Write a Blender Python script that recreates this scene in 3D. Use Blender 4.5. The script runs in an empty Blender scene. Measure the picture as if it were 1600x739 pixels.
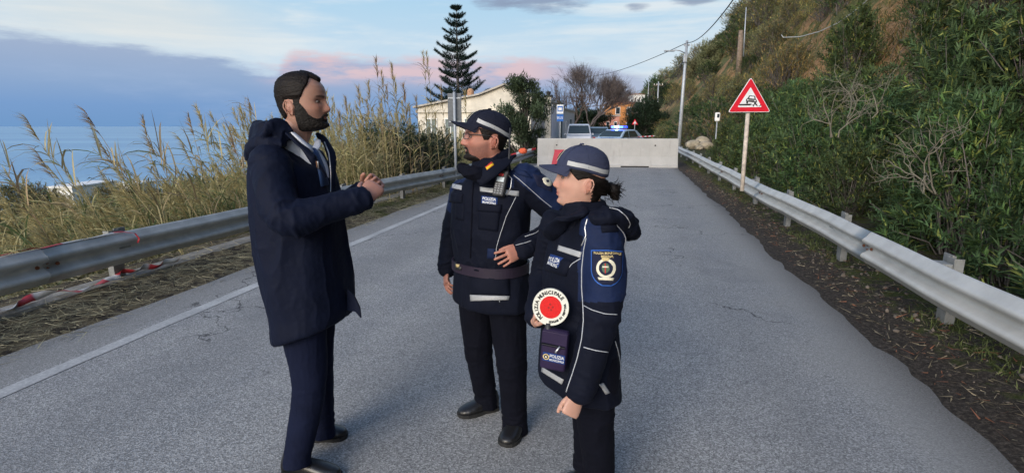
import bpy, bmesh, math, random
import numpy as np
from mathutils import Vector, Matrix
from mathutils.bvhtree import BVHTree

# ------------------------------------------------------------------ camera, world, sun, exposure
scene = bpy.context.scene
COL = scene.collection
random.seed(7)
rng = np.random.default_rng(11)
PITCH = math.radians(11.74)
FPX = 830.0
CAM = Vector((0.0, 0.0, 1.62))
cam_d = bpy.data.cameras.new('camera'); cam = bpy.data.objects.new('camera', cam_d); COL.objects.link(cam)
cam_d.sensor_width = 36.0; cam_d.lens = 36.0 * FPX / 1600.0
cam_d.clip_start = 0.05; cam_d.clip_end = 60000
cam.location = CAM; cam.rotation_euler = (math.radians(90) - PITCH, 0, 0)
scene.camera = cam
scene.view_settings.view_transform = 'Standard'
scene.view_settings.look = 'None'
scene.view_settings.gamma = 1.0
scene.view_settings.exposure = 0.66
scene.view_settings.use_curve_mapping = False
scene.render.resolution_x = 1024; scene.render.resolution_y = 472
scene.cycles.max_bounces = 5
scene.cycles.transparent_max_bounces = 8

SUN_EL, SUN_AZ = math.radians(24), math.radians(-150)      # azimuth from +Y towards +X; behind the photographer
sun_d = bpy.data.lights.new('sun', 'SUN'); sun = bpy.data.objects.new('sun', sun_d); COL.objects.link(sun)
sun_d.energy = 1.0; sun_d.angle = math.radians(32); sun_d.color = (1.0, 0.95, 0.89)
sdir = Vector((math.sin(SUN_AZ) * math.cos(SUN_EL), math.cos(SUN_AZ) * math.cos(SUN_EL), math.sin(SUN_EL)))
sun.rotation_euler = sdir.to_track_quat('Z', 'Y').to_euler()

class NT:
    """small node helper"""
    def __init__(s, tree): s.t = tree; s.n = tree.nodes; s.l = tree.links
    def node(s, typ, **kw):
        nd = s.n.new(typ)
        for k, v in kw.items():
            if k.startswith('_'): setattr(nd, k[1:], v)
        return nd
    def link(s, a, b): s.l.new(a, b)
    def setin(s, nd, idx, v):
        if hasattr(v, 'is_output') or isinstance(v, bpy.types.NodeSocket): s.l.new(v, nd.inputs[idx])
        else: nd.inputs[idx].default_value = v
    def math(s, op, a, b=0.0, c=None, clamp=False):
        nd = s.n.new('ShaderNodeMath'); nd.operation = op; nd.use_clamp = clamp
        s.setin(nd, 0, a); s.setin(nd, 1, b)
        if c is not None: s.setin(nd, 2, c)
        return nd.outputs[0]
    def smooth(s, x, lo, hi):
        nd = s.n.new('ShaderNodeMapRange'); nd.interpolation_type = 'SMOOTHSTEP'
        s.setin(nd, 0, x); nd.inputs[1].default_value = lo; nd.inputs[2].default_value = hi
        return nd.outputs[0]
    def noise(s, vec, scale, detail=4, rough=0.55, dist=0.0):
        nd = s.n.new('ShaderNodeTexNoise'); nd.inputs['Scale'].default_value = scale
        nd.inputs['Detail'].default_value = detail; nd.inputs['Roughness'].default_value = rough
        nd.inputs['Distortion'].default_value = dist
        if vec is not None: s.l.new(vec, nd.inputs['Vector'])
        return nd.outputs['Fac']
    def mapping(s, vec, scale=(1, 1, 1), rot=(0, 0, 0), loc=(0, 0, 0)):
        nd = s.n.new('ShaderNodeMapping'); s.l.new(vec, nd.inputs[0])
        nd.inputs[1].default_value = loc; nd.inputs[2].default_value = rot; nd.inputs[3].default_value = scale
        return nd.outputs[0]
    def ramp(s, fac, stops, interp='LINEAR'):
        nd = s.n.new('ShaderNodeValToRGB'); s.setin(nd, 0, fac); cr = nd.color_ramp; cr.interpolation = interp
        while len(cr.elements) < len(stops): cr.elements.new(0.5)
        for e, (p, c) in zip(cr.elements, stops):
            e.position = p; e.color = (*c, 1) if len(c) == 3 else c
        return nd.outputs[0]
    def mix(s, fac, a, b, mode='MIX'):
        nd = s.n.new('ShaderNodeMix'); nd.data_type = 'RGBA'; nd.blend_type = mode
        s.setin(nd, 0, fac)
        for i, v in ((6, a), (7, b)):
            if isinstance(v, tuple): nd.inputs[i].default_value = (*v, 1) if len(v) == 3 else v
            else: s.l.new(v, nd.inputs[i])
        return nd.outputs[2]

world = bpy.data.worlds.new('World'); scene.world = world; world.use_nodes = True
def build_world():
    T = NT(world.node_tree); T.n.clear()
    out = T.n.new('ShaderNodeOutputWorld')
    sky = T.n.new('ShaderNodeTexSky'); sky.sky_type = 'NISHITA'; sky.sun_disc = False
    sky.sun_elevation = SUN_EL; sky.sun_rotation = SUN_AZ; sky.air_density = 1.0; sky.dust_density = 1.6; sky.ozone_density = 2.0
    tc = T.n.new('ShaderNodeTexCoord'); vec = tc.outputs['Generated']
    sep = T.n.new('ShaderNodeSeparateXYZ'); T.link(vec, sep.inputs[0])
    el = T.math('MULTIPLY', T.math('ARCSINE', sep.outputs[2]), 57.2958)
    az = T.math('MULTIPLY', T.math('ARCTAN2', sep.outputs[0], sep.outputs[1]), 57.2958)
    flat = T.mapping(vec, scale=(1, 1, 5.0))
    n1 = T.noise(flat, 3.0, 6, 0.6); n2 = T.noise(flat, 9.0, 6, 0.62); n3 = T.noise(T.mapping(vec, (1, 1, 9)), 2.2, 5, 0.6, 0.6)
    # clear upper sky
    clear = T.ramp(T.math('DIVIDE', el, 60.0), [(0.0, (0.60, 0.68, 0.78)), (0.10, (0.56, 0.70, 0.82)), (0.20, (0.42, 0.64, 0.82)), (0.4, (0.45, 0.62, 0.80)), (1.0, (0.5, 0.62, 0.78))])
    thin = T.smooth(T.math('ADD', n3, T.math('MULTIPLY', n2, 0.25)), 0.52, 0.82)
    clear = T.mix(thin, clear, (0.70, 0.78, 0.83))
    warm = T.math('MULTIPLY', T.smooth(T.math('ABSOLUTE', T.math('ADD', az, 34.0)), 16.0, 2.0), T.smooth(T.math('ABSOLUTE', T.math('SUBTRACT', el, 9.0)), 4.0, 0.5))
    clear = T.mix(T.math('MULTIPLY', warm, 0.5), clear, (0.78, 0.76, 0.70))
    # cloud bank above the sea: its top edge against azimuth
    edge = T.ramp(T.math('DIVIDE', T.math('ADD', az, 60.0), 100.0), [(0.0, (.80,)*3), (0.12, (.78,)*3), (0.22, (.70,)*3), (0.305, (.62,)*3), (0.37, (.545,)*3), (0.385, (.68,)*3), (0.5, (.69,)*3), (0.62, (.68,)*3), (0.69, (.63,)*3), (0.735, (.50,)*3), (0.79, (.3,)*3)])
    top = T.math('ADD', T.math('MULTIPLY', edge, 10.0), T.math('MULTIPLY', T.math('SUBTRACT', n2, 0.5), 3.0))
    depth = T.math('SUBTRACT', top, el)
    bank = T.smooth(T.math('ADD', depth, T.math('MULTIPLY', T.math('SUBTRACT', n3, 0.5), 1.6)), -0.30, 0.85)
    cc = T.ramp(T.math('DIVIDE', el, 8.0), [(0.0, (0.16, 0.31, 0.56)), (0.22, (0.185, 0.33, 0.59)), (0.5, (0.27, 0.39, 0.60)), (0.8, (0.34, 0.43, 0.60)), (1.0, (0.40, 0.48, 0.61))])
    cc = T.mix(T.math('MULTIPLY', T.smooth(n1, 0.5, 0.75), 0.45), cc, (0.36, 0.47, 0.68))
    pinkaz = T.math('MULTIPLY', T.smooth(az, -26.5, -22.0), T.smooth(az, 9.0, 1.0))
    pinkel = T.math('MULTIPLY', T.smooth(el, 3.6, 5.2), T.smooth(T.math('ADD', n2, T.math('MULTIPLY', n1, .5)), 0.60, 0.84))
    lil = T.math('MULTIPLY', pinkaz, T.smooth(el, 2.2, 5.0))
    cc = T.mix(T.math('MULTIPLY', lil, 0.55), cc, (0.44, 0.47, 0.64))
    cc = T.mix(T.math('MULTIPLY', T.math('MULTIPLY', pinkaz, pinkel), 1.0), cc, (0.68, 0.53, 0.58))
    right = T.smooth(az, 2.0, 12.0)
    cc = T.mix(T.math('MULTIPLY', right, 0.7), cc, (0.50, 0.54, 0.66))
    col = T.mix(bank, clear, cc)
    # small grey clouds near the top of the view
    def puff(a0, e0, wa, we):
        a = T.math('DIVIDE', T.math('SUBTRACT', az, a0), wa); e = T.math('DIVIDE', T.math('SUBTRACT', el, e0), we)
        r = T.math('ADD', T.math('MULTIPLY', a, a), T.math('MULTIPLY', e, e))
        return T.smooth(T.math('ADD', r, T.math('MULTIPLY', n2, 2.6)), 2.15, 1.25)
    for a0, e0, wa, we in ((3.6, 12.2, 5.5, 1.5), (-1.8, 11.9, 3.0, 0.9), (17.5, 12.0, 4.0, 1.0), (12.6, 11.3, 1.8, 0.6)):
        col = T.mix(T.math('MULTIPLY', puff(a0, e0, wa, we), 0.85), col, (0.25, 0.31, 0.44))
    b1 = T.n.new('ShaderNodeBackground'); T.link(sky.outputs[0], b1.inputs[0]); b1.inputs[1].default_value = 0.15
    b2 = T.n.new('ShaderNodeBackground'); T.link(col, b2.inputs[0]); b2.inputs[1].default_value = 0.66
    mx = T.n.new('ShaderNodeMixShader')
    # the cloudy band low in front; the open evening sky overhead and behind is the Sky Texture
    f = T.math('MULTIPLY', T.smooth(el, 34.0, 16.0), T.smooth(T.math('ABSOLUTE', az), 125.0, 75.0))
    T.link(f, mx.inputs[0]); T.link(b1.outputs[0], mx.inputs[1]); T.link(b2.outputs[0], mx.inputs[2])
    T.link(mx.outputs[0], out.inputs[0])
build_world()

# ------------------------------------------------------------------ coordinates
CP, SP = math.cos(PITCH), math.sin(PITCH)
def ray(px, py):
    dx = (px - 800.0) / FPX; dy = (369.5 - py) / FPX
    return Vector((dx, dy * SP + CP, dy * CP - SP))
def P(px, py, Y):
    """world point seen at (px, py) that stands Y metres ahead"""
    r = ray(px, py); return CAM + r * (Y / r.y)
def G(px, py, z=0.0):
    r = ray(px, py); return CAM + r * ((z - CAM.z) / r.z)
YAW = math.radians(12.31); CA, SA = math.cos(YAW), math.sin(YAW)
def RS(s, u, z=0.0):
    """road coordinates: s along the road, u across it"""
    return Vector((s * SA + u * CA, s * CA - u * SA, z))

# ------------------------------------------------------------------ noise (numpy value noise)
_perm = np.random.default_rng(5).random((64, 64, 64))
def vnoise(p):
    p = np.asarray(p, float); i = np.floor(p).astype(int); f = p - i; f = f * f * (3 - 2 * f)
    def c(a, b, d): return _perm[(i[..., 0] + a) & 63, (i[..., 1] + b) & 63, (i[..., 2] + d) & 63]
    x, y, z = f[..., 0], f[..., 1], f[..., 2]
    x00 = c(0,0,0)*(1-x)+c(1,0,0)*x; x10 = c(0,1,0)*(1-x)+c(1,1,0)*x
    x01 = c(0,0,1)*(1-x)+c(1,0,1)*x; x11 = c(0,1,1)*(1-x)+c(1,1,1)*x
    return (x00*(1-y)+x10*y)*(1-z)+(x01*(1-y)+x11*y)*z
def fbm(p, octv=4, gain=0.5):
    p = np.asarray(p, float); a, t, s = 1.0, 0.0, 0.0
    for k in range(octv):
        t = t + a * vnoise(p * 2.03 ** k + 7.3 * k); s += a; a *= gain
    return t / s
def ridge(p): return 1 - np.abs(vnoise(p) * 2 - 1)

# ------------------------------------------------------------------ mesh helpers
def tag(o, label=None, cat=None, group=None, kind=None):
    if label: o['label'] = label
    if cat: o['category'] = cat
    if group: o['group'] = group
    if kind: o['kind'] = kind
    return o
def empty(name, loc=(0, 0, 0), rz=0.0):
    o = bpy.data.objects.new(name, None); COL.objects.link(o); o.location = loc; o.rotation_euler = (0, 0, rz)
    o.empty_display_size = 0.1
    return o
def mkobj(name, V, Fs, mats, parent=None, smooth=True, midx=None, tint=None):
    me = bpy.data.meshes.new(name)
    V = np.asarray(V, float)
    if isinstance(Fs, np.ndarray) and Fs.ndim == 2:
        n, k = Fs.shape
        me.vertices.add(len(V)); me.vertices.foreach_set('co', V.ravel())
        me.loops.add(n * k); me.loops.foreach_set('vertex_index', Fs.ravel().astype(np.int32))
        me.polygons.add(n); me.polygons.foreach_set('loop_start', np.arange(0, n * k, k, dtype=np.int32))
        me.polygons.foreach_set('loop_total', np.full(n, k, dtype=np.int32))
        me.update(calc_edges=True)
    else:
        me.from_pydata([tuple(v) for v in V], [], [tuple(f) for f in Fs])
    for m in (mats if isinstance(mats, (list, tuple)) else [mats]): me.materials.append(m)
    if midx is not None: me.polygons.foreach_set('material_index', np.asarray(midx, np.int32))
    if smooth: me.polygons.foreach_set('use_smooth', np.ones(len(me.polygons), bool))
    if tint is not None:
        a = me.attributes.new('tint', 'FLOAT_COLOR', 'POINT')
        c = np.ones((len(V), 4)); c[:, :3] = tint if np.ndim(tint) == 2 else np.asarray(tint)[:, None]
        a.data.foreach_set('color', c.ravel())
    me.update(); me.validate()
    o = bpy.data.objects.new(name, me); COL.objects.link(o)
    if parent is not None:
        o.parent = parent
    return o
class MB:
    """collects shapes and links them as ONE mesh object"""
    def __init__(s): s.v = []; s.f = []; s.m = []; s.t = []
    def add(s, V, Fs, mi=0, tint=1.0):
        b = len(s.v)
        s.v.extend([tuple(v) for v in V]); s.f.extend([tuple(int(i) + b for i in f) for f in Fs])
        s.m.extend([mi] * len(Fs)); s.t.extend([tint] * len(V)); return s
    def box(s, c, size, M=None, mi=0, bev=0.0):
        x, y, z = [k / 2 for k in size]
        if bev > 0:
            bm = bmesh.new(); bmesh.ops.create_cube(bm, size=1.0)
            for v in bm.verts: v.co = Vector((v.co.x * size[0], v.co.y * size[1], v.co.z * size[2]))
            bmesh.ops.bevel(bm, geom=bm.edges[:], offset=bev, segments=2, affect='EDGES', profile=0.5)
            bm.verts.ensure_lookup_table()
            V = [v.co.copy() for v in bm.verts]; Fs = [[v.index for v in f.verts] for f in bm.faces]; bm.free()
        else:
            V = [Vector((a, b, d)) for a in (-x, x) for b in (-y, y) for d in (-z, z)]
            Fs = [(0,1,3,2),(4,6,7,5),(0,4,5,1),(2,3,7,6),(0,2,6,4),(1,5,7,3)]
        c = Vector(c)
        V = [(M @ v if M is not None else v) + c for v in V]
        return s.add(V, Fs, mi)
    def tube(s, pts, radii, n=8, mi=0, tint=1.0, caps=True):
        V, Fs = tube_geo(pts, radii, n, caps=caps); return s.add(V, Fs, mi, tint)
    def prism(s, poly, h0, h1, fn, mi=0):
        """poly (a,b) extruded from h0 to h1; fn(a,b,h) -> world"""
        n = len(poly); V = [fn(a, b, h0) for a, b in poly] + [fn(a, b, h1) for a, b in poly]
        Fs = [tuple(range(n))[::-1], tuple(range(n, 2 * n))] + [(i, (i + 1) % n, n + (i + 1) % n, n + i) for i in range(n)]
        return s.add(V, Fs, mi)
    def build(s, name, mats, parent=None, smooth=False):
        o = mkobj(name, s.v, s.f, mats, None, smooth, s.m, np.array(s.t) if any(t != 1.0 for t in s.t) else None)
        if parent is not None: put(o, parent)
        return o
def world_of(o):
    M = Matrix.LocRotScale(o.location, o.rotation_euler, o.scale)
    return world_of(o.parent) @ M if o.parent else M
def put(o, parent):
    """parent a mesh whose vertices are in world space: keep it where it is"""
    o.parent = parent
    Mi = world_of(parent).inverted()
    o.data.transform(Mi)
    return o
def tube_geo(pts, radii, n=8, side=None, caps=True, exp=2.0):
    """loft of elliptic rings; radii: r or (r_side, r_other) per point"""
    pts = [Vector(p) for p in pts]; m = len(pts); V = []
    A = None
    if not hasattr(radii, '__len__'): radii = [radii] * m
    ca = [2 * math.pi * k / n for k in range(n)]
    for i, p in enumerate(pts):
        T = (pts[min(i + 1, m - 1)] - pts[max(i - 1, 0)]).normalized()
        ref = side[i] if isinstance(side, list) else side
        if ref is None: ref = A if A is not None else (Vector((0, 0, 1)) if abs(T.z) < .9 else Vector((1, 0, 0)))
        A = (ref - T * ref.dot(T)).normalized(); B = T.cross(A)
        r = radii[i]; ra, rb = (r if hasattr(r, '__len__') else (r, r))[:2]
        for c in ca:
            cc, ss = math.cos(c), math.sin(c)
            if exp != 2.0: cc = math.copysign(abs(cc) ** (2 / exp), cc); ss = math.copysign(abs(ss) ** (2 / exp), ss)
            V.append(p + A * (ra * cc) + B * (rb * ss))
    Fs = [(i * n + k, i * n + (k + 1) % n, (i + 1) * n + (k + 1) % n, (i + 1) * n + k) for i in range(m - 1) for k in range(n)]
    if caps: Fs.append(tuple(range(n))[::-1]); Fs.append(tuple(range((m - 1) * n, m * n)))
    return V, Fs
def copy_tree(o, parent=None):
    c = o.copy(); COL.objects.link(c)
    if parent is not None: c.parent = parent
    for ch in [x for x in bpy.data.objects if x.parent == o]: copy_tree(ch, c)
    return c

# ------------------------------------------------------------------ materials
def mat(name, color=(0.5, 0.5, 0.5), rough=0.6, metal=0.0, spec=0.5, var=0.15, scale=12.0, bump=0.0, bscale=60.0, coat=0.0, emit=None, estr=1.0, tint=False, trans=0.0, alpha=1.0, coord='Object', sheen=0.0):
    m = bpy.data.materials.new(name); m.use_nodes = True; T = NT(m.node_tree)
    bs = T.n['Principled BSDF']; bs.inputs['Roughness'].default_value = rough; bs.inputs['Metallic'].default_value = metal
    bs.inputs['Specular IOR Level'].default_value = spec; bs.inputs['Coat Weight'].default_value = coat
    tc = T.n.new('ShaderNodeTexCoord'); v = tc.outputs[coord]
    base = color
    if var > 0:
        n = T.noise(v, scale, 5, 0.6)
        lo = tuple(c * (1 - var) for c in color); hi = tuple(min(1, c * (1 + var)) for c in color)
        base = T.ramp(n, [(0.3, lo), (0.7, hi)])
    if tint:
        at = T.n.new('ShaderNodeAttribute'); at.attribute_name = 'tint'
        base = T.mix(1.0, base, at.outputs['Color'], 'MULTIPLY')
    if isinstance(base, tuple): bs.inputs['Base Color'].default_value = (*base, 1)
    else: T.link(base, bs.inputs['Base Color'])
    if bump > 0:
        b = T.n.new('ShaderNodeBump'); b.inputs['Strength'].default_value = bump; b.inputs['Distance'].default_value = 0.01
        T.link(T.noise(v, bscale, 5, 0.65), b.inputs['Height']); T.link(b.outputs[0], bs.inputs['Normal'])
    if emit: bs.inputs['Emission Color'].default_value = (*emit, 1); bs.inputs['Emission Strength'].default_value = estr
    if trans: bs.inputs['Transmission Weight'].default_value = trans
    if sheen: bs.inputs['Sheen Weight'].default_value = sheen; bs.inputs['Sheen Roughness'].default_value = 0.5
    bs.inputs['Alpha'].default_value = alpha
    return m
# ------------------------------------------------------------------ setting: terrain, sea, road
def sstep(x, a, b):
    t = np.clip((x - a) / (b - a), 0, 1); return t * t * (3 - 2 * t)
def height(s, u):
    s = np.asarray(s, float); u = np.asarray(u, float); s, u = np.broadcast_arrays(s, u)
    p = np.stack([s, u, np.zeros_like(s)], -1)
    nb = fbm(p * 0.12, 4) - 0.5; nm = fbm(p * 0.7 + 3, 3) - 0.5; nf = fbm(p * 4.0 + 9, 4) - 0.5
    z = np.full(s.shape, -0.014)
    # right verge and hillside
    toe = 4.7 + nb * 0.8 - 2.2 * sstep(s, 40, 95) - 14 * sstep(s, 95, 260)
    z = z + np.clip((u - (1.74 + 0.16 * nm + .16 * nf)) * 0.10, 0, 0.13) + sstep(u, 1.9, 2.5) * nf * 0.10
    fall = 1.0 - 0.45 * sstep(s, 60, 160) - 0.35 * sstep(s, 160, 320)
    crest = 25.0 * fall
    d = np.clip(u - toe, 0, None)
    z = z + 1.28 * np.minimum(d, crest - 4) + 0.35 * np.clip(d - (crest - 4), 0, 60)
    z = z + sstep(d, 1, 6) * (nb * 4.0 + nm * 1.3)
    # left verge and the slope down to the sea
    lay = 8.0 * sstep(s, 24, 32)
    e = -u - 5.5 - lay
    z = z + np.clip((-u - (4.16 + 0.12 * nm)) * 0.09, 0, 0.09) * (1 - sstep(s, 26, 30)) + sstep(-u, 4.3, 4.9) * nf * 0.07 * (1 - sstep(s, 26, 30))
    e1 = np.clip(e, 0, None)
    z = z - 0.42 * np.minimum(e1, 5.0) - 0.13 * np.clip(e1 - 5, 0, 55) - 0.42 * np.clip(e1 - 60, 0, 70)
    z = z + sstep(e1, 0.5, 5) * (nb * 1.6 + nm * 0.4)
    return np.where(s > 420, z, z)
def H(s, u): return float(height(np.array([s]), np.array([u]))[0])
def ground_sheet():
    sa = np.concatenate([np.arange(-14, 24, 0.16), np.arange(24, 60, 0.5), np.geomspace(60, 900, 60)])
    ua = np.concatenate([-np.geomspace(400, 12, 44), np.arange(-12, -6, 0.4), np.arange(-6, -4, 0.08), np.arange(-4, 1.5, 0.6), np.arange(1.5, 4.4, 0.07), np.arange(4.4, 34, 0.6), np.geomspace(34, 200, 22)])
    S, U = np.meshgrid(sa, ua, indexing='ij'); Z = height(S, U)
    X = S * SA + U * CA; Y = S * CA - U * SA
    V = np.stack([X, Y, Z], -1).reshape(-1, 3); a, b = len(sa), len(ua)
    i, j = np.meshgrid(np.arange(a - 1), np.arange(b - 1), indexing='ij'); k = (i * b + j).ravel()
    Fq = np.stack([k, k + 1, k + b + 1, k + b], -1)[:, ::-1]
    m = bpy.data.materials.new('earth'); m.use_nodes = True; T = NT(m.node_tree); bs = T.n['Principled BSDF']
    bs.inputs['Roughness'].default_value = 0.95; bs.inputs['Specular IOR Level'].default_value = 0.15
    tc = T.n.new('ShaderNodeTexCoord'); v = tc.outputs['Object']
    rv = T.mapping(v, rot=(0, 0, YAW))       # x -> u, y -> s
    sep = T.n.new('ShaderNodeSeparateXYZ'); T.link(rv, sep.inputs[0]); u = sep.outputs[0]
    n1 = T.noise(v, 0.9, 6, 0.6); n2 = T.noise(v, 7, 6, 0.65); n3 = T.noise(v, 40, 5, 0.7); n4 = T.noise(v, 0.16, 5, 0.6)
    dirt = T.ramp(n3, [(0.3, (0.026, 0.022, 0.019)), (0.5, (0.060, 0.050, 0.042)), (0.72, (0.16, 0.135, 0.11))])
    moss = T.ramp(n3, [(0.3, (0.035, 0.045, 0.012)), (0.7, (0.11, 0.13, 0.035))])
    straw = T.ramp(n3, [(0.3, (0.12, 0.10, 0.065)), (0.7, (0.30, 0.25, 0.165))])
    clay = T.ramp(n2, [(0.3, (0.22, 0.115, 0.05)), (0.5, (0.36, 0.21, 0.10)), (0.75, (0.46, 0.31, 0.18))])
    green = T.ramp(n2, [(0.3, (0.06, 0.07, 0.028)), (0.55, (0.13, 0.135, 0.055)), (0.75, (0.24, 0.205, 0.11))])
    # right verge: black dirt by the asphalt, moss and litter farther in
    fr = T.smooth(T.math('ADD', u, T.math('MULTIPLY', T.math('SUBTRACT', n2, 0.5), 1.6)), 2.25, 2.65)
    verge = T.mix(T.math('MULTIPLY', fr, T.smooth(n2, 0.42, 0.58)), dirt, moss)
    hill = T.mix(T.smooth(T.math('ADD', n1, T.math('MULTIPLY', n4, .8)), 0.86, 1.0), green, clay)
    # bare clay scar on the near slope
    us = T.math('SUBTRACT', T.math('DIVIDE', u, 2.4), 3.3); sv = T.math('SUBTRACT', T.math('DIVIDE', sep.outputs[1], 7.5), 2.9)
    rr = T.math('ADD', T.math('ADD', T.math('MULTIPLY', us, us), T.math('MULTIPLY', sv, sv)), T.math('MULTIPLY', T.math('SUBTRACT', n1, 0.5), 3.2))
    hill = T.mix(T.smooth(rr, 1.25, .75), hill, clay)
    c = T.mix(T.smooth(u, 4.4, 6.0), verge, hill)
    lf = T.smooth(T.math('MULTIPLY', u, -1.0), 3.9, 4.1)
    lm = T.mix(T.smooth(n2, 0.45, 0.6), straw, dirt)
    lm = T.mix(T.math('MULTIPLY', T.smooth(n1, 0.42, 0.62), T.smooth(sep.outputs[1], 6.0, 10.0)), lm, moss)
    lg = T.mix(T.smooth(T.math('MULTIPLY', u, -1.0), 20, 60), lm, T.ramp(n4, [(0.35, (0.05, 0.065, 0.025)), (0.65, (0.12, 0.12, 0.06))]))
    c = T.mix(lf, c, lg)
    T.link(c, bs.inputs['Base Color'])
    b = T.n.new('ShaderNodeBump'); b.inputs['Strength'].default_value = 0.9; b.inputs['Distance'].default_value = 0.03
    T.link(T.math('ADD', n3, T.math('MULTIPLY', T.noise(v, 160, 3, 0.7), 0.5)), b.inputs['Height']); T.link(b.outputs[0], bs.inputs['Normal'])
    o = mkobj('ground', V, Fq, m, smooth=True); tag(o, kind='structure')
ground_sheet()

def sea():
    m = bpy.data.materials.new('sea_water'); m.use_nodes = True; T = NT(m.node_tree); bs = T.n['Principled BSDF']
    tc = T.n.new('ShaderNodeTexCoord'); v = tc.outputs['Object']
    band = T.noise(T.mapping(v, (0.0006, 0.0035, 1)), 1.0, 5, 0.6)
    c = T.ramp(band, [(0.35, (0.09, 0.27, 0.48)), (0.7, (0.22, 0.43, 0.60))])
    T.link(c, bs.inputs['Base Color']); bs.inputs['Roughness'].default_value = 0.32; bs.inputs['IOR'].default_value = 1.33
    b = T.n.new('ShaderNodeBump'); b.inputs['Strength'].default_value = 0.6; b.inputs['Distance'].default_value = 0.6
    T.link(T.noise(T.mapping(v, (0.25, 0.6, 1)), 1.0, 4, 0.6), b.inputs['Height']); T.link(b.outputs[0], bs.inputs['Normal'])
    R = 28000
    o = mkobj('sea', [(-R, -R, -33), (R, -R, -33), (R, R, -33), (-R, R, -33)], [(0, 1, 2, 3)], m, smooth=False); tag(o, kind='structure')
sea()

def road():
    m = bpy.data.materials.new('asphalt'); m.use_nodes = True; T = NT(m.node_tree); bs = T.n['Principled BSDF']
    bs.inputs['Roughness'].default_value = 0.85; bs.inputs['Specular IOR Level'].default_value = 0.3
    tc = T.n.new('ShaderNodeTexCoord'); v = tc.outputs['Object']
    rv = T.mapping(v, rot=(0, 0, YAW)); sep = T.n.new('ShaderNodeSeparateXYZ'); T.link(rv, sep.inputs[0]); u = sep.outputs[0]
    vo = T.n.new('ShaderNodeTexVoronoi'); vo.inputs['Scale'].default_value = 150.0; T.link(v, vo.inputs['Vector'])
    sepc = T.n.new('ShaderNodeSeparateColor'); T.link(vo.outputs['Color'], sepc.inputs[0])
    n3 = T.noise(v, 85, 4, 0.75); n1 = T.noise(v, 1.3, 6, 0.65); n0 = T.noise(T.mapping(rv, (1.4, 0.12, 1)), 1.0, 4, 0.6)
    stone = T.ramp(T.math('ADD', T.math('MULTIPLY', sepc.outputs[0], 0.62), T.math('MULTIPLY', n3, 0.45)), [(0.20, (0.14, 0.139, 0.136)), (0.42, (0.235, 0.233, 0.228)), (0.62, (0.325, 0.322, 0.314)), (0.88, (0.52, 0.515, 0.50))])
    tone = T.ramp(T.math('ADD', T.math('MULTIPLY', n1, 0.5), T.math('MULTIPLY', n0, 0.5)), [(0.32, (0.74, 0.76, 0.79)), (0.5, (0.98, 0.98, 0.98)), (0.68, (1.16, 1.15, 1.12))])
    c = T.mix(1.0, stone, tone, 'MULTIPLY')
    # wheel paths polished darker, and a pale dusty strip between them
    def lane(u0, w): d = T.math('DIVIDE', T.math('SUBTRACT', u, u0), w); return T.math('POWER', 2.718, T.math('MULTIPLY', T.math('MULTIPLY', d, d), -1.0))
    wp = T.math('ADD', T.math('ADD', lane(-2.9, .35), lane(-1.35, .38)), T.math('ADD', lane(-.35, .36), lane(1.0, .33)))
    c = T.mix(T.math('MULTIPLY', T.math('MULTIPLY', wp, T.smooth(n0, 0.3, 0.6)), 0.30), c, (0.125, 0.127, 0.13))
    patch_ = T.smooth(T.noise(v, 0.55, 3, 0.5), 0.60, 0.63); c = T.mix(T.math('MULTIPLY', patch_, 0.22), c, (0.15, 0.152, 0.155))
    # dusty margin along the verge, light and fine grained
    mg = T.smooth(T.math('ADD', u, T.math('MULTIPLY', T.math('SUBTRACT', n1, 0.5), 0.9)), 1.05, 1.75)
    dust = T.ramp(n3, [(0.25, (0.13, 0.127, 0.12)), (0.5, (0.24, 0.235, 0.22)), (0.75, (0.38, 0.37, 0.35))])
    c = T.mix(T.math('MULTIPLY', mg, 0.75), c, dust)
    ml = T.smooth(T.math('ADD', T.math('MULTIPLY', u, -1), T.math('MULTIPLY', T.math('SUBTRACT', n1, 0.5), 0.5)), 3.7, 4.0)
    c = T.mix(T.math('MULTIPLY', ml, 0.5), c, dust)
    de = T.smooth(T.math('ADD', u, T.math('MULTIPLY', T.math('SUBTRACT', n3, 0.5), 1.1)), 1.55, 2.05); c = T.mix(T.math('MULTIPLY', de, 0.8), c, (0.055, 0.047, 0.04))
    # oil and dirt marks, and a meandering crack
    sp = T.smooth(T.noise(v, 2.6, 3, 0.5), 0.70, 0.76); c = T.mix(T.math('MULTIPLY', sp, 0.35), c, (0.06, 0.06, 0.065))
    vc = T.n.new('ShaderNodeTexVoronoi'); vc.feature = 'DISTANCE_TO_EDGE'; vc.inputs['Scale'].default_value = 0.33
    wv = T.n.new('ShaderNodeVectorMath'); wv.operation = 'ADD'
    nv = T.n.new('ShaderNodeTexNoise'); nv.inputs['Scale'].default_value = 2.5; nv.inputs['Detail'].default_value = 5; T.link(v, nv.inputs['Vector'])
    T.link(v, wv.inputs[0]); T.link(nv.outputs['Color'], wv.inputs[1]); T.link(wv.outputs[0], vc.inputs['Vector'])
    crk = T.math('MULTIPLY', T.smooth(vc.outputs['Distance'], 0.0050, 0.0015), T.smooth(T.noise(v, 0.5, 2), 0.47, 0.55))
    c = T.mix(T.math('MULTIPLY', crk, 0.75), c, (0.03, 0.03, 0.032))
    T.link(c, bs.inputs['Base Color'])
    b = T.n.new('ShaderNodeBump'); b.inputs['Strength'].default_value = 0.5; b.inputs['Distance'].default_value = 0.004
    T.link(T.math('ADD', vo.outputs['Distance'], n3), b.inputs['Height']); T.link(b.outputs[0], bs.inputs['Normal'])
    V, Fs = [], []
    ss = list(np.arange(-12, 30, 0.7)) + list(np.arange(30, 150, 6))
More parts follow.
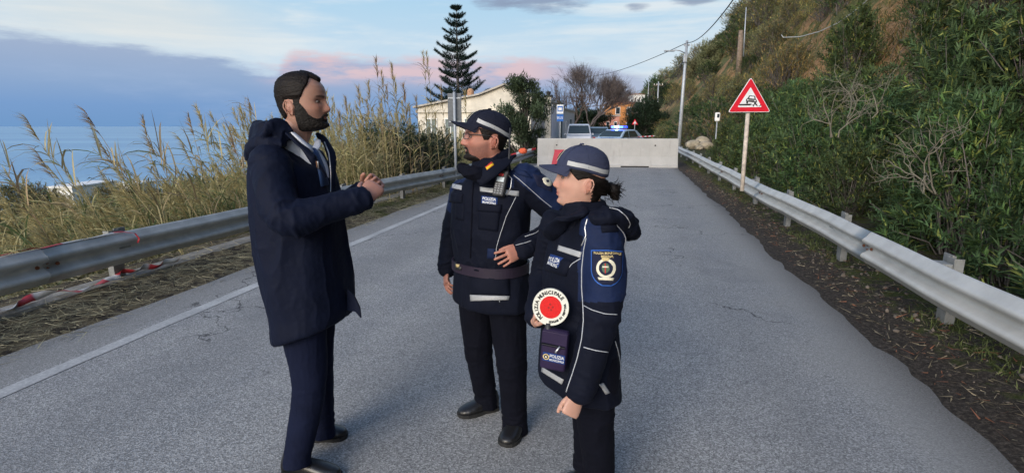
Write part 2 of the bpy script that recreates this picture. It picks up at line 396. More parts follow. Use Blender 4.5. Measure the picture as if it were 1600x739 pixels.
    for i, s in enumerate(ss):
        l = -4.5 if s < 24 else -4.5 - 6.5 * float(sstep(np.array(s), 24, 31)); r = 2.25
        V += [RS(s, l, 0.0), RS(s, r, 0.0)]
        if i: Fs.append((2 * i - 2, 2 * i - 1, 2 * i + 1, 2 * i))
    o = mkobj('road', V, Fs, m, smooth=False); tag(o, kind='structure')
    # worn white edge line
    wm = bpy.data.materials.new('worn_road_paint'); wm.use_nodes = True; T = NT(wm.node_tree); bs = T.n['Principled BSDF']
    bs.inputs['Roughness'].default_value = 0.8
    tc = T.n.new('ShaderNodeTexCoord'); v = tc.outputs['Object']
    w = T.math('ADD', T.math('MULTIPLY', T.noise(v, 50, 5, 0.7), 0.7), T.math('MULTIPLY', T.noise(v, 2.2, 3, 0.6), 0.5))
    T.link(T.ramp(w, [(0.45, (0.56, 0.56, 0.54)), (0.70, (0.34, 0.34, 0.335))]), bs.inputs['Base Color'])
    V, Fs = [], []; ss = np.arange(-6, 26, 0.25)
    for i, s in enumerate(ss):
        k = [float(fbm(np.array([[s * 3.0, q, 0]]))[0] - .5) * 0.03 for q in (0, 5)]
        V += [RS(s, -3.79 + k[0], 0.004), RS(s, -3.67 + k[1], 0.004)]
        if i: Fs.append((2 * i - 2, 2 * i - 1, 2 * i + 1, 2 * i))
    o = mkobj('road_marking', V, Fs, wm, smooth=False); tag(o, kind='structure')
    # low concrete kerb under the rail on the sea side
    km = mat('weathered_concrete', (0.25, 0.24, 0.22), 0.9, var=0.35, scale=9, bump=0.8, bscale=40)
    b = MB(); ss = np.arange(-4, 25, 0.3); prof = [(-5.28, -0.3), (-5.26, 0.085), (-5.06, 0.10), (-5.0, 0.08), (-4.98, -0.3)]
    V = []
    for s in ss:
        for u, z in prof:
            k = float(vnoise(np.array([[s * 1.7, u * 3, z * 5]]))[0] - .5) * 0.03
            V.append(RS(s, u + k, z + k))
    n = len(prof); Fs = [(i * n + j, i * n + j + 1, (i + 1) * n + j + 1, (i + 1) * n + j) for i in range(len(ss) - 1) for j in range(n - 1)]
    b.add(V, Fs); o = b.build('kerb', km); tag(o, kind='structure')
road()

# ------------------------------------------------------------------ crash barriers
M_galv = mat('galvanised_steel', (0.40, 0.405, 0.385), 0.55, metal=0.08, var=0.22, scale=5, bump=0.12, bscale=30)
M_galv_pale = mat('pale_galvanised_steel', (0.50, 0.49, 0.455), 0.5, metal=0.15, var=0.14, scale=4, bump=0.10, bscale=22)
M_post = mat('dull_zinc', (0.20, 0.205, 0.20), 0.75, metal=0.05, var=0.3, scale=9, bump=0.2)
M_rust = mat('rust', (0.16, 0.06, 0.03), 0.9, var=0.4, scale=30)
M_refl = mat('red_reflector', (0.5, 0.02, 0.02), 0.25, var=0.1)
WPROF = [(.004, .160), (.018, .157), (.030, .146), (.048, .118), (.066, .104), (.080, .092), (.083, .078), (.080, .062), (.060, .046), (.030, .030), (.012, .014), (.006, 0)]
WPROF = WPROF + [(o, -z) for o, z in WPROF[::-1][1:]]
def guardrail(name, label, line, ztop, side, posts, mtl, reflectors=()):
    """line(s) -> u ; side +1: traffic is towards smaller u"""
    root = empty(name, RS(posts[0], line(posts[0]), 0)); tag(root, label, 'guardrail')
    zc = ztop - 0.16
    def bend(s): return 0.012 * math.sin(s * 1.1) + 0.006 * math.sin(s * 3.7 + 1), 0.010 * math.sin(s * 0.9 + side)
    s0 = posts[0] - 1.2; ends = []
    while s0 < posts[-1] + 0.6:
        s1 = min(s0 + 4.5, posts[-1] + 0.9); ends.append((s0, s1)); s0 = s1
    for k, (a, b) in enumerate(ends):
        mb = MB(); n = len(WPROF); ss = np.linspace(a, b + 0.28, 20); V = []
        lift = 0.0025 * (k % 2)
        for s in ss:
            du, dz = bend(s); u0 = line(s) + du
            for off, z in WPROF: V.append(RS(s, u0 - side * (off + lift), zc + z + dz))
            for off, z in WPROF: V.append(RS(s, u0 - side * (off + lift - 0.004), zc + z * 0.985 + dz))
        Fs = []
        for i in range(len(ss) - 1):
            for j in range(n - 1):
                q = (i * 2 * n + j, i * 2 * n + j + 1, (i + 1) * 2 * n + j + 1, (i + 1) * 2 * n + j)
                Fs.append(q); Fs.append(tuple(x + n for x in q)[::-1])
        for e in (0, len(ss) - 1):
            for j in range(n - 1): Fs.append((e*2*n+j, e*2*n+j+1, e*2*n+n+j+1, e*2*n+n+j))
        mb.add(V, Fs); beam = mb.build('beam', mtl, root, smooth=True)
        if b > 16: continue
        for (ds, dz) in ((-0.05, 0.0), (0.12, 0.0), (0.03, 0.028), (0.03, -0.028)):
            du, bz = bend(b + ds); c = RS(b + ds, line(b + ds) + du - side * 0.012, zc + dz + bz); nrm = (RS(0, -side, 0) - RS(0, 0, 0)).normalized()
            MB().tube([c, c + nrm * 0.014], [0.017, 0.013], 8).build('bolt', M_rust, beam)
    for s in posts:
        u = line(s); g = H(s, u + side * 0.15)
        mb = MB()      # C-section post behind the beam
        prof = [(-.06, 0), (.06, 0), (.06, .07), (.052, .07), (.052, .008), (-.052, .008), (-.052, .07), (-.06, .07)]
        mb.prism(prof, g - 0.25, ztop + 0.01, lambda a, b, h: RS(s + a, u + side * (0.12 + b), h))
        p = mb.build('post', M_post, root)
        sb = MB()      # spacer plate between post and beam
        sb.box(RS(s + 0.0, u + side * 0.06, ztop - 0.13), (0.11, 0.14, 0.2), Matrix.Rotation(-YAW, 3, 'Z'), bev=0.01)
        sb.box(RS(s + 0.09, u + side * 0.155, ztop - 0.04), (0.012, 0.12, 0.12), Matrix.Rotation(-YAW, 3, 'Z'))
        sb.build('spacer', M_post, root)
    for s in reflectors:
        du, dz = bend(s); mb = MB(); c = RS(s, line(s) + du - side * 0.05, zc + dz + 0.02)
        mb.box(c, (0.03, 0.09, 0.09), Matrix.Rotation(-YAW, 3, 'Z'), bev=0.008); mb.build('reflector', M_refl, root)
    return root
lineR = lambda s: 2.42 - 0.05 * math.sin(s * .2)
lineL = lambda s: -4.95 + 0.70 * max(0.0, min(1.0, (s - 8.0) / 8.0)) - (0.0 if s < 22 else 0)
guardrail('guardrail', 'pale steel guardrail on the verge under the oleander hillside', lineR, 0.60, 1, [2.45, 4.69, 6.85, 9.15, 11.5, 13.9, 16.3, 18.7, 21.1, 23.5, 26.0, 28.6, 31.5], M_galv_pale, (11.9,))
guardrail('guardrail', 'grey steel guardrail on the sea side with shreds of red tape on it', lineL, 0.575, -1, [0.2, 2.3, 4.30, 6.5, 8.7, 10.9, 13.1, 15.3, 17.5, 19.7, 21.9, 24.0, 26.2], M_galv)

# ------------------------------------------------------------------ concrete barrier across the road
def concmat():
    m = bpy.data.materials.new('precast_concrete'); m.use_nodes = True; T = NT(m.node_tree); bs = T.n['Principled BSDF']; bs.inputs['Roughness'].default_value = .88
    tc = T.n.new('ShaderNodeTexCoord'); v = tc.outputs['Object']; a = T.noise(v, 1.6, 6, .65); st = T.noise(T.mapping(v, (5, 5, .7)), 1, 5, .6); sp = T.noise(v, 60, 3, .7)
    c = T.ramp(T.math('ADD', T.math('MULTIPLY', a, .6), T.math('MULTIPLY', sp, .4)), [(.3, (.33, .325, .31)), (.7, (.47, .46, .44))])
    c = T.mix(T.math('MULTIPLY', T.smooth(st, .55, .78), .45), c, (.22, .20, .175)); T.link(c, bs.inputs['Base Color'])
    b = T.n.new('ShaderNodeBump'); b.inputs['Strength'].default_value = .4; b.inputs['Distance'].default_value = .01; T.link(T.math('ADD', a, sp), b.inputs['Height']); T.link(b.outputs[0], bs.inputs['Normal']); return m
M_conc = concmat()
M_dark = mat('dark_gap', (0.02, 0.02, 0.02), 0.9, var=0)
def jersey():
    a = G(840, 259.5, 0); b = G(1057, 261.5, 0); L = (b - a).length; ang = math.atan2(b.y - a.y, b.x - a.x)
    root = empty('concrete_barrier', (a + b) / 2, ang); tag(root, 'long pale concrete barrier closing the road behind the officers', 'barrier')
    M = Matrix.Rotation(ang, 3, 'Z'); c = (a + b) / 2
    prof = [(-.31, 0.0), (-.31, .08), (-.27, .12), (-.17, .42), (-.10, 1.10), (-.085, 1.125), (.085, 1.125), (.10, 1.10), (.17, .42), (.27, .12), (.31, .08), (.31, 0)]
    mb = MB(); n = len(prof); xs = [-L/2, -L/2 + .02, -L*.3, -L*0.0, L*.3, L/2 - .02, L/2]; V = []
    for i, x in enumerate(xs):
        k = 0.96 if i in (0, len(xs) - 1) else 1.0
        for y, z in prof: V.append(M @ Vector((x, y * k, z * (0.99 if k < 1 else 1))) + c)
    Fs = [(i*n+j, i*n+(j+1)%n, (i+1)*n+(j+1)%n, (i+1)*n+j) for i in range(len(xs)-1) for j in range(n)] + [tuple(range(n))[::-1], tuple(range((len(xs)-1)*n, len(xs)*n))]
    mb.add(V, Fs); mb.build('body', M_conc, root)
    mb = MB(); mb.box(M @ Vector((L * 0.2, -.302, .028)) + c, (1.1, 0.03, 0.05), M); mb.build('lifting_slot', M_dark, root)
    for x in (-L * .36, L * .34):
        mb = MB(); q = M @ Vector((x, -.128, .86)) + c; mb.tube([q, q + M @ Vector((0, -.02, 0))], [.03, .03], 10); mb.build('lifting_hole', M_dark, root)
    # red plastic lantern panel leaning on it
    p0 = P(863, 254, a.y - .62); p1 = P(886, 254, a.y - .62); w = (p1 - p0).length
    red = mat('red_plastic', (0.42, 0.015, 0.04), 0.55, var=0.12, scale=8)
    r2 = empty('red_panel', ((p0 + p1) / 2).xy.to_3d(), ang); tag(r2, 'dark red plastic panel leaning against the concrete barrier', 'panel')
    mb = MB(); cc = Vector(((p0 + p1) / 2).xy.to_3d()); w = 0.66; h = 0.56; z0 = 0.10
    pts = [(-.5*w, 0, z0), (.5*w, 0, z0), (.42*w+.06, .20, z0 + h), (-.42*w+.06, .20, z0 + h)]
    V = [M @ Vector(q) + cc for q in pts] + [M @ (Vector(q) + Vector((0, .04, .01))) + cc for q in pts]
    mb.add(V, [(0,1,2,3),(7,6,5,4),(0,4,5,1),(1,5,6,2),(2,6,7,3),(3,7,4,0)]); mb.build('sheet', red, r2)
    mb = MB()
    mb.tube([M @ Vector((-.45*w+.06, .21, z0+h)) + cc, M @ Vector((.45*w+.06, .21, z0+h)) + cc], .022, 8)
    for sx in (-1, 1): mb.box(M @ Vector((sx*.36*w, .05, .05)) + cc, (.08, .3, .1), M)
    mb.build('frame', red, r2)
jersey()

def hit_ground(px, py, far=200):
    """where the sight line meets the terrain"""
    r = ray(px, py); ts = np.geomspace(3, far, 900); X, Y_, Z = ts * r.x, ts * r.y, CAM.z + ts * r.z
    s_ = X * SA + Y_ * CA; u_ = X * CA - Y_ * SA; below = Z < height(s_, u_); k = int(np.argmax(below)) if below.any() else len(ts) - 1
    return Vector((X[k], Y_[k], Z[k]))
# ------------------------------------------------------------------ vegetation tools
def nrmz(a): return a / np.maximum(np.linalg.norm(a, axis=-1, keepdims=True), 1e-9)
def leaves(base, dirs, L, W, droop=0.3, segs=2, R=None, tint=None, taper=0.5):
    """curved strap leaves: one narrow folded strip each. returns V, F(quads), tint"""
    R = R or rng; n = len(base); base = np.asarray(base, float); d = nrmz(np.asarray(dirs, float))
    L = np.broadcast_to(L, (n,)).astype(float); W = np.broadcast_to(W, (n,)).astype(float); droop = np.broadcast_to(droop, (n,)).astype(float)
    rnd = nrmz(R.normal(size=(n, 3))); side = nrmz(np.cross(d, rnd)); side0 = nrmz(np.cross(d, np.array([0, 0, 1.0]) + 1e-4)); side = nrmz(side * 0.6 + side0)
    V = np.zeros((n, segs + 1, 2, 3)); p = base.copy(); dd = d.copy()
    for k in range(segs + 1):
        t = k / segs
        w = W * (0.35 + 0.65 * math.sin(math.pi * min(1, 0.15 + 0.85 * t) ** 0.8) if t < 1 else 0.08) * 0.5
        V[:, k, 0] = p - side * w[:, None]; V[:, k, 1] = p + side * w[:, None]
        p = p + dd * (L / segs)[:, None]
        dd = nrmz(dd + np.array([0, 0, -1.0]) * (droop / segs * 1.6)[:, None])
    b = (np.arange(n) * (segs + 1) * 2)[:, None]; k = np.arange(segs)[None] * 2
    q = np.stack([b + k, b + k + 1, b + k + 3, b + k + 2], -1).reshape(-1, 4)
    if tint is None: tint = np.ones((n, 3))
    return V.reshape(-1, 3), q, np.repeat(tint, (segs + 1) * 2, axis=0)
class Batch:
    def __init__(s): s.V = []; s.F = []; s.T = []; s.n = 0
    def add(s, V, F, T=None):
        V = np.asarray(V, float); s.V.append(V); s.F.append(np.asarray(F) + s.n); s.n += len(V)
        s.T.append(np.ones((len(V), 3)) if T is None else T)
    def stem(s, pts, radii, n=5, tint=(1, 1, 1)):
        V, F = tube_geo(pts, radii, n, caps=False); s.add([tuple(v) for v in V], F, np.tile(np.array(tint, float), (len(V), 1)))
    def build(s, name, m, parent=None, smooth=True):
        o = mkobj(name, np.concatenate(s.V), np.concatenate(s.F), m, None, smooth, None, np.concatenate(s.T))
        if parent is not None: o.parent = parent
        return o
def leafmat(name, color, rough=0.55, spec=0.3, var=0.3, trans=0.25):
    m = bpy.data.materials.new(name); m.use_nodes = True; T = NT(m.node_tree); bs = T.n['Principled BSDF']
    bs.inputs['Roughness'].default_value = rough; bs.inputs['Specular IOR Level'].default_value = spec
    at = T.n.new('ShaderNodeAttribute'); at.attribute_name = 'tint'
    oi = T.n.new('ShaderNodeObjectInfo'); k = T.math('ADD', T.math('MULTIPLY', oi.outputs['Random'], var), 1 - var / 2)
    c = T.mix(1.0, (*color, 1), at.outputs['Color'], 'MULTIPLY')
    hs = T.n.new('ShaderNodeHueSaturation'); T.link(c, hs.inputs['Color']); T.link(k, hs.inputs['Value'])
    T.link(T.math('ADD', T.math('MULTIPLY', oi.outputs['Random'], 0.05), 0.475), hs.inputs['Hue'])
    T.link(hs.outputs[0], bs.inputs['Base Color'])
    if trans:
        tr = T.n.new('ShaderNodeBsdfTranslucent'); T.link(hs.outputs[0], tr.inputs[0]); mx = T.n.new('ShaderNodeMixShader'); mx.inputs[0].default_value = trans
        T.link(bs.outputs[0], mx.inputs[1]); T.link(tr.outputs[0], mx.inputs[2]); T.link(mx.outputs[0], T.n['Material Output'].inputs[0])
    return m
M_ole = leafmat('oleander_leaf', (0.080, 0.128, 0.055), 0.6, 0.16)
M_scrub = leafmat('scrub_leaf', (0.150, 0.155, 0.080), 0.6, 0.2)
M_dry = leafmat('dry_reed', (0.42, 0.36, 0.235), 0.75, 0.15, var=0.35, trans=0.3)
M_dark_leaf = leafmat('dark_evergreen_leaf', (0.035, 0.055, 0.03), 0.55, 0.25)
M_pine = leafmat('pine_needle', (0.028, 0.050, 0.038), 0.6, 0.2)
M_bark = leafmat('bark', (0.135, 0.12, 0.11), 0.9, 0.1, trans=0.0)
M_twig = leafmat('pale_dead_wood', (0.17, 0.15, 0.12), 0.85, 0.1, trans=0.0)
M_grass = leafmat('green_grass', (0.085, 0.105, 0.04), 0.6, 0.2)

def shrub(name, R0, Hh, nsh, leafL, leafW, ml, per=16, shoot=0.32, droop=0.25, up=0.75, dry=0.11, seed=1, seg=2, tmin=.55, tmax=1.5, jit=0.5, newleaf=(1.25, 1.25, 0.9)):
    """multi-stemmed shrub: stems from the base, leafy shoots through its volume. foliage + stems"""
    R = np.random.default_rng(seed); fb, sb = Batch(), Batch()
    # shoot tips in a lumpy dome
    th = R.random(nsh) * 2 * np.pi; v = R.random(nsh); rr = np.sqrt(R.random(nsh))
    lob = 0.78 + 0.34 * np.sin(th * 3 + seed) * np.cos(th * 1.7 + seed * 2) + 0.12 * R.normal(size=nsh)
    z = Hh * (0.10 + 0.90 * v ** 0.8); shell = np.sqrt(np.clip(1 - (z / Hh) ** 2 * 0.86, 0.03, 1))
    rad = R0 * lob * shell * (0.55 + 0.45 * rr)
    tip = np.stack([np.cos(th) * rad, np.sin(th) * rad, z * (0.85 + 0.3 * R.random(nsh))], -1)
    d = nrmz(np.stack([np.cos(th), np.sin(th), np.full(nsh, up)], -1) + R.normal(size=(nsh, 3)) * jit * .7)
    sl = shoot * (0.6 + 0.8 * R.random(nsh)); start = tip - d * sl[:, None]
    t = (np.arange(per) + 0.5) / per
    base = (start[:, None] + d[:, None] * (sl[:, None] * t[None])[..., None])
    rnd = nrmz(R.normal(size=(nsh, per, 3))); perp = nrmz(rnd - d[:, None] * np.sum(rnd * d[:, None], -1, keepdims=True))
    ld = nrmz(perp * 0.85 + d[:, None] * (0.35 + 0.9 * t[None, :, None]))
    ls = leafL * (0.65 + 0.5 * R.random((nsh, per)))
    k = (tmin + (tmax - tmin) * R.random(nsh))[:, None] * (0.8 + 0.4 * R.random((nsh, per)))
    tint = np.stack([k, k, k], -1); nl = (R.random((nsh, 1)) < 0.25) & (t[None] > 0.6)
    tint = np.where(nl[..., None], tint * np.array(newleaf), tint)
    dm = R.random((nsh, per)) < dry; tint = np.where(dm[..., None], np.array([2.9, 2.0, 1.3]) * k[..., None], tint)
    fb.add(*leaves(base.reshape(-1, 3), ld.reshape(-1, 3), ls.ravel(), leafW * (0.8 + 0.4 * R.random(nsh * per)), droop, seg, R, tint.reshape(-1, 3)))
    for i in range(0, nsh, 5):
        b0 = Vector((R.normal() * R0 * 0.12, R.normal() * R0 * 0.12, -0.3)); e = Vector(tip[i]); m = b0.lerp(e, 0.5) + Vector((0, 0, Hh * 0.12)) + Vector(R.normal(size=3) * R0 * .05)
        sb.stem([b0, b0.lerp(m, .5) + Vector(R.normal(size=3) * .03), m, m.lerp(e, .55), e], [0.02, .016, .012, .008, .004], 4, tint=(R.uniform(.7, 1.3),) * 3)
    root = empty(name)
    fb.build('foliage', ml, root, smooth=False); sb.build('stems', M_bark, root)
    return root
def fit_kids(o): return [c for c in bpy.data.objects if c.parent == o]
def place(root, loc, rz, sc, label=None, group=None, cat=None, used=set()):
    if root.name not in used: used.add(root.name); o = root
    else: o = copy_tree(root)
    o.location = loc; o.rotation_euler = (R_.normal() * .06, R_.normal() * .06, rz); o.scale = sc if hasattr(sc, '__len__') else (sc,) * 3
    tag(o, label, cat, group)
    return o
R_ = np.random.default_rng(77)

# oleanders close behind the right rail
ole = [shrub('oleander_bush', 1.25, 2.3, 520, 0.15, 0.026, M_ole, per=18, shoot=0.34, seed=s, up=0.85) for s in (3, 4, 5)]
GO = 'oleander bushes beyond the pale rail'
n = 0
for s in np.arange(1.8, 24, 1.05):
    for row in range(4):
        u = 3.95 + row * 1.25 + R_.normal() * 0.22; ss = s + R_.normal() * 0.35 + row * .4
        if row == 3 and R_.random() < .5: continue
        if row >= 2 and 10 < ss < 27 and R_.random() < .80: continue
        if row == 3 and 13 < ss < 30: continue
        sc = 0.70 + 0.28 * R_.random() + (0.0 if row else -0.16) + (0.18 if ss < 8 and row else 0)
        place(ole[n % 3], RS(ss, u, H(ss, u) - 0.15), R_.random() * 6.28, (sc, sc, sc * (0.85 + .3 * R_.random())),
              ('oleander bush whose narrow leaves press against the back of the pale guardrail', 'oleander bush in the second row behind the pale guardrail', 'taller oleander bush halfway up the foot of the near slope', 'uppermost oleander bush bordering the arching thicket on the near slope')[row],
              ('oleanders pressed against the rail', 'second row of oleanders', 'oleanders halfway up the foot of the slope', 'uppermost oleanders')[row], 'bush'); n += 1
# tall arching thicket towards the top of the near slope
tall = [shrub('hillside_thicket_bush', 1.7, 3.1, 620, 0.17, 0.022, M_scrub, per=16, shoot=0.5, seed=s, up=0.6, droop=0.9, dry=0.12, seg=3) for s in (12, 13)]
n = 0
for s in np.arange(2, 26, 1.9):
    for u in (8.2, 10.2, 12.2, 14.6):
        ss, uu = s + R_.normal() * .6, u + R_.normal() * .5
        # leave the bare clay scar open
        if 14.5 < ss < 29 and 6.2 < uu < 10.2: continue
        sc = 0.75 + 0.5 * R_.random()
        place(tall[n % 2], RS(ss, uu, H(ss, uu) - 0.4), R_.random() * 6.28, (sc, sc, sc * .85), 'tall arching olive green bush high on the near hillside', 'arching bushes on the near hillside', 'bush'); n += 1
# rounded scrub over the far slope
scr = [shrub('scrub_bush', 1.4, 1.7, 420, 0.11, 0.045, ml, per=12, shoot=0.30, seed=s, up=0.7, dry=0.10, seg=1, tmin=a, tmax=b) for s, a, b, ml in ((21, .5, 1.1, M_ole), (22, .8, 1.7, M_scrub))]
scr.append(shrub('grey_scrub_bush', 1.4, 1.5, 380, 0.12, 0.028, M_scrub, per=12, shoot=0.34, seed=24, up=0.9, dry=0.4, seg=1, tmin=.5, tmax=1.2))
n = 0
for s in np.concatenate([np.arange(14, 60, 2.2), np.arange(60, 110, 4.6), np.arange(110, 260, 12)]):
    fall = 1.0 - 0.45 * float(sstep(np.array(s), 60, 160)) - 0.35 * float(sstep(np.array(s), 160, 320))
    u00 = 5.2 - 2.2 * float(sstep(np.array(s), 40, 95)) - 12 * float(sstep(np.array(s), 95, 260)); us = np.arange(u00, 27 * fall, 2.25 if s < 60 else (4.2 if s < 110 else 5))
    for u in us:
        if R_.random() < .22 and s < 110: continue
        if 15.5 < s < 29 and 6.0 < u < 10 and R_.random() < .8: continue
        ss, uu = s + R_.normal() * 1.0, u + R_.normal() * .7
        if ss < 24 and uu < 15 and not (9 < ss < 20 and 8 < uu < 11 and R_.random() < .35): continue
        k = int(R_.random() * 3); sc = (0.62 + 0.95 * R_.random() ** 1.3) * (1 if s < 60 else 1.5) * (1.3 if s > 110 else 1)
        band = ' close behind the clay scar' if s < 40 else (' past the wooden pole' if s < 80 else ' far along the road near the hill villas')
        lab = ('dark rounded scrub bush on the hillside', 'pale olive scrub bush on the hillside', 'greyish half dry scrub bush on the hillside')[k] + band
        place(scr[k], RS(ss, uu, H(ss, uu) - 0.25), R_.random() * 6.28, (sc, sc, sc * (0.7 + .5 * R_.random())), lab, lab.replace('bush', 'bushes'), 'bush'); n += 1
print('scrub', n)

def grass_patch():
    """ferns, grass and low weeds over the hillside: nobody could count them"""
    R = np.random.default_rng(31); fb = Batch(); n = 26000
    s = 3 + R.random(n) ** 1.3 * 57; u = 4.2 + R.random(n) * 20
    z = height(s, u); keep = fbm(np.stack([s * .5, u * .5, s * 0], -1), 3) > 0.43; s, u, z = s[keep], u[keep], z[keep]; m = len(s)
    base = np.stack([s * SA + u * CA, s * CA - u * SA, z - 0.03], -1)
    base = np.repeat(base, 4, 0) + R.normal(size=(m * 4, 3)) * [.12, .12, .02]; d = R.normal(size=(m * 4, 3)) * .6 + [0, 0, 1.0]
    k = R.uniform(.6, 1.6, m * 4)[:, None] * np.where(R.random(m * 4)[:, None] < .3, np.array([[2.4, 1.5, 1.2]]), np.array([[1, 1, 1.]]))
    fb.add(*leaves(base, d, R.uniform(.15, .5, m * 4), R.uniform(.012, .035, m * 4), 0.8, 2, R, k))
    tag(fb.build('hillside_grass', M_grass), kind='stuff')
    # verge moss and grass tufts by both rails
    fb = Batch(); n = 15000; s = 1 + R.random(n) * 24; sd = R.random(n) < .6
    u = np.where(sd, 2.35 + np.abs(R.normal(size=n)) * .65, -4.5 - np.abs(R.normal(size=n)) * .4)
    cl = fbm(np.stack([s * 1.1, u * 2.4, s * 0], -1), 3); keep = (cl > np.where(sd, .50, .40)) & (sd | (s > 6.5)); s, u = s[keep], u[keep]; m = len(s)
    base = np.stack([s * SA + u * CA, s * CA - u * SA, height(s, u) - .01], -1); base = np.repeat(base, 3, 0) + R.normal(size=(m * 3, 3)) * [.02, .02, 0]
    d = R.normal(size=(m * 3, 3)) * .7 + [0, 0, 1.0]; k = R.uniform(.6, 1.7, m * 3)[:, None] * np.array([[1.1, 1, .9]])
    fb.add(*leaves(base, d, R.uniform(.03, .10, m * 3), R.uniform(.004, .009, m * 3), .8, 2, R, k))
    tag(fb.build('verge_grass', M_grass), kind='stuff')
grass_patch()

def litter():
    """cut reed straw and dead leaves on the verges"""
    R = np.random.default_rng(41); fb = Batch(); n = 17000
    s = -1 + R.random(n) * 17; u = -4.62 + R.normal(size=n) * .23; u = np.where(R.random(n) < .3, -5.5 + R.normal(size=n) * .5, u)
    keep = (u < -4.12) & ((fbm(np.stack([s * 1.3, u * 3, s * 0], -1), 3) > .40) | (s < 6)); s, u = s[keep], u[keep]; m = len(s)
    a = R.random(m) * 6.28; d = np.stack([np.cos(a), np.sin(a), R.normal(size=m) * .12], -1)
    base = np.stack([s * SA + u * CA, s * CA - u * SA, height(s, u) + R.random(m) * .05 + .004], -1)
    k = R.uniform(.35, 1.5, m)[:, None] * np.ones((1, 3))
    fb.add(*leaves(base, d, R.uniform(.04, .26, m), R.uniform(.003, .010, m), .05, 1, R, k))
    tag(fb.build('straw_litter', M_dry), kind='stuff')
    fb = Batch(); n = 7500; s = .8 + R.random(n) * 20; u = 2.35 + R.normal(size=n) * .42; keep = (u > 1.95) & (u < 4); s, u = s[keep], u[keep]; m = len(s)
    a = R.random(m) * 6.28; d = np.stack([np.cos(a), np.sin(a), R.normal(size=m) * .2], -1)
    base = np.stack([s * SA + u * CA, s * CA - u * SA, height(s, u) + .004 + R.random(m) * .012], -1)
    k = R.uniform(.3, 1.1, m)[:, None] * np.where(R.random(m)[:, None] < .25, np.array([[1.1, .6, .5]]), np.ones((1, 3)))
    fb.add(*leaves(base, d, R.uniform(.02, .12, m), R.uniform(.003, .014, m), .1, 1, R, k))
    tag(fb.build('leaf_litter', M_dry), kind='stuff')
    # small stones, clods
    V, Fs, Tn = [], [], []; bm = bmesh.new(); bmesh.ops.create_icosphere(bm, subdivisions=1, radius=1); bv = np.array([v.co for v in bm.verts]); bf = np.array([[v.index for v in f.verts] for f in bm.faces]); bm.free()
    b = Batch()
    for i in range(900):
        sd = R.random() < .75; s_ = .8 + R.random() * 14; u_ = (2.1 + abs(R.normal()) * .55) if sd else (-4.3 - R.random() * .6)
        r = .006 + .022 * R.random() ** 3; p = np.array(RS(s_, u_, H(s_, u_) + r * .3)); v = bv * r * R.uniform(.6, 1.3, 3) * (1 + .25 * R.normal(size=bv.shape)) + p
        g = R.uniform(.25, 1.1); b.add(v, bf, np.tile([[g * .62, g * .56, g * .5]], (len(v), 1)))
    o = b.build('gravel', mat('stone_chips', (0.22, 0.2, 0.18), .9, tint=True, var=.2), smooth=False); tag(o, kind='stuff')
litter()

# ------------------------------------------------------------------ reeds on the sea side
def reed(fb, base, Hh, lean, R, nl=16, plume=True, curve=0.25, green=0.3, wind=None):
    base = Vector(base); lean = Vector(lean); n = 7; pts = []
    for i in range(n):
        t = i / (n - 1); pts.append(base + Vector((0, 0, Hh * t * (1 - .12 * t))) + lean * Hh * (t * .55 + curve * t * t))
    c = R.uniform(.7, 1.25); fb.stem(pts, [.010 - .007 * i / (n - 1) for i in range(n)], 4, tint=(c, c * .98, c * .8))
    P_ = np.array(pts); ts = np.sort(R.uniform(.12, .97, nl)); idx = ts * (n - 1); i0 = np.clip(idx.astype(int), 0, n - 2); f = (idx - i0)[:, None]
    pos = P_[i0] * (1 - f) + P_[i0 + 1] * f; a = R.random(nl) * 6.28
    d = np.stack([np.cos(a), np.sin(a), np.full(nl, .9)], -1) + (np.array(wind) if wind is not None else 0) + np.array(lean) * .8
    gr = R.random(nl)[:, None] < green
    tint = np.where(gr, np.array([[.42, .56, .35]]), np.array([[1, .95, .8]])) * R.uniform(.6, 1.35, nl)[:, None]
    fb.add(*leaves(pos, d, R.uniform(.28, .62, nl), R.uniform(.010, .024, nl), R.uniform(.5, 1.6, nl), 4, R, tint))
    if plume:
        m = 60; t = R.random(m)[:, None]; top = P_[-1]; tv = nrmz((P_[-1] - P_[-2])[None])[0]; pos = top + (tv * .42) * t * R.uniform(.7, 1)
        a = R.random(m) * 6.28; d = np.stack([np.cos(a), np.sin(a), a * 0], -1) * .5 + tv + (np.array(wind) * 1.0 if wind is not None else 0)
        k = R.uniform(.7, 1.25, m)[:, None] * np.array([[.95, .85, .68]])
        fb.add(*leaves(pos, d, R.uniform(.08, .20, m), R.uniform(.006, .012, m), .5, 2, R, k))
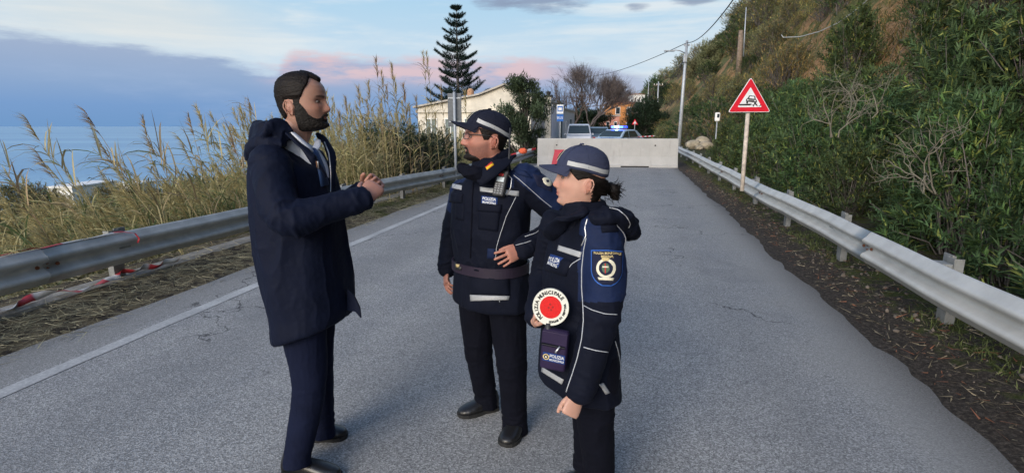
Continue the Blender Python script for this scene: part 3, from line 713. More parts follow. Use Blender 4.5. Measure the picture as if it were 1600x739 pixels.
def reeds():
    R = np.random.default_rng(52); wind = (-.75, -.1, .1)
    # standing canes one can make out against the sea and the sky
    protos = []
    for k in range(6):
        fb = Batch(); reed(fb, (0, 0, 0), 3.2, (-.30 - .08 * k, .02 * k, 0) if k < 4 else (-.06, 0, 0), np.random.default_rng(60 + k), nl=(30, 38, 26, 42, 30, 34)[k], wind=wind if k < 4 else (-.15, 0, .2), plume=k in (0, 2, 4, 5), curve=(.25, .45, .1, .35, .1, .2)[k], green=.3 if k < 4 else .08)
        o = fb.build('giant_reed', M_dry); protos.append(o)
    spots = []      # (px, py of tip, distance)
    for px, py, Y, k in ((62, 208, 7.0, 0), (96, 218, 6.4, 1), (118, 196, 6.8, 2), (150, 214, 6.2, 3), (172, 236, 6.6, 0), (200, 226, 7.2, 1), (212, 200, 7.4, 2), (235, 214, 7.0, 3), (246, 236, 7.8, 0),
                         (262, 206, 7.6, 1), (282, 198, 8.2, 2), (300, 216, 8.0, 3), (318, 196, 8.4, 0), (334, 190, 8.8, 1), (350, 214, 8.6, 2), (366, 206, 9.0, 3), (372, 236, 8.2, 0), (20, 250, 6.0, 1), (40, 262, 6.4, 2), (5, 238, 6.8, 3),
                         (392, 150, 10.5, 1), (378, 172, 10.0, 2)):
        spots.append((px, py, Y, k))
    for px, py, Y, k in ((560, 158, 11.2, 4), (577, 148, 11.5, 5), (588, 112, 11.8, 4), (598, 130, 12.2, 5), (612, 118, 12.0, 4), (618, 140, 12.6, 5), (604, 150, 12.8, 4), (632, 152, 12.4, 5), (640, 176, 12.2, 5), (650, 170, 13.0, 4), (548, 180, 11.0, 5), (530, 196, 10.6, 4), (540, 168, 11.4, 4),
                         (666, 186, 13.5, 5), (662, 96, 14.5, 5), (668, 98, 14.8, 5), (680, 190, 14.2, 4), (690, 150, 15.0, 5), (726, 160, 15.5, 4), (575, 176, 11.6, 5), (522, 170, 11.8, 5), (596, 170, 11.2, 4)):
        spots.append((px, py, Y, k))
    used = set()
    for px, py, Y, k in spots:
        tip = P(px, py, Y); o = protos[k]
        if k in used: o = o.copy(); COL.objects.link(o)
        used.add(k)
        V = protos[k].data; sc = R.uniform(.8, 1.2); a = R.normal() * .45
        Mrot = Matrix.Rotation(a, 3, 'Z')
        nose = Vector((0, 0, 0)); ls = (-.30 - .08 * k) * .8 * 3.2 if k < 4 else -.06 * .8 * 3.2
        nose = Mrot @ Vector((ls, 0, 2.95)) * sc
        o.location = tip - nose; o.rotation_euler = (0, 0, a); o.scale = (sc,) * 3
        if k < 4: tag(o, 'wind bent reed cane with drooping leaves in front of the sea', 'reed', 'leaning reed canes in front of the sea')
        else: tag(o, 'upright dry reed cane rising above the reed bed between the bearded man and the policeman', 'reed', 'upright dry reed canes before the white house')
    # the dense bed behind the rail
    fb = Batch()
    def bed(n, s0, s1, u0, u1, ztop, lean, hmin, green, wnd, nl=13, seed=0):
        R2 = np.random.default_rng(70 + seed)
        for i in range(n):
            s = R2.uniform(s0, s1); u = R2.uniform(u0, u1); g = H(s, u); zt = ztop(s, u) + R2.normal() * .16
            h = max(hmin, zt - g) * R2.choice([.75, .9, 1.0, 1.12]); reed(fb, RS(s, u, g - .1), h * R2.uniform(.8, 1.05), (lean[0] + R2.normal() * .12, lean[1] + R2.normal() * .12, 0), R2, nl=nl, plume=R2.random() < .5, green=green, wind=wnd)
    bed(620, 0.5, 9.0, -9.5, -5.9, lambda s, u: 0.50 + .16 * math.sin(s * 2.1) - .14 * max(0, -u - 6.5), (-.35, 0), .5, .34, (-.6, 0, 0), seed=1)
    bed(420, 5.5, 11.5, -9.0, -5.9, lambda s, u: 0.72 + .22 * math.sin(s * 1.7) - .08 * max(0, -u - 6.5), (-.35, 0), .5, .32, (-.6, 0, 0), seed=2)
    bed(680, 10.6, 16.5, -9.0, -5.9, lambda s, u: 1.62 + .5 * math.sin(s * 1.9), (-.10, 0), .8, .10, (-.15, 0, .1), nl=19, seed=3)
    bed(420, 15.5, 25, -8.5, -5.7, lambda s, u: .95 + .35 * math.sin(s * 1.9), (-.06, 0), .8, .14, (-.1, 0, .1), seed=4)
    bed(420, 1.0, 12.0, -14, -9, lambda s, u: -0.35, (-.3, 0), .9, .5, (-.5, 0, 0), nl=11, seed=5)
    tag(fb.build('reed_bed', M_dry), kind='stuff')
reeds()
# shrubs growing out of the reed bed and down the slope
low = [shrub('dark_shrub', 1.2, 1.7, 420, 0.10, 0.04, M_dark_leaf, per=13, shoot=.3, seed=s, up=.7, dry=.03, seg=1, tmin=.7, tmax=2.0) for s in (91, 92)]
low += [shrub('olive_shrub', 1.2, 1.5, 420, 0.12, 0.035, M_scrub, per=13, shoot=.3, seed=93, up=.7, dry=.15, seg=1, tmin=.5, tmax=1.2)]
k = 0
for px, py, Y, sc in ((30, 318, 11, 1.0), (150, 300, 13, 1.0), (632, 205, 14.5, 1.0), (650, 222, 15.5, 1.0), (600, 200, 15, .9), (688, 212, 17, .9), (250, 270, 15, 1.2), (330, 262, 17, 1.2), (60, 275, 24, 1.5), (200, 268, 30, 2.0), (20, 270, 32, 1.8), (300, 262, 34, 1.6), (370, 262, 28, 1.5)):
    tp = P(px, py + (14 if px < 400 else 0), Y); far_ = px < 400
    place(low[2] if far_ else low[k % 2], tp - Vector((0, 0, 1.6 * sc)), k * 1.3, sc, 'olive shrub down the slope between the leaning reeds and the sea' if far_ else 'dark green shrub among the reeds in front of the white house', 'olive shrubs down the slope' if far_ else 'dark shrubs among the reeds', 'shrub'); k += 1

# far coastal land below: a wood of small trees read as one mass
def coastal_scrub():
    R = np.random.default_rng(97); fb = Batch(); n = 30000
    s = R.random(n) ** 1.2 * 330 + 6; u = -R.random(n) * 110 - 16
    z = height(s, u); c = fbm(np.stack([s * .16, u * .16, s * 0], -1), 3); keep = c > .44; s, u, z, c = s[keep], u[keep], z[keep], c[keep]; m = len(s)
    hh = (c - .44) * 9
    base = np.stack([s * SA + u * CA, s * CA - u * SA, z + hh * R.random(m)], -1); base = np.repeat(base, 3, 0) + R.normal(size=(m * 3, 3)) * .35
    d = R.normal(size=(m * 3, 3)) + [0, 0, .7]; k = R.uniform(.6, 1.9, m * 3)[:, None] * np.array([[1.1, 1, .8]])
    fb.add(*leaves(base, d, R.uniform(.3, .8, m * 3), R.uniform(.12, .3, m * 3), .2, 1, R, k))
    tag(fb.build('coastal_scrub', M_scrub), kind='stuff')
coastal_scrub()

# ------------------------------------------------------------------ trees
def norfolk(base, top):
    R = np.random.default_rng(5); base = Vector(base); Ht = top - base.z
    root = empty('norfolk_pine', base); tag(root, 'tall tiered conifer rising behind the white house', 'tree')
    tb = Batch(); tb.stem([Vector((0, 0, Ht * t)) for t in np.linspace(0, 1, 9)], [.22 * (1 - t) + .02 for t in np.linspace(0, 1, 9)], 8)
    fb = Batch(); tiers = 15
    for i in range(tiers):
        t = 0.16 + 0.82 * (i / (tiers - 1)) ** 0.92; z = Ht * t; L = 3.1 * (1 - t) ** 0.72 * (1.0 if i > 2 else .9) + .16
        for j in range(5 if i % 2 else 6):
            a = j * math.pi / 2.8 + i * .85 + R.normal() * .25; Lj = L * R.uniform(.66, 1.14); o = Vector((math.cos(a), math.sin(a), 0)); pts = []
            for q in range(6):
                w = q / 5; pts.append(Vector((0, 0, z)) + o * Lj * w + Vector((0, 0, Lj * (-.06 * w + .50 * w * w))))
            tb.stem(pts, [.04 * (1 - w / 6) * (1 - t * .5) for w in range(6)], 4)
            # branchlets rising either side of the branch, wrapped with needles
            nb_ = max(3, int(Lj * 4.2))
            for q in range(nb_):
                w = .22 + .78 * (q + .5) / nb_; p = Vector((0, 0, z)) + o * Lj * w + Vector((0, 0, Lj * (-.06 * w + .50 * w * w)))
                for sgn in (-1, 1):
                    sd = Vector((-o.y, o.x, 0)) * sgn; l2 = Lj * .30 * (1.15 - w * .75) + .16
                    e = p + (sd * .75 + o * .55 + Vector((0, 0, .5))).normalized() * l2; m = 62
                    tt = R.random(m)[:, None]; pos = np.array(p) * (1 - tt) + np.array(e) * tt; dv = np.array((e - p).normalized())
                    d = dv + R.normal(size=(m, 3)) * .55; kk = R.uniform(.6, 1.6, m)[:, None] * np.ones((1, 3))
                    fb.add(*leaves(pos, d, R.uniform(.15, .26, m), .05, 0, 1, R, kk))
    fb.build('crown', M_pine, root, smooth=False); tb.build('trunk', M_bark, root)
    return root
pb = P(716, 165, 47); norfolk(Vector((pb.x, pb.y, -1.0)), P(713, 11, 47).z)

def bare_tree(seed, Ht, spread=.5, lvl=6, fan=3, r0=.16, tint=(1, 1, 1), name='bare_tree', label='', group=None, up=.25, leafy=0, leafmat_=None, jitter=.25, shrinks=.74):
    R = np.random.default_rng(seed); tb = Batch(); ends = []
    def grow(p, d, L, r, k):
        m = p + d * L * .5 + Vector(R.normal(size=3) * L * .05); e = p + d * L
        r = max(r, .008); tb.stem([p, m, e], [r, r * .85, r * .7], 5 if k > 3 else 3, tint=tuple(np.array(tint) * R.uniform(.8, 1.2)))
        if k <= 2: ends.append((e, d, L))
        if k == 0: return
        for j in range(fan if k > 1 else 3):
            nd = (d + Vector(R.normal(size=3)) * spread + Vector((0, 0, up))).normalized()
            grow(e if j else m.lerp(e, .6), nd, L * shrinks * R.uniform(.75, 1.15), r * .62, k - 1)
    grow(Vector((0, 0, -.3)), Vector((0, 0, 1)), Ht * .26, r0, lvl)
    root = empty(name); tag(root, label, 'tree', group)
    V = np.concatenate(tb.V); V *= Ht / V[:, 2].max(); tb.V = [V]; tb.F = [np.concatenate(tb.F)]; tb.T = [np.concatenate(tb.T)]
    tb.build('branches', M_bark, root)
    return root
def crown_tree(seed, Ht, Rd, nsh, ml, name, label, group=None, trunk=.35, leafL=.3, leafW=.12, per=14, tint=1.0, shape=1.0, low=.25):
    """trunk, limbs and a crown of leaf clumps with gaps"""
    R = np.random.default_rng(seed); root = empty(name); tag(root, label, 'tree', group); tb, fb = Batch(), Batch()
    tb.stem([Vector((0, 0, -.3)), Vector((.05 * Rd, 0, Ht * .3)), Vector((0, .06 * Rd, Ht * .7)), Vector((0, 0, Ht * .92))], [Ht * .035, Ht * .028, Ht * .015, .02], 7)
    nc = 46; th = R.random(nc) * 6.28; v = R.random(nc); z = Ht * (low + (1 - low) * v); w = np.sqrt(np.clip(1 - ((v - .42) / .60) ** 2, .02, 1)) * Rd * shape
    rr = w * R.uniform(.35, 1.0, nc); cen = np.stack([np.cos(th) * rr, np.sin(th) * rr, z], -1); size = Rd * R.uniform(.22, .42, nc)
    for c in cen[::2]: tb.stem([Vector((0, 0, max(.2, c[2] * .45))), Vector(c) * .6 + Vector((0, 0, c[2] * .25)), Vector(c)], [.05, .035, .01], 4)
    k = R.integers(0, nc, nsh); q = nrmz(R.normal(size=(nsh, 3))) * (R.random(nsh) ** .4 * size[k])[:, None]; tip = cen[k] + q * [1, 1, .8]
    base = np.repeat(tip, per, 0) + R.normal(size=(nsh * per, 3)) * leafL * .55
    d = np.repeat(nrmz(q + [0, 0, .25 * Rd]), per, 0) + R.normal(size=(nsh * per, 3)) * .8
    kk = (np.repeat(R.uniform(.6, 1.5, nsh) * (R.uniform(.75, 1.25, nc)[k]), per) * R.uniform(.8, 1.2, nsh * per))[:, None] * np.ones((1, 3)) * tint
    fb.add(*leaves(base, d, leafL * R.uniform(.6, 1.2, nsh * per), leafW, .3, 1, R, kk))
    fb.build('crown', ml, root, smooth=False); tb.build('trunk', M_bark, root)
    return root
def at_px(o, px, py_base_z, Y, rz=0, sc=1.0):
    """stand o on height z at image column px, Y metres ahead"""
    p = P(px, 197, Y); o.location = Vector((p.x, p.y, py_base_z)); o.rotation_euler = (0, 0, rz); o.scale = (sc,) * 3; return o
t = crown_tree(110, 4.6, 1.15, 1500, M_dark_leaf, 'evergreen_tree', 'dense dark bushy tree in front of the white house', leafL=.16, leafW=.06, per=12, tint=1.9, low=.12); at_px(t, 820, -1.0, 24.5)
g = at_px(bare_tree(201, 9.8, spread=.33, label='large bare brown tree behind the parked cars', r0=.20, lvl=7, fan=4, shrinks=.80, up=.20, tint=(1.25, 1.2, 1.2)), 922, -.3, 66)
g = at_px(bare_tree(205, 7.0, spread=.40, shrinks=.8, up=.1, label='bare reddish tree beside the end of the white house', r0=.22, lvl=6, tint=(1.05, .92, .85)), 893, -.3, 60)
g = at_px(bare_tree(207, 9.0, spread=.36, fan=3, shrinks=.8, up=.1, label='thin pale bare tree above the orange house', r0=.12, lvl=6, tint=(1.7, 1.6, 1.5)), 982, 0, 100)
g = at_px(bare_tree(209, 8.0, spread=.40, shrinks=.8, up=.1, label='small bare tree between the house chimney and the big bare tree', r0=.14, lvl=6), 866, -.5, 72)
t = crown_tree(120, 4.2, 2.6, 1300, M_dark_leaf, 'evergreen_tree', 'low dark evergreen mass under the large bare tree', leafL=.32, leafW=.14, per=10, low=.05, tint=1.1); at_px(t, 912, -.6, 72)
t = crown_tree(121, 3.6, 2.2, 1000, M_dark_leaf, 'evergreen_tree', 'dark evergreen behind the flashing police car', leafL=.32, leafW=.14, per=10, low=.05, tint=1.2); at_px(t, 934, -.3, 74)
t = crown_tree(122, 5.4, 3.0, 1500, M_dark_leaf, 'evergreen_tree', 'dark rounded tree at the foot of the hill right of the orange house', leafL=.34, leafW=.15, per=10, low=.02, tint=1.1); at_px(t, 1008, -.3, 76)
t = crown_tree(123, 3.4, 1.9, 900, M_dark_leaf, 'evergreen_tree', 'small round dark tree on the skyline of the far hill', leafL=.3, leafW=.14, per=10, low=.1, tint=1.1); at_px(t, 1037, H(*(lambda p: (p.x * SA + p.y * CA, p.x * CA - p.y * SA))(P(1037, 197, 104))) - .2 + 1.0, 104)
t = crown_tree(124, 4.6, 1.3, 700, M_dark_leaf, 'conifer', 'narrow brown conifer beside the white house roof', leafL=.25, leafW=.1, per=10, low=.05, tint=(1.6)); at_px(t, 873, -.3, 68)
# shaggy skyline trees on the hill
for px, py, Y, sd, lab in ((1108, 66, 72, 131, 'shaggy brownish tree on the hill skyline next to the street pole'), (1132, 64, 74, 132, 'thin grey topped tree on the hill skyline by the wooden pole'), (1088, 96, 84, 133, 'dark small tree on the lower hill skyline')):
    hgt = 4.2; t = crown_tree(sd, hgt, 1.6, 700, M_scrub, 'hill_tree', lab, leafL=.3, leafW=.1, per=10, low=.1, tint=1.3); p = P(px, py, Y); t.location = p - Vector((0, 0, hgt))
# pale dead branches hanging over the clay scar
def dead_shrub(seed, loc, Ht, label, sp=.8, up=-.12, lean=(0, 0, 1)):
    R = np.random.default_rng(seed); tb = Batch()
    def grow(p, d, L, r, k):
        pts = [p]; dd = d.copy()
        for q in range(4): dd = (dd + Vector(R.normal(size=3)) * .28 + Vector((0, 0, up))).normalized(); pts.append(pts[-1] + dd * L / 4)
        tb.stem(pts, [r * (1 - q * .13) for q in range(5)], 5, tint=(R.uniform(.8, 1.3),) * 3)
        if k: 
            for j in range(3): grow(pts[2 + j % 3], (dd + Vector(R.normal(size=3)) * sp).normalized(), L * .72, r * .6, k - 1)
    for j in range(3): grow(Vector((R.normal() * .1, R.normal() * .1, 0)), (Vector(lean) + Vector(R.normal(size=3)) * .5).normalized(), Ht * .5, .013, 3)
    root = empty('dead_shrub', loc); tag(root, label, 'shrub'); tb.build('branches', M_twig, root)
c = RS(10.5, 8.0); 
for px, py, Y, sd, hh, lab, up in ((1400, 92, 11.2, 1, 2.6, 'tangle of pale dead branches hanging over the bare clay scar', -.22), (1445, 150, 10.0, 2, 1.7, 'lower tangle of pale bare branches under the clay scar', -.16), (1330, 185, 9.6, 3, 1.0, 'small pale dead twigs beside the warning sign thicket', .05), (1440, 300, 6.2, 5, .9, 'pale bent dead twigs among the near oleanders', .05), (1300, 215, 8.6, 6, .9, 'grey forked dead branch among oleanders behind the rail', .0)):
    dead_shrub(sd, hit_ground(px, py) if py < 180 else P(px, py, Y), hh, lab, up=up)
# bulrush-like dry cane fan of tall bent dry grass on the right bank
# ------------------------------------------------------------------ buildings and street things
RotY = Matrix.Rotation(-YAW, 3, 'Z')
def rbox(mb, s0, s1, u0, u1, z0, z1, mi=0):
    """box in road coordinates"""
    V = [RS(s, u, z) for s in (s0, s1) for u in (u0, u1) for z in (z0, z1)]
    mb.add(V, [(0,1,3,2),(4,6,7,5),(0,4,5,1),(2,3,7,6),(0,2,6,4),(1,5,7,3)], mi); return mb
M_wall = mat('weathered_plaster', (0.60, 0.555, 0.47), 0.9, var=0.22, scale=1.2, bump=0.2, bscale=20)
M_white = mat('white_plaster', (0.78, 0.77, 0.74), 0.9, var=0.12, scale=1.5, bump=0.1)
M_glass = mat('dark_window_glass', (0.03, 0.04, 0.05), 0.15, var=0.2)
M_shut = mat('grey_green_shutter', (0.16, 0.20, 0.19), 0.7, var=0.2)
M_roof = mat('faded_roof', (0.40, 0.37, 0.33), 0.9, var=0.25, scale=3, bump=.3)
M_steel = mat('grey_pole_steel', (0.40, 0.43, 0.46), 0.5, metal=0.3, var=0.15, scale=8)
M_wood = mat('old_pole_wood', (0.20, 0.15, 0.11), 0.9, var=0.35, scale=6, bump=.4)
M_black = mat('black_plastic', (0.02, 0.02, 0.022), 0.5, var=0.2)
def window(parent, s, u0, u1, z0, z1, nrm='s', depth=0.06, panes=2, shut=False):
    fm = MB(); t = 0.06
    def bx(a0, a1, b0, b1, d0, d1, mb):
        if nrm == 's': rbox(mb, s + d0, s + d1, a0, a1, b0, b1)
        else: rbox(mb, a0, a1, s + d0, s + d1, b0, b1)
    sg = -1 if nrm == 's' else 1
    lo, hi = sorted((sg * depth, -sg * .02))
    for a0, a1, b0, b1 in ((u0, u1, z0, z0 + t), (u0, u1, z1 - t, z1), (u0, u0 + t, z0 + t, z1 - t), (u1 - t, u1, z0 + t, z1 - t)): bx(a0, a1, b0, b1, lo, hi, fm)
    if panes == 2: m = (u0 + u1) / 2; bx(m - .03, m + .03, z0 + t, z1 - t, lo, hi, fm)
    w = fm.build('window', M_white, parent)
    g = MB(); lo, hi = sorted((sg * .03, -sg * .02)); bx(u0 + t, u1 - t, z0 + t, z1 - t, lo, hi, g); g.build('pane', M_shut if shut else M_glass, w)
    sl = MB(); lo, hi = sorted((sg * .12, -sg * .02)); bx(u0 - .06, u1 + .06, z0 - .07, z0 - .003, lo, hi, sl); sl.build('sill', M_white, w)

def white_house():
    root = empty('white_house', RS(34, -9, 0)); tag(root, 'long pale single storey house with low gable by the sea side of the road', 'house')
    s0, s1 = 33.0, 44.0; u0, u1 = -13.4, -6.0; ze = 2.75; zp = 4.05; up = -7.6
    mb = MB()
    poly = [(u0, -2.0), (u1, -2.0), (u1, 3.4), (up, zp), (-9.3, 3.45), (u0, ze)]
    V = [RS(s0, u, z) for u, z in poly] + [RS(s1, u, z) for u, z in poly]; n = len(poly)
    mb.add(V, [tuple(range(n)), tuple(range(n, 2*n))[::-1]] + [(i, n+i, n+(i+1)%n, (i+1)%n) for i in range(n)]); mb.build('wall', M_wall, root)
    mb = MB()   # thin roof slabs lying on the gable
    for (a, za), (b, zb) in (((u0 - .25, ze - .02), (-9.3, 3.47)), ((-9.3, 3.47), (up, zp + .02)), ((up, zp + .02), (u1 + .15, 3.36))):
        V = [RS(s, u, z + dz) for s in (s0 - .25, s1 + .2) for u, z in ((a, za), (b, zb)) for dz in (0.015, 0.12)]
        mb.add(V, [(0,1,3,2),(4,6,7,5),(0,4,5,1),(2,3,7,6),(0,2,6,4),(1,5,7,3)])
    mb.build('roof', M_roof, root)
    mb = MB(); rbox(mb, s0 - .14, s0 - .003, u0 - .1, u1 + .05, 2.45, 2.62); mb.build('string_course', M_wall, root)
    for a, b, z0, z1 in ((-12.9, -12.1, .4, 2.1), (-11.6, -10.8, .4, 2.1), (-10.3, -9.5, .4, 2.1), (-8.9, -8.1, .4, 2.1)): window(root, s0, a, b, z0, z1, shut=True)
    mb = MB(); mb.tube([RS(36.5, -10.9, 2.9), RS(36.5, -10.9, 4.0), RS(36.5, -10.9, 4.15)], [.24, .24, .12], 10); mb.build('chimney', mat('terracotta', (.42, .24, .14), .9), root)
white_house()
def roadside_annex():
    root = empty('white_annex', RS(40, -6, 0)); tag(root, 'flat roofed white annex whose wall runs along the road behind the barrier', 'house')
    mb = MB(); rbox(mb, 38.0, 54.0, -9.8, -5.45, -1, 2.95); mb.build('wall', M_white, root)
    mb = MB(); rbox(mb, 37.9, 54.1, -9.9, -5.35, 2.953, 3.08); mb.build('parapet', M_wall, root)
    for a in (43.0, 50.0):
        mb = MB(); rbox(mb, a, a + .9, -5.47, -5.39, 0.0, 2.2); d = mb.build('door', M_shut, root)
        MB().tube([RS(a + .15, -5.385, 1.0), RS(a + .15, -5.35, 1.0)], .03, 6).build('handle', M_steel, d)
    window(root, -5.45, 46.6, 47.5, 1.1, 2.1, nrm='u')
    p = MB(); c = P(857, 145, 36.5); p.box((c.x, c.y, 1.2), (.42, .42, 4.6), RotY, bev=.02); p2 = p.build('chimney', M_wall, root)
    p = MB(); p.box((c.x, c.y, 3.56), (.56, .56, .10), RotY); p.tube([Vector((c.x, c.y, 3.6)), Vector((c.x, c.y, 3.85))], [.13, .16], 8, 0); p.build('chimney_cap', M_dark, p2)
roadside_annex()
def far_house(name, label, px0, px1, pyt, Y, base, depth, wallm, floors=2, roofm=None, cols=3, roofh=0.0, balcony=False):
    a, b = P(px0, pyt, Y), P(px1, pyt, Y); w = b.x - a.x; top = a.z; root = empty(name, ((a.x + b.x) / 2, Y, base)); tag(root, label, 'house')
    mb = MB(); mb.box(((a.x + b.x) / 2, Y + depth / 2, (top + base) / 2), (w, depth, top - base)); mb.build('wall', wallm, root)
    rf = MB()
    if roofh > 0:
        cx = (a.x + b.x) / 2; V = [Vector((a.x - .3, Y - .3, top + .01)), Vector((b.x + .3, Y - .3, top + .01)), Vector((b.x + .3, Y + depth + .3, top + .01)), Vector((a.x - .3, Y + depth + .3, top + .01)), Vector((a.x + w * .2, Y + depth / 2, top + roofh)), Vector((b.x - w * .2, Y + depth / 2, top + roofh))]
        rf.add(V, [(0,1,5,4),(1,2,5),(2,3,4,5),(3,0,4),(3,2,1,0)])
    else: rf.box(((a.x + b.x) / 2, Y + depth / 2, top + .1), (w + .3, depth + .3, .18))
    rf.build('roof', roofm or M_roof, root)
    fh = (top - base) / floors
    for f in range(floors):
        for k in range(cols):
            x = a.x + w * (k + .5) / cols; z = base + fh * f + fh * .52
            m = MB(); m.box((x, Y - .03, z), (w / cols * .42, .06, fh * .5)); wn = m.build('window', M_white, root)
            m = MB(); m.box((x, Y - .07, z), (w / cols * .34, .03, fh * .42)); m.build('pane', M_glass, wn)
    if balcony:
        m = MB(); m.box(((a.x + b.x) / 2, Y - .5, base + fh + .05), (w * .9, 1.0, .12)); bl = m.build('balcony', M_white, root)
        for q in range(15): m = MB(); 
        m = MB(); m.box(((a.x + b.x) / 2, Y - .98, base + fh + 1.0), (w * .9, .04, .05)); m.build('railing', M_steel, bl)
    return root
M_orange = mat('orange_plaster', (0.52, 0.22, 0.07), 0.85, var=.15, scale=.8)
M_pink = mat('salmon_plaster', (0.58, 0.27, 0.20), 0.85, var=.15, scale=.8)
M_tile = mat('red_roof_tile', (0.34, 0.14, 0.09), 0.85, var=.3, scale=2)
far_house('orange_house', 'orange house with upper storey above the police car', 957, 992, 162, 90, .4, 8, M_orange, 2, M_tile, 2)
far_house('pink_house', 'small salmon house with white windows below the orange one', 944, 968, 182, 84, -.3, 5, M_pink, 1, M_roof, 2, balcony=False)
far_house('white_hill_house', 'white house high on the far hillside near the skyline', 990, 1008, 148, 160, 4, 8, M_white, 2, M_tile, 3)
far_house('hill_villa', 'low white villa on the far hill behind thin poles', 1010, 1030, 150, 190, 6, 8, M_white, 1, M_tile, 3)
far_house('tile_roofed_house', 'little white tile roofed house beside the bare trees', 958, 984, 160, 120, 2, 8, M_white, 2, M_tile, 3, roofh=1.2)
def slope_house():
    g = P(92, 296, 62)
    far_house('slope_house', 'low white house down the slope seen through the reeds', 74, 112, 294, 62, g.z - 3.0, 7, M_white, 1, M_white, 4)
    far_house('slope_shed', 'pale flat shed down the slope partly hidden by reeds', 170, 205, 290, 74, P(180, 290, 74).z - 3, 5, M_white, 1, M_white, 2)
slope_house()
# distant hill behind the houses
def far_hill():
    R = np.random.default_rng(3); xs = np.linspace(0, 1, 60); ys = np.linspace(0, 1, 30); V = []
    for x in xs:
        for y in ys:
            px = 985 + (1180 - 985) * x; X = P(px, 197, 260 + 160 * y).x
            h = 34 * min(1, (x * 3.6)) ** 1.1 * math.sin(math.pi * min(1, y * .5 + .10)) + 22 * x
            h *= (0.85 + .3 * float(fbm(np.array([[x * 6, y * 6, 2.0]]))[0])); V.append((X, 260 + 160 * y, h - 2.5))
    n = len(ys); Fs = [(i*n+j, (i+1)*n+j, (i+1)*n+j+1, i*n+j+1) for i in range(59) for j in range(29)]
    m = mat('far_hill_scrub', (0.085, 0.095, 0.05), .9, var=.55, scale=.25, bump=.5, bscale=1.5)
    tag(mkobj('hill', V, Fs, m), kind='structure')
far_hill()

# ------------------------------------------------------------------ signs, poles and wires
def text_mesh(s, size=1.0, bold=0.0):
    """letters as mesh data centred on the origin in x/y: (verts, faces)"""
    cu = bpy.data.curves.new('lettering', 'FONT'); cu.body = s; cu.size = size; cu.align_x = 'CENTER'; cu.align_y = 'CENTER'; cu.offset = bold; cu.resolution_u = 3
    o = bpy.data.objects.new('lettering', cu); COL.objects.link(o); bpy.context.view_layer.update()
    me = bpy.data.meshes.new_from_object(o); V = [v.co.copy() for v in me.vertices]; Fs = [tuple(p.vertices) for p in me.polygons]
    bpy.data.objects.remove(o); bpy.data.curves.remove(cu); bpy.data.meshes.remove(me); return V, Fs
M_wpaint = mat('white_sign_paint', (0.72, 0.74, 0.76), .45, var=.06)
M_rpaint = mat('red_sign_paint', (0.62, 0.012, 0.03), .4, var=.08)
M_kpaint = mat('black_sign_paint', (0.02, 0.02, 0.022), .5, var=0)
M_bpaint = mat('blue_sign_paint', (0.02, 0.12, 0.42), .4, var=.06)
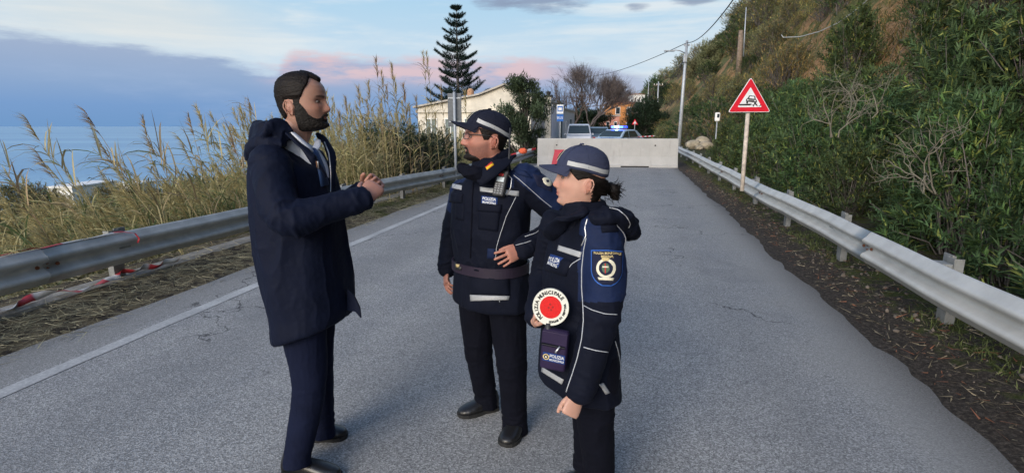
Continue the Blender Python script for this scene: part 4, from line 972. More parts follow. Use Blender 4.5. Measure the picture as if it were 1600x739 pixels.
def warning_sign():
    # leaning post behind the rail
    top = P(1169, 172, 7.9); base = P(1161, 276, 7.75); base = base + (base - top) * .22
    root = empty('warning_sign', base); tag(root, 'red bordered triangular warning sign on a leaning pale post behind the rail', 'road sign')
    mb = MB(); mb.tube([base, top + (top - base) * .05], .030, 10); mb.build('post', mat('chalky_post', (.50, .43, .36), .8, var=.3, scale=14, bump=.2), root, smooth=True)
    A, B, C = P(1172, 121, 7.86), P(1136, 176, 7.86), P(1202.5, 175.5, 7.86)
    cen = (A + B + C) / 3; nx = (C - B).normalized(); nn = nx.cross((A - cen).normalized()).normalized()
    if nn.y > 0: nn = -nn
    def tri(scale, off, thick, rnd=.11):
        pts = []
        cs = [cen + (q - cen) * scale for q in (A, B, C)]
        for i in range(3):
            p, a, b = cs[i], cs[i - 1], cs[(i + 1) % 3]
            for t in np.linspace(0, 1, 6): p1 = p.lerp(a, rnd * (1 - t)); p2 = p.lerp(b, rnd * t); pts.append(p1.lerp(p2, t))
        n = len(pts); V = [p + nn * off for p in pts] + [p + nn * (off - thick) for p in pts]
        return V, [tuple(range(n)), tuple(range(n, 2 * n))[::-1]] + [(i, (i + 1) % n, n + (i + 1) % n, n + i) for i in range(n)]
    for nm, sc, off, th, mm, rd in (('plate', 1.0, .030, .008, M_wpaint, .07), ('border', .955, .033, .002, M_rpaint, .06), ('field', .57, .036, .002, M_wpaint, .05)):
        V, Fs = tri(sc, off, th, rd); MB().add(V, Fs).build(nm, mm, root)
    # pictogram: car at a soft shoulder. coordinates in (x, y), 1 = field half width
    up = (A - (B + C) / 2).normalized(); half = (C - B).length * .5; o0 = (B + C) / 2 + up * (half * .18)
    def q(x, y, off=.040): return o0 + nx * (x * half) + up * (y * half) + nn * off
    def flat(poly, nm, mm, par=None):
        pts = [q(*p) for p in poly]; b = [p - nn * .002 for p in pts]; n = len(pts)
        return MB().add(pts + b, [tuple(range(n)), tuple(range(n, 2 * n))[::-1]] + [(i, (i + 1) % n, n + (i + 1) % n, n + i) for i in range(n)]).build(nm, mm, par or root)
    r = -.10
    def rot(x, y): c, s = math.cos(.12), math.sin(.12); return (x * c + y * s + .05, -x * s + y * c + .28)
    car = flat([rot(*p) for p in ((-.24, 0), (.26, 0), (.26, .10), (.19, .15), (.14, .29), (-.13, .29), (-.19, .15), (-.25, .10))], 'car_symbol', M_kpaint)
    pts = [rot(*p) for p in ((-.13, .16), (.13, .16), (.10, .255), (-.10, .255))]
    P4 = [q(x, y, .043) for x, y in pts]; MB().add(P4, [(0,1,2,3)]).build('symbol_window', M_wpaint, car)
    P4 = [q(*rot(x, y), .043) for x, y in ((-.20, .05), (.20, .05), (.20, .11), (-.20, .11))]; MB().add(P4, [(0,1,2,3)]).build('symbol_bumper', M_wpaint, car)
    P4 = [q(*rot(x, y), .045) for x, y in ((-.15, .06), (.13, .06), (.13, .10), (-.15, .10))]; MB().add(P4, [(0,1,2,3)]).build('symbol_grille', M_kpaint, car)
    for x in (-.22, .15): flat([rot(x, -.09), rot(x + .08, -.09), rot(x + .08, .0), rot(x, .0)], 'symbol_wheel', M_kpaint, car)
    flat([(-.50, .13), (.02, .13), (.10, .19), (.02, .205), (-.50, .19)], 'symbol_road', M_kpaint)
    R = np.random.default_rng(4)
    for i in range(16):
        x, y = .08 + .42 * R.random(), .06 + .12 * R.random(); w = .022 + .02 * R.random(); flat([(x, y), (x + w, y), (x + w, y + w), (x, y + w)], 'symbol_stone', M_kpaint)
    MB().box(cen + nn * .01 - up * .05, (.16, .03, .04), bev=.004).build('clamp', M_steel, root)
warning_sign()
def sign_back():
    Y = 14.0; t, b = P(708.5, 144, Y), P(712, 256, Y); root = empty('road_sign', (b.x, Y, b.z - .4)); tag(root, 'grey back of a rectangular road sign on a pole above the officer cap', 'road sign')
    MB().tube([Vector((b.x, Y, b.z - .8)), Vector((b.x + .0, Y, t.z))], .035, 10).build('post', M_steel, root, smooth=True)
    a, c = P(699, 146, Y + .05), P(721.5, 198, Y + .05)
    MB().box(((a.x + c.x) / 2, Y + .075, (a.z + c.z) / 2), (c.x - a.x, .02, a.z - c.z), bev=.008).build('panel', mat('sign_back_grey', (.13, .14, .15), .6), root)
    for z in (a.z - .12, c.z + .12): MB().box(((a.x + c.x) / 2, Y + .052, z), (c.x - a.x - .04, .022, .035)).build('bracket', M_steel, root)
sign_back()
def bus_sign():
    Y = 34; p = P(875, 214, Y); root = empty('bus_stop_sign', (p.x, Y, 0)); tag(root, 'blue and white bus stop sign in front of the white annex', 'sign')
    MB().tube([Vector((p.x + .0, Y, -.1)), Vector((p.x, Y, P(875, 163, Y).z))], .03, 8).build('post', M_steel, root, smooth=True)
    a, b, c, d = P(870, 164, Y), P(880, 178, Y), P(870, 179, Y), P(880, 190, Y)
    up_ = MB(); up_.box(((a.x + b.x) / 2, Y - .05, (a.z + b.z) / 2), (b.x - a.x, .03, a.z - b.z)); u = up_.build('plate', M_wpaint, root)
    w = b.x - a.x; h = a.z - b.z; cx, cz = (a.x + b.x) / 2, (a.z + b.z) / 2
    m = MB(); m.box((cx, Y - .07, cz + h * .05), (w * .8, .012, h * .6), bev=.004); m.build('blue_field', M_bpaint, u)
    m = MB(); m.box((cx, Y - .08, cz + h * .04), (w * .5, .012, h * .3), bev=.004)
    for q in (-.16, .16): m.box((cx + w * q, Y - .08, cz - h * .15), (w * .1, .012, h * .08))
    m.build('bus_symbol', M_wpaint, u)
    m = MB(); m.box(((c.x + d.x) / 2, Y - .05, (c.z + d.z) / 2), (w, .03, c.z - d.z)); l = m.build('lower_plate', M_bpaint, root)
    V, Fs = text_mesh('BUS', .22); cz = (c.z + d.z) / 2; MB().add([Vector((v.x + cx, Y - .068, v.y + cz)) for v in V], Fs).build('lettering', M_wpaint, l)
bus_sign()
def far_warning_sign():
    Y = 62; p = P(992, 192, Y); root = empty('small_triangle_sign', (p.x, Y, -.2)); tag(root, 'tiny distant triangular sign beside the road behind the police car', 'road sign')
    MB().tube([Vector((p.x, Y, -.3)), p], .04, 6).build('post', M_steel, root)
    for sc, dy, mm, nm in ((.42, 0, M_rpaint, 'plate'), (.22, -.03, M_wpaint, 'field')):
        V = [p + Vector((math.sin(a) * sc, dy + e, math.cos(a) * sc)) for e in (0, .02) for a in (0, 2.094, 4.189)]; MB().add(V, [(0,1,2),(5,4,3),(0,3,4,1),(1,4,5,2),(2,5,3,0)]).build(nm, mm, root)
far_warning_sign()

def line_y(p, q, sag, n=18):
    return [p.lerp(q, t) - Vector((0, 0, sag * 4 * t * (1 - t))) for t in np.linspace(0, 1, n)]
pole_top = P(1073.5, 64, 33.5); pole_base = P(1061, 222, 33.0)
def street_pole():
    root = empty('street_pole', pole_base); tag(root, 'tall grey steel street light pole beside the end of the barrier', 'street light')
    MB().tube([pole_base - Vector((0, 0, 1.0)), pole_base.lerp(pole_top, .5), pole_top], [.125, .10, .075], 12).build('pole', M_steel, root, smooth=True)
    l = P(1046, 80, 33.2); a = P(1071.5, 84, 33.4)
    arm = MB().tube([a, a.lerp(l, .35) + Vector((0, 0, .10)), l + Vector((.3, 0, .06))], .03, 6).build('arm', M_steel, root, smooth=True)
    MB().box(l, (.62, .22, .07), bev=.02).build('lamp_head', M_steel, arm)
    MB().box(pole_top + Vector((0, 0, -.25)), (.34, .10, .10), bev=.01).build('cable_bracket', M_steel, root)
    MB().box(P(1070.5, 92, 33.3), (.2, .16, .42), bev=.02).build('junction_box', M_steel, root)
street_pole()
def wire(pts, label, r=.016, m=None):
    o = MB().tube(pts, r, 5).build('overhead_wire', m or M_black, None, smooth=True); tag(o, label, 'wire')
pt = pole_top + Vector((0, 0, -.12))
wire(line_y(pt, P(1150, -6, 17), .35), 'thick overhead wire rising from the street pole towards the viewer', .020)
wire(line_y(pt, P(912, 120, 75), .5), 'overhead wire from the street pole towards the white house', .022)
wire(line_y(P(1071.5, 82, 33.4), P(1055, 120, 60), .3), 'overhead wire running down from the street pole towards the far hill', .02)
wire(line_y(P(1071, 92, 33.4), P(1033, 138, 95), .3), 'lower overhead wire from the street pole to the far tree', .025)
wire([P(x, y, 26 - (x - 1220) * .05) for x, y in ((1221, 55), (1224, 59), (1250, 58), (1280, 50), (1310, 36), (1335, 18), (1352, 4), (1362, -8))], 'pale cable hanging loosely across the hillside', .02, mat('pale_cable', (.45, .45, .42), .6))
def utility_pole(px, pyt, pyb, Y, label, m=M_wood, r=.13, cross=False):
    t, b = P(px, pyt, Y), P(px - 2, pyb, Y); root = empty('utility_pole', b); tag(root, label, 'pole')
    MB().tube([b - Vector((0, 0, 1.5)), t], [r, r * .7], 9).build('pole', m, root, smooth=True)
    if cross:
        MB().box(t - Vector((0, 0, .6)), (1.7, .1, .1)).build('crossarm', M_wood, root)
        for k in (-.7, -.25, .25, .7): MB().tube([t + Vector((k, 0, -.55)), t + Vector((k, 0, -.3))], .05, 6).build('insulator', M_white, root)
utility_pole(1158, 48, 96, 46, 'thick wooden pole high on the hill above the warning sign', r=.26)
utility_pole(1166, 12, 60, 48, 'thin dark mast standing at the top of the hill', M_steel, r=.06)
utility_pole(1029, 128, 176, 95, 'distant grey pole with crossarm at the foot of the hill', M_steel, r=.14, cross=True)
utility_pole(1014, 124, 160, 130, 'thin far pole near the hill villa', M_steel, r=.10)
utility_pole(1072, 88, 130, 66, 'thin distant pole just beside the street pole', M_steel, r=.09)
# grey marker post and small meter box on the slope
def meter_box():
    Y = 15; c = P(1121, 183, Y); root = empty('meter_box', c); tag(root, 'small pale meter box standing in the scrub near the warning sign', 'box')
    MB().box(c, (.13, .10, .24), bev=.03).build('case', M_white, root); MB().box(c + Vector((0, -.052, .03)), (.06, .01, .1)).build('window', M_glass, root)
    MB().tube([c - Vector((0, 0, .1)), c - Vector((0, 0, .6))], .018, 6).build('post', M_steel, root)
meter_box()
def boulder(px, py, Y, r, seed, label):
    bm = bmesh.new(); bmesh.ops.create_icosphere(bm, subdivisions=3, radius=1); R = np.random.default_rng(seed); off = R.random(3) * 20
    V = np.array([v.co for v in bm.verts]); k = .72 + .55 * fbm(V * 1.3 + off, 3); V = V * k[:, None] * r * np.array([1.15, .9, .7]); Fs = [[v.index for v in f.verts] for f in bm.faces]; bm.free()
    o = mkobj('boulder', V + np.array(P(px, py, Y)), Fs, M_boul, smooth=False); tag(o, label, 'rock')
M_boul = mat('pale_rock', (.34, .29, .21), .9, var=.35, scale=3, bump=.6, bscale=12)
for a in ((1084, 226, 24, .30, 1, 'flat pale boulder nearest the street pole'), (1097, 221, 24.5, .30, 2, 'upper pale boulder on the green bank past the street pole'), (1104, 228, 23.5, .28, 3, 'pale boulder resting lowest on the green bank'), (1093, 231, 23.2, .17, 4, 'small pale rock between the larger boulders')): boulder(*a)

# red and white tape
M_tape = bpy.data.materials.new('barrier_tape'); M_tape.use_nodes = True
def _tape():
    T = NT(M_tape.node_tree); at = T.n.new('ShaderNodeAttribute'); at.attribute_name = 'tint'
    T.link(at.outputs['Color'], T.n['Principled BSDF'].inputs['Base Color']); T.n['Principled BSDF'].inputs['Roughness'].default_value = .45
_tape()
def tape(pts, label, w=.07, seg=.14, seed=0, up=(0, 0, 1), crumple=.02):
    R = np.random.default_rng(seed); pts = [Vector(p) for p in pts]; fine = []
    for a, b in zip(pts, pts[1:]):
        n = max(2, int((b - a).length / .02)); fine += [a.lerp(b, i / n) for i in range(n)]
    V, Tn, Fs = [], [], []; L = 0; prev = None
    for i, p in enumerate(fine):
        L += (p - prev).length if prev else 0; prev = p
        a = float(vnoise(np.array([[L * 4, seed, 1.]]))[0] - .5) * 2 * crumple / .02; upv = Vector(up); T_ = (fine[min(i + 1, len(fine) - 1)] - fine[max(0, i - 1)]).normalized(); sd = T_.cross(upv).normalized()
        d = (upv * math.cos(a) + sd * math.sin(a)).normalized(); j = sd * float(vnoise(np.array([[L * 9, 3., seed]]))[0] - .5) * crumple * 2
        c = (.42, .03, .04) if int(L / seg) % 2 == 0 else (.50, .50, .50)
        for t in (-.5, 0, .5): V.append(p + d * w * t + j * (1 + t)); Tn.append(tuple(x * (.7 + .5 * float(vnoise(np.array([[L * 11, t * 3, 7.]]))[0])) for x in c))
        if i:
            for q in (0, 1): Fs.append((3 * i - 3 + q, 3 * i - 2 + q, 3 * i + 1 + q, 3 * i + q))
    # thickness: a back sheet 1 mm behind
    o = mkobj('barrier_tape', V, Fs, M_tape, smooth=True, tint=np.array(Tn)); m = o.modifiers.new('sol', 'SOLIDIFY'); m.thickness = .0012
    tag(o, label, 'tape')
gz = lambda px, py: G(px, py, .10)
tape([RS(2.7, -5.12, .125), RS(3.05, -5.02, .14), RS(3.5, -5.08, .125), RS(3.9, -4.95, .13), RS(4.25, -5.05, .14), RS(4.6, -4.98, .13), RS(4.9, -4.92, .16)], 'crumpled red and white tape lying along the kerb under the rail', .055, .16, 3, up=(.6, .2, .8), crumple=.035)
tape([RS(3.2, -4.93, .59), RS(3.7, -4.94, .592), RS(4.28, -4.94, .59), RS(4.34, -4.86, .56), RS(4.36, -4.84, .50), RS(4.33, -4.85, .44)], 'thin twisted strip of red tape lying on top of the sea side rail', .022, .5, 5, up=(1, 0, .2), crumple=.012)
a, b = RS(40, -4.0, .86), RS(37, 1.6, .98)
tape(line_y(a, b, .12, 12), 'red and white striped tape stretched across the road past the barrier', .07, .16, 6, crumple=.002)
tape([P(798, 243, 19.5), P(812, 238.5, 19.6), P(826, 235, 19.8), P(838, 232.5, 20)], 'red and white tape tied along the rail beside the concrete barrier', .09, .22, 7, crumple=.01)
def rag():
    c = P(817, 236, 19.0); V, F_ = [], []
    bm = bmesh.new(); bmesh.ops.create_icosphere(bm, subdivisions=3, radius=1); V = np.array([v.co for v in bm.verts]); Fs = [[v.index for v in f.verts] for f in bm.faces]; bm.free()
    V = V * (.6 + .8 * fbm(V * 2.2 + 4, 3))[:, None] * [.15, .09, .10]; o = mkobj('orange_rag', V + np.array(c), Fs, mat('orange_cloth', (.75, .13, .05), .8)); tag(o, 'orange cloth bundle knotted on the rail beside the barrier', 'cloth')
rag()

# ------------------------------------------------------------------ vehicles behind the barrier
M_carglass = mat('car_glass', (.03, .045, .05), .08, var=0, spec=.8)
M_tyre = mat('tyre_rubber', (.02, .02, .02), .85, var=.1)
M_rim = mat('alloy_rim', (.4, .4, .42), .35, metal=.7, var=0)
M_lamp = mat('headlamp_glass', (.7, .72, .75), .12, var=0)
def vehicle(name, label, cat, loc, heading, L, W, Ht, prof, glass, body_m, wheelr=.32, lit=None):
    """prof: closed side outline (x forward, z); glass: list of side window polys; nose looks along heading"""
    root = empty(name, loc, 0); tag(root, label, cat); M = Matrix.Rotation(heading, 3, 'Z'); o = Vector(loc)
    def w(x, y, z): return M @ Vector((x, y, z)) + o
    def wid(z): t = max(0, (z - Ht * .55) / (Ht * .45)); return W / 2 * (1 - .16 * t ** 1.3)
    n = len(prof); ys = [-1, -.93, -.6, 0, .6, .93, 1]; V = []
    cx, cz = 0, Ht * .45
    for y in ys:
        k = 0.94 if abs(y) == 1 else 1.0
        for x, z in prof: V.append(w(cx + (x - cx) * (k * .5 + .5), y * wid(z), cz + (z - cz) * (k * .7 + .3)))
    Fs = [(i*n+j, i*n+(j+1)%n, (i+1)*n+(j+1)%n, (i+1)*n+j) for i in range(6) for j in range(n)] + [tuple(range(n))[::-1], tuple(range(6*n, 7*n))]
    MB().add(V, Fs).build('body', body_m, root)
    for g in glass['side']:
        for sd in (-1, 1):
            V = [w(x, sd * (wid(z) + .004), z) for x, z in g] + [w(x, sd * (wid(z) - .02), z) for x, z in g]; k = len(g)
            MB().add(V, [tuple(range(k)), tuple(range(k, 2*k))[::-1]] + [(i, (i+1)%k, k+(i+1)%k, k+i) for i in range(k)]).build('side_window', M_carglass, root)
    for nm in ('windscreen', 'rear_window'):
        if nm in glass:
            (x0, z0), (x1, z1) = glass[nm]; nx = .012 if nm == 'windscreen' else -.012; V = []
            for t in (0, 1):
                x, z = (x0, z0) if t == 0 else (x1, z1)
                for sd in (-1, 1): V.append(w(x + nx, sd * (wid(z) - .09), z + .012))
            V += [v - (M @ Vector((nx * 2, 0, .02))) for v in V]; MB().add(V, [(0,1,3,2),(4,6,7,5),(0,4,5,1),(2,3,7,6),(0,2,6,4),(1,5,7,3)]).build(nm, M_carglass, root)
    for x in (-L * .30, L * .31):
        for sd in (-1, 1):
            c = w(x, sd * (W / 2 - .10), wheelr); ax = M @ Vector((0, sd, 0)); wh = MB().tube([c - ax * .1, c - ax * .08, c + ax * .1, c + ax * .12], [wheelr * .9, wheelr, wheelr, wheelr * .9], 20).build('wheel', M_tyre, root)
            MB().tube([c + ax * .121, c + ax * .128], [wheelr * .62, wheelr * .55], 14).build('rim', M_rim, wh)
    for sd in (-1, 1):
        m = MB(); m.box(w(L / 2 - .06, sd * W * .36, Ht * .43), (.12, .34, .15), M, bev=.03); m.build('headlight', lit if (lit and sd == -1) else M_lamp, root)
        m = MB(); m.box(w(L * .19, sd * (W / 2 + .10), Ht * .60), (.10, .20, .14), M, bev=.03); m.build('wing_mirror', body_m, root)
    m = MB(); m.box(w(L / 2 - .01, 0, Ht * .32), (.04, W * .5, .12), M, bev=.01); m.build('grille', M_black, root)
    m = MB(); m.box(w(L / 2 + .015, 0, Ht * .20), (.02, .5, .11), M); m.build('number_plate', M_wpaint, root)
    return root, w
body_wh = mat('white_car_paint', (.62, .64, .66), .3, coat=.4, var=.03)
body_gr = mat('grey_blue_car_paint', (.14, .19, .23), .3, coat=.4, var=.05)
body_pol = mat('pale_blue_police_paint', (.38, .50, .62), .3, coat=.4, var=.03)
M_lit = mat('lit_headlamp', (.9, .85, .6), .3, var=0, emit=(1, .88, .6), estr=5)
van_p = [(-2.2, .30), (-2.25, .6), (-2.22, 1.2), (-2.1, 1.72), (-1.9, 1.84), (.55, 1.86), (.9, 1.76), (1.55, 1.12), (2.12, .98), (2.25, .78), (2.25, .30)]
sedan_p = [(-2.15, .30), (-2.2, .55), (-2.15, .95), (-1.95, 1.05), (-1.35, 1.40), (-.9, 1.48), (.25, 1.48), (.6, 1.40), (1.25, 1.0), (2.05, .82), (2.15, .6), (2.15, .30)]
suv_p = [(-2.1, .34), (-2.15, .6), (-2.1, 1.05), (-1.95, 1.5), (-1.7, 1.62), (.3, 1.64), (.62, 1.56), (1.15, 1.10), (2.0, .95), (2.15, .7), (2.15, .34)]
def gnd(px, Y): p = P(px, 197, Y); return Vector((p.x, p.y, -.10))
toward = -YAW - math.pi / 2
vehicle('white_van', 'small white van parked by the white annex wall', 'van', gnd(904.5, 41), toward + .10, 4.5, 1.80, 1.86, van_p,
        {'side': [[(.5, 1.15), (1.35, 1.15), (.88, 1.66), (.5, 1.72)], [(-.7, 1.15), (.4, 1.15), (.4, 1.70), (-.7, 1.70)]], 'windscreen': ((1.5, 1.17), (.93, 1.74)), 'rear_window': ((-2.22, 1.2), (-2.12, 1.68))}, body_wh)
vehicle('grey_suv', 'grey car with one lit headlight between van and police car', 'car', gnd(935, 43), toward + .05, 4.3, 1.75, 1.64, suv_p,
        {'side': [[(.2, 1.1), (1.0, 1.1), (.58, 1.48), (.2, 1.52)], [(-1.5, 1.1), (.1, 1.1), (.1, 1.52), (-1.5, 1.50)]], 'windscreen': ((1.12, 1.13), (.64, 1.55)), 'rear_window': ((-2.08, 1.1), (-1.97, 1.48))}, body_gr, lit=M_lit)
vehicle('dark_hatchback', 'dark car mostly hidden between the white van and the grey car', 'car', gnd(923, 52), toward, 4.2, 1.7, 1.55, [(x, z * .95) for x, z in suv_p],
        {'side': [[(.2, 1.05), (1.0, 1.05), (.58, 1.4), (.2, 1.44)]], 'windscreen': ((1.12, 1.08), (.64, 1.47))}, mat('charcoal_car_paint', (.05, .055, .06), .3, coat=.4, var=.05))
pc, w = vehicle('police_car', 'pale police car with flashing blue roof lights behind the barrier', 'police car', gnd(966, 36), toward - .45, 4.3, 1.78, 1.48, sedan_p,
        {'side': [[(.1, 1.0), (1.0, 1.0), (.5, 1.34), (.1, 1.40)], [(-1.3, 1.02), (0, 1.0), (0, 1.40), (-.95, 1.40)]], 'windscreen': ((1.2, 1.03), (.62, 1.42)), 'rear_window': ((-1.9, 1.1), (-1.38, 1.39))}, body_pol)
Mh = Matrix.Rotation(toward - .45, 3, 'Z')
MB().box(w(-.2, 0, 1.56), (.30, 1.25, .05), Mh, bev=.01).build('light_bar', M_black, pc)
M_blue = mat('flashing_blue_lamp', (.02, .05, .9), .2, var=0, emit=(.03, .08, 1.0), estr=9)
M_blue2 = mat('blue_lamp_off', (.02, .06, .55), .2, var=0, emit=(.02, .05, .8), estr=2)
M_blue3 = mat('white_blue_flash', (.6, .8, 1), .2, var=0, emit=(.35, .6, 1.0), estr=16)
for y, mm in ((-.45, M_blue), (-.2, M_blue3), (.1, M_blue), (.42, M_blue2)): MB().box(w(-.2, y, 1.65), (.26, .22, .13), Mh, bev=.03).build('beacon', mm, pc)
V, Fs = text_mesh('POLIZIA', .30)
MB().add([w(1.45 + v.y * .8, v.x * .9, .985 - v.y * .22) for v in V], Fs).build('lettering', M_bpaint, pc)
bl = bpy.data.lights.new('beacon_glow', 'POINT'); bl.energy = 14; bl.color = (.05, .12, 1); bl.shadow_soft_size = .15
blo = bpy.data.objects.new('beacon_glow', bl); COL.objects.link(blo); blo.location = w(-.2, 0, 1.9)
# ------------------------------------------------------------------ people: tools
def arr(v): return np.array([v.x, v.y, v.z])
def remesh(mb, voxel, smooth=2):
    me = bpy.data.meshes.new('work'); me.from_pydata([tuple(v) for v in mb.v], [], mb.f); me.update()
    o = bpy.data.objects.new('work', me); COL.objects.link(o)
    m = o.modifiers.new('r', 'REMESH'); m.mode = 'VOXEL'; m.voxel_size = voxel; m.adaptivity = 0
    if smooth: s = o.modifiers.new('s', 'SMOOTH'); s.factor = 0.5; s.iterations = smooth
    dg = bpy.context.evaluated_depsgraph_get(); dg.update(); ev = o.evaluated_get(dg); em = ev.to_mesh()
    n = len(em.vertices); V = np.zeros(n * 3); em.vertices.foreach_get('co', V)
    N = np.zeros(n * 3); em.vertices.foreach_get('normal', N)
    k = len(em.polygons); lt = np.zeros(k, np.int32); em.polygons.foreach_get('loop_total', lt)
    li = np.zeros(len(em.loops), np.int32); em.loops.foreach_get('vertex_index', li)
    if (lt == 4).all(): F = li.reshape(-1, 4)
    else: F = [tuple(p.vertices) for p in em.polygons]
    ev.to_mesh_clear(); bpy.data.objects.remove(o); bpy.data.meshes.remove(me)
    return V.reshape(-1, 3), N.reshape(-1, 3), F
def smooth_path(pts, rad, per=5):
    """Catmull-Rom through joints, radii blended alongside"""
    pts = [Vector(p) for p in pts]; out, ro = [], []
    rad = [r if hasattr(r, '__len__') else (r, r) for r in rad]
    for i in range(len(pts) - 1):
        p0 = pts[max(i - 1, 0)]; p1, p2 = pts[i], pts[i + 1]; p3 = pts[min(i + 2, len(pts) - 1)]
        for k in range(per):
            t = k / per
            out.append(0.5 * ((2 * p1) + (p2 - p0) * t + (2 * p0 - 5 * p1 + 4 * p2 - p3) * t * t + (3 * p1 - p0 - 3 * p2 + p3) * t ** 3))
            ro.append(tuple(rad[i][q] * (1 - t) + rad[i + 1][q] * t for q in (0, 1)))
    out.append(pts[-1]); ro.append(rad[-1]); return out, ro
def limb(mb, pts, rad, n=20, side=None, per=5):
    a, b = smooth_path(pts, rad, per)
    # rounded ends
    d0 = (a[0] - a[1]).normalized(); d1 = (a[-1] - a[-2]).normalized(); r0, r1 = min(b[0]), min(b[-1])
    a = [a[0] + d0 * r0 * .8, a[0] + d0 * r0 * .5] + a + [a[-1] + d1 * r1 * .5, a[-1] + d1 * r1 * .8]
    b = [tuple(x * .45 for x in b[0]), tuple(x * .85 for x in b[0])] + b + [tuple(x * .85 for x in b[-1]), tuple(x * .45 for x in b[-1])]
    V, Fs = tube_geo(a, b, n, side); mb.add(V, Fs)
def open_limb(mb, pts, rad, n=24, side=None, per=5):
    a, b = smooth_path(pts, rad, per); V, Fs = tube_geo(a, b, n, side); mb.add(V, Fs)
def rings(mb, rows, fwd, n=40, exp=2.3):
    """torso loft: rows (centre, half width, half depth, slope[, back half depth])"""
    side = Vector((-fwd.y, fwd.x, 0)); V = []
    for r in rows:
        c, hw, hd, sl = r[:4]; hb = r[4] if len(r) > 4 else hd
        for k in range(n):
            a = 2 * math.pi * k / n; ca, sa = math.cos(a), math.sin(a)
            cc = math.copysign(abs(ca) ** (2 / exp), ca); ss = math.copysign(abs(sa) ** (2 / exp), sa)
            V.append(Vector(c) + side * (hw * cc) + fwd * ((hd if ss > 0 else hb) * ss) + Vector((0, 0, sl * ss)))
    m = len(rows); Fs = [(i*n+k, i*n+(k+1)%n, (i+1)*n+(k+1)%n, (i+1)*n+k) for i in range(m-1) for k in range(n)] + [tuple(range(n))[::-1], tuple(range((m-1)*n, m*n))]
    mb.add(V, Fs)
def interp_rows(rows, per=4):
    cs = [arr(Vector(r[0])) for r in rows]; qs = [np.concatenate([c, [r[1], r[2], r[3], r[4] if len(r) > 4 else r[2]]]) for c, r in zip(cs, rows)]; out = []
    for i in range(len(qs) - 1):
        p0, p1, p2, p3 = qs[max(i-1, 0)], qs[i], qs[i+1], qs[min(i+2, len(qs)-1)]
        for k in range(per):
            t = k / per; q = 0.5 * ((2*p1) + (p2-p0)*t + (2*p0-5*p1+4*p2-p3)*t*t + (3*p1-p0-3*p2+p3)*t**3); out.append(q)
    out.append(qs[-1]); return [(Vector(q[:3]), q[3], q[4], q[5], q[6]) for q in out]
def folds(V, N, segs, amp=.006, base=.004, seed=0.0, fine=.0012, torso_scale=(7, 7, 4)):
    """cloth creases: rings across the limbs (segs: (a, b, strength)), long soft folds elsewhere"""
    q0 = V * np.array(torso_scale) + seed
    d = base * (((ridge(q0 + .35 * vnoise(V * 9)[:, None]) ** 2.2) - .45) * 1.9 + .75 * (ridge(q0 * 2.3 + 11 + .5 * vnoise(V * 14)[:, None]) ** 3 - .35) * fbm(V * 4 + seed, 2) * 1.5)
    wsum = np.zeros(len(V)); dl = np.zeros(len(V))
    for a, b, st in segs:
        a, b = arr(Vector(a)), arr(Vector(b)); ab = b - a; L = np.linalg.norm(ab); ax = ab / L
        t = np.clip(((V - a) @ ax) / L, -.15, 1.15); near = a + ax * (t * L)[:, None]; dist = np.linalg.norm(V - near, axis=1)
        w = np.exp(-(dist / .085) ** 4) * np.clip(1.3 - abs(t - .5) * 1.2, 0, 1)
        l = ((V - a) @ ax)[:, None] * ax; perp = (V - a) - l; lw = ((V - a) @ ax)
        q = perp * 9 + ax * (lw * 24 + 1.6 * vnoise(V * 7 + seed))[:, None] + seed + st
        f = ridge(q) ** 2.4 - .4 + .45 * (ridge(q * 1.9 + 5) ** 3 - .3)
        ends = np.clip(1 - np.minimum(abs(t - 1), abs(t)) * 2.2, .25, 1)      # creases gather at the joints
        dl += w * f * amp * 1.35 * st * ends; wsum += w
    wsum = np.clip(wsum, 0, 1)
    d = d * (1 - .6 * wsum) + dl + fine * (fbm(V * 60 + seed, 2) - .5) * 2
    return V + N * d[:, None]
def unit_normals(V, F):
    F = np.asarray(F); a = V[F[:, 1]] - V[F[:, 0]]; b = V[F[:, 2]] - V[F[:, 0]]; n = np.cross(a, b); N = np.zeros_like(V)
    for k in range(F.shape[1]): np.add.at(N, F[:, k], n)
    return nrmz(N)
class Surf:
    """a finished garment surface one can lay trims on"""
    def __init__(s, V, F): s.bvh = BVHTree.FromPolygons([tuple(v) for v in V], [tuple(int(i) for i in f) for f in F]); s.last = None
    def hit(s, px, py):
        r = ray(px, py).normalized(); loc, nrm, i, d = s.bvh.ray_cast(CAM, r)
        if loc is None:
            if s.last is None:
                best = None
                for d in np.linspace(1.4, 4.0, 60):
                    l2, n2, i2, d2 = s.bvh.find_nearest(CAM + r * d)
                    if best is None or d2 < best[0]: best = (d2, d, n2)
                s.last = (best[1], best[2])
            loc = CAM + r * s.last[0]; nrm = s.last[1]
            l2, n2, i2, d2 = s.bvh.find_nearest(loc)
            if l2 is not None and d2 < .03: loc = l2
        else: s.last = (d, nrm)
        if nrm.dot(r) > 0: nrm = -nrm
        return loc, nrm
def trim_line(surf, pxs, name, m, parent, r=.0017, off=.0012, step=2.0, flat=None):
    pts = []
    for (x0, y0), (x1, y1) in zip(pxs, pxs[1:]):
        n = max(1, int(math.hypot(x1 - x0, y1 - y0) / step))
        for k in range(n):
            t = k / n; h, nn = surf.hit(x0 + (x1 - x0) * t, y0 + (y1 - y0) * t)
            if h is not None: pts.append(h + nn * off)
    h, nn = surf.hit(*pxs[-1]); 
    if h is not None: pts.append(h + nn * off)
    ok = [pts[0]]
    for p in pts[1:]:
        if (p - ok[-1]).length < .05: ok.append(p)
    for _ in range(2): ok = [ok[0]] + [(ok[i-1] + ok[i] * 2 + ok[i+1]) / 4 for i in range(1, len(ok) - 1)] + [ok[-1]]
    o = MB().tube(ok, [r] * len(ok), 6).build(name, m, parent, smooth=True); return o
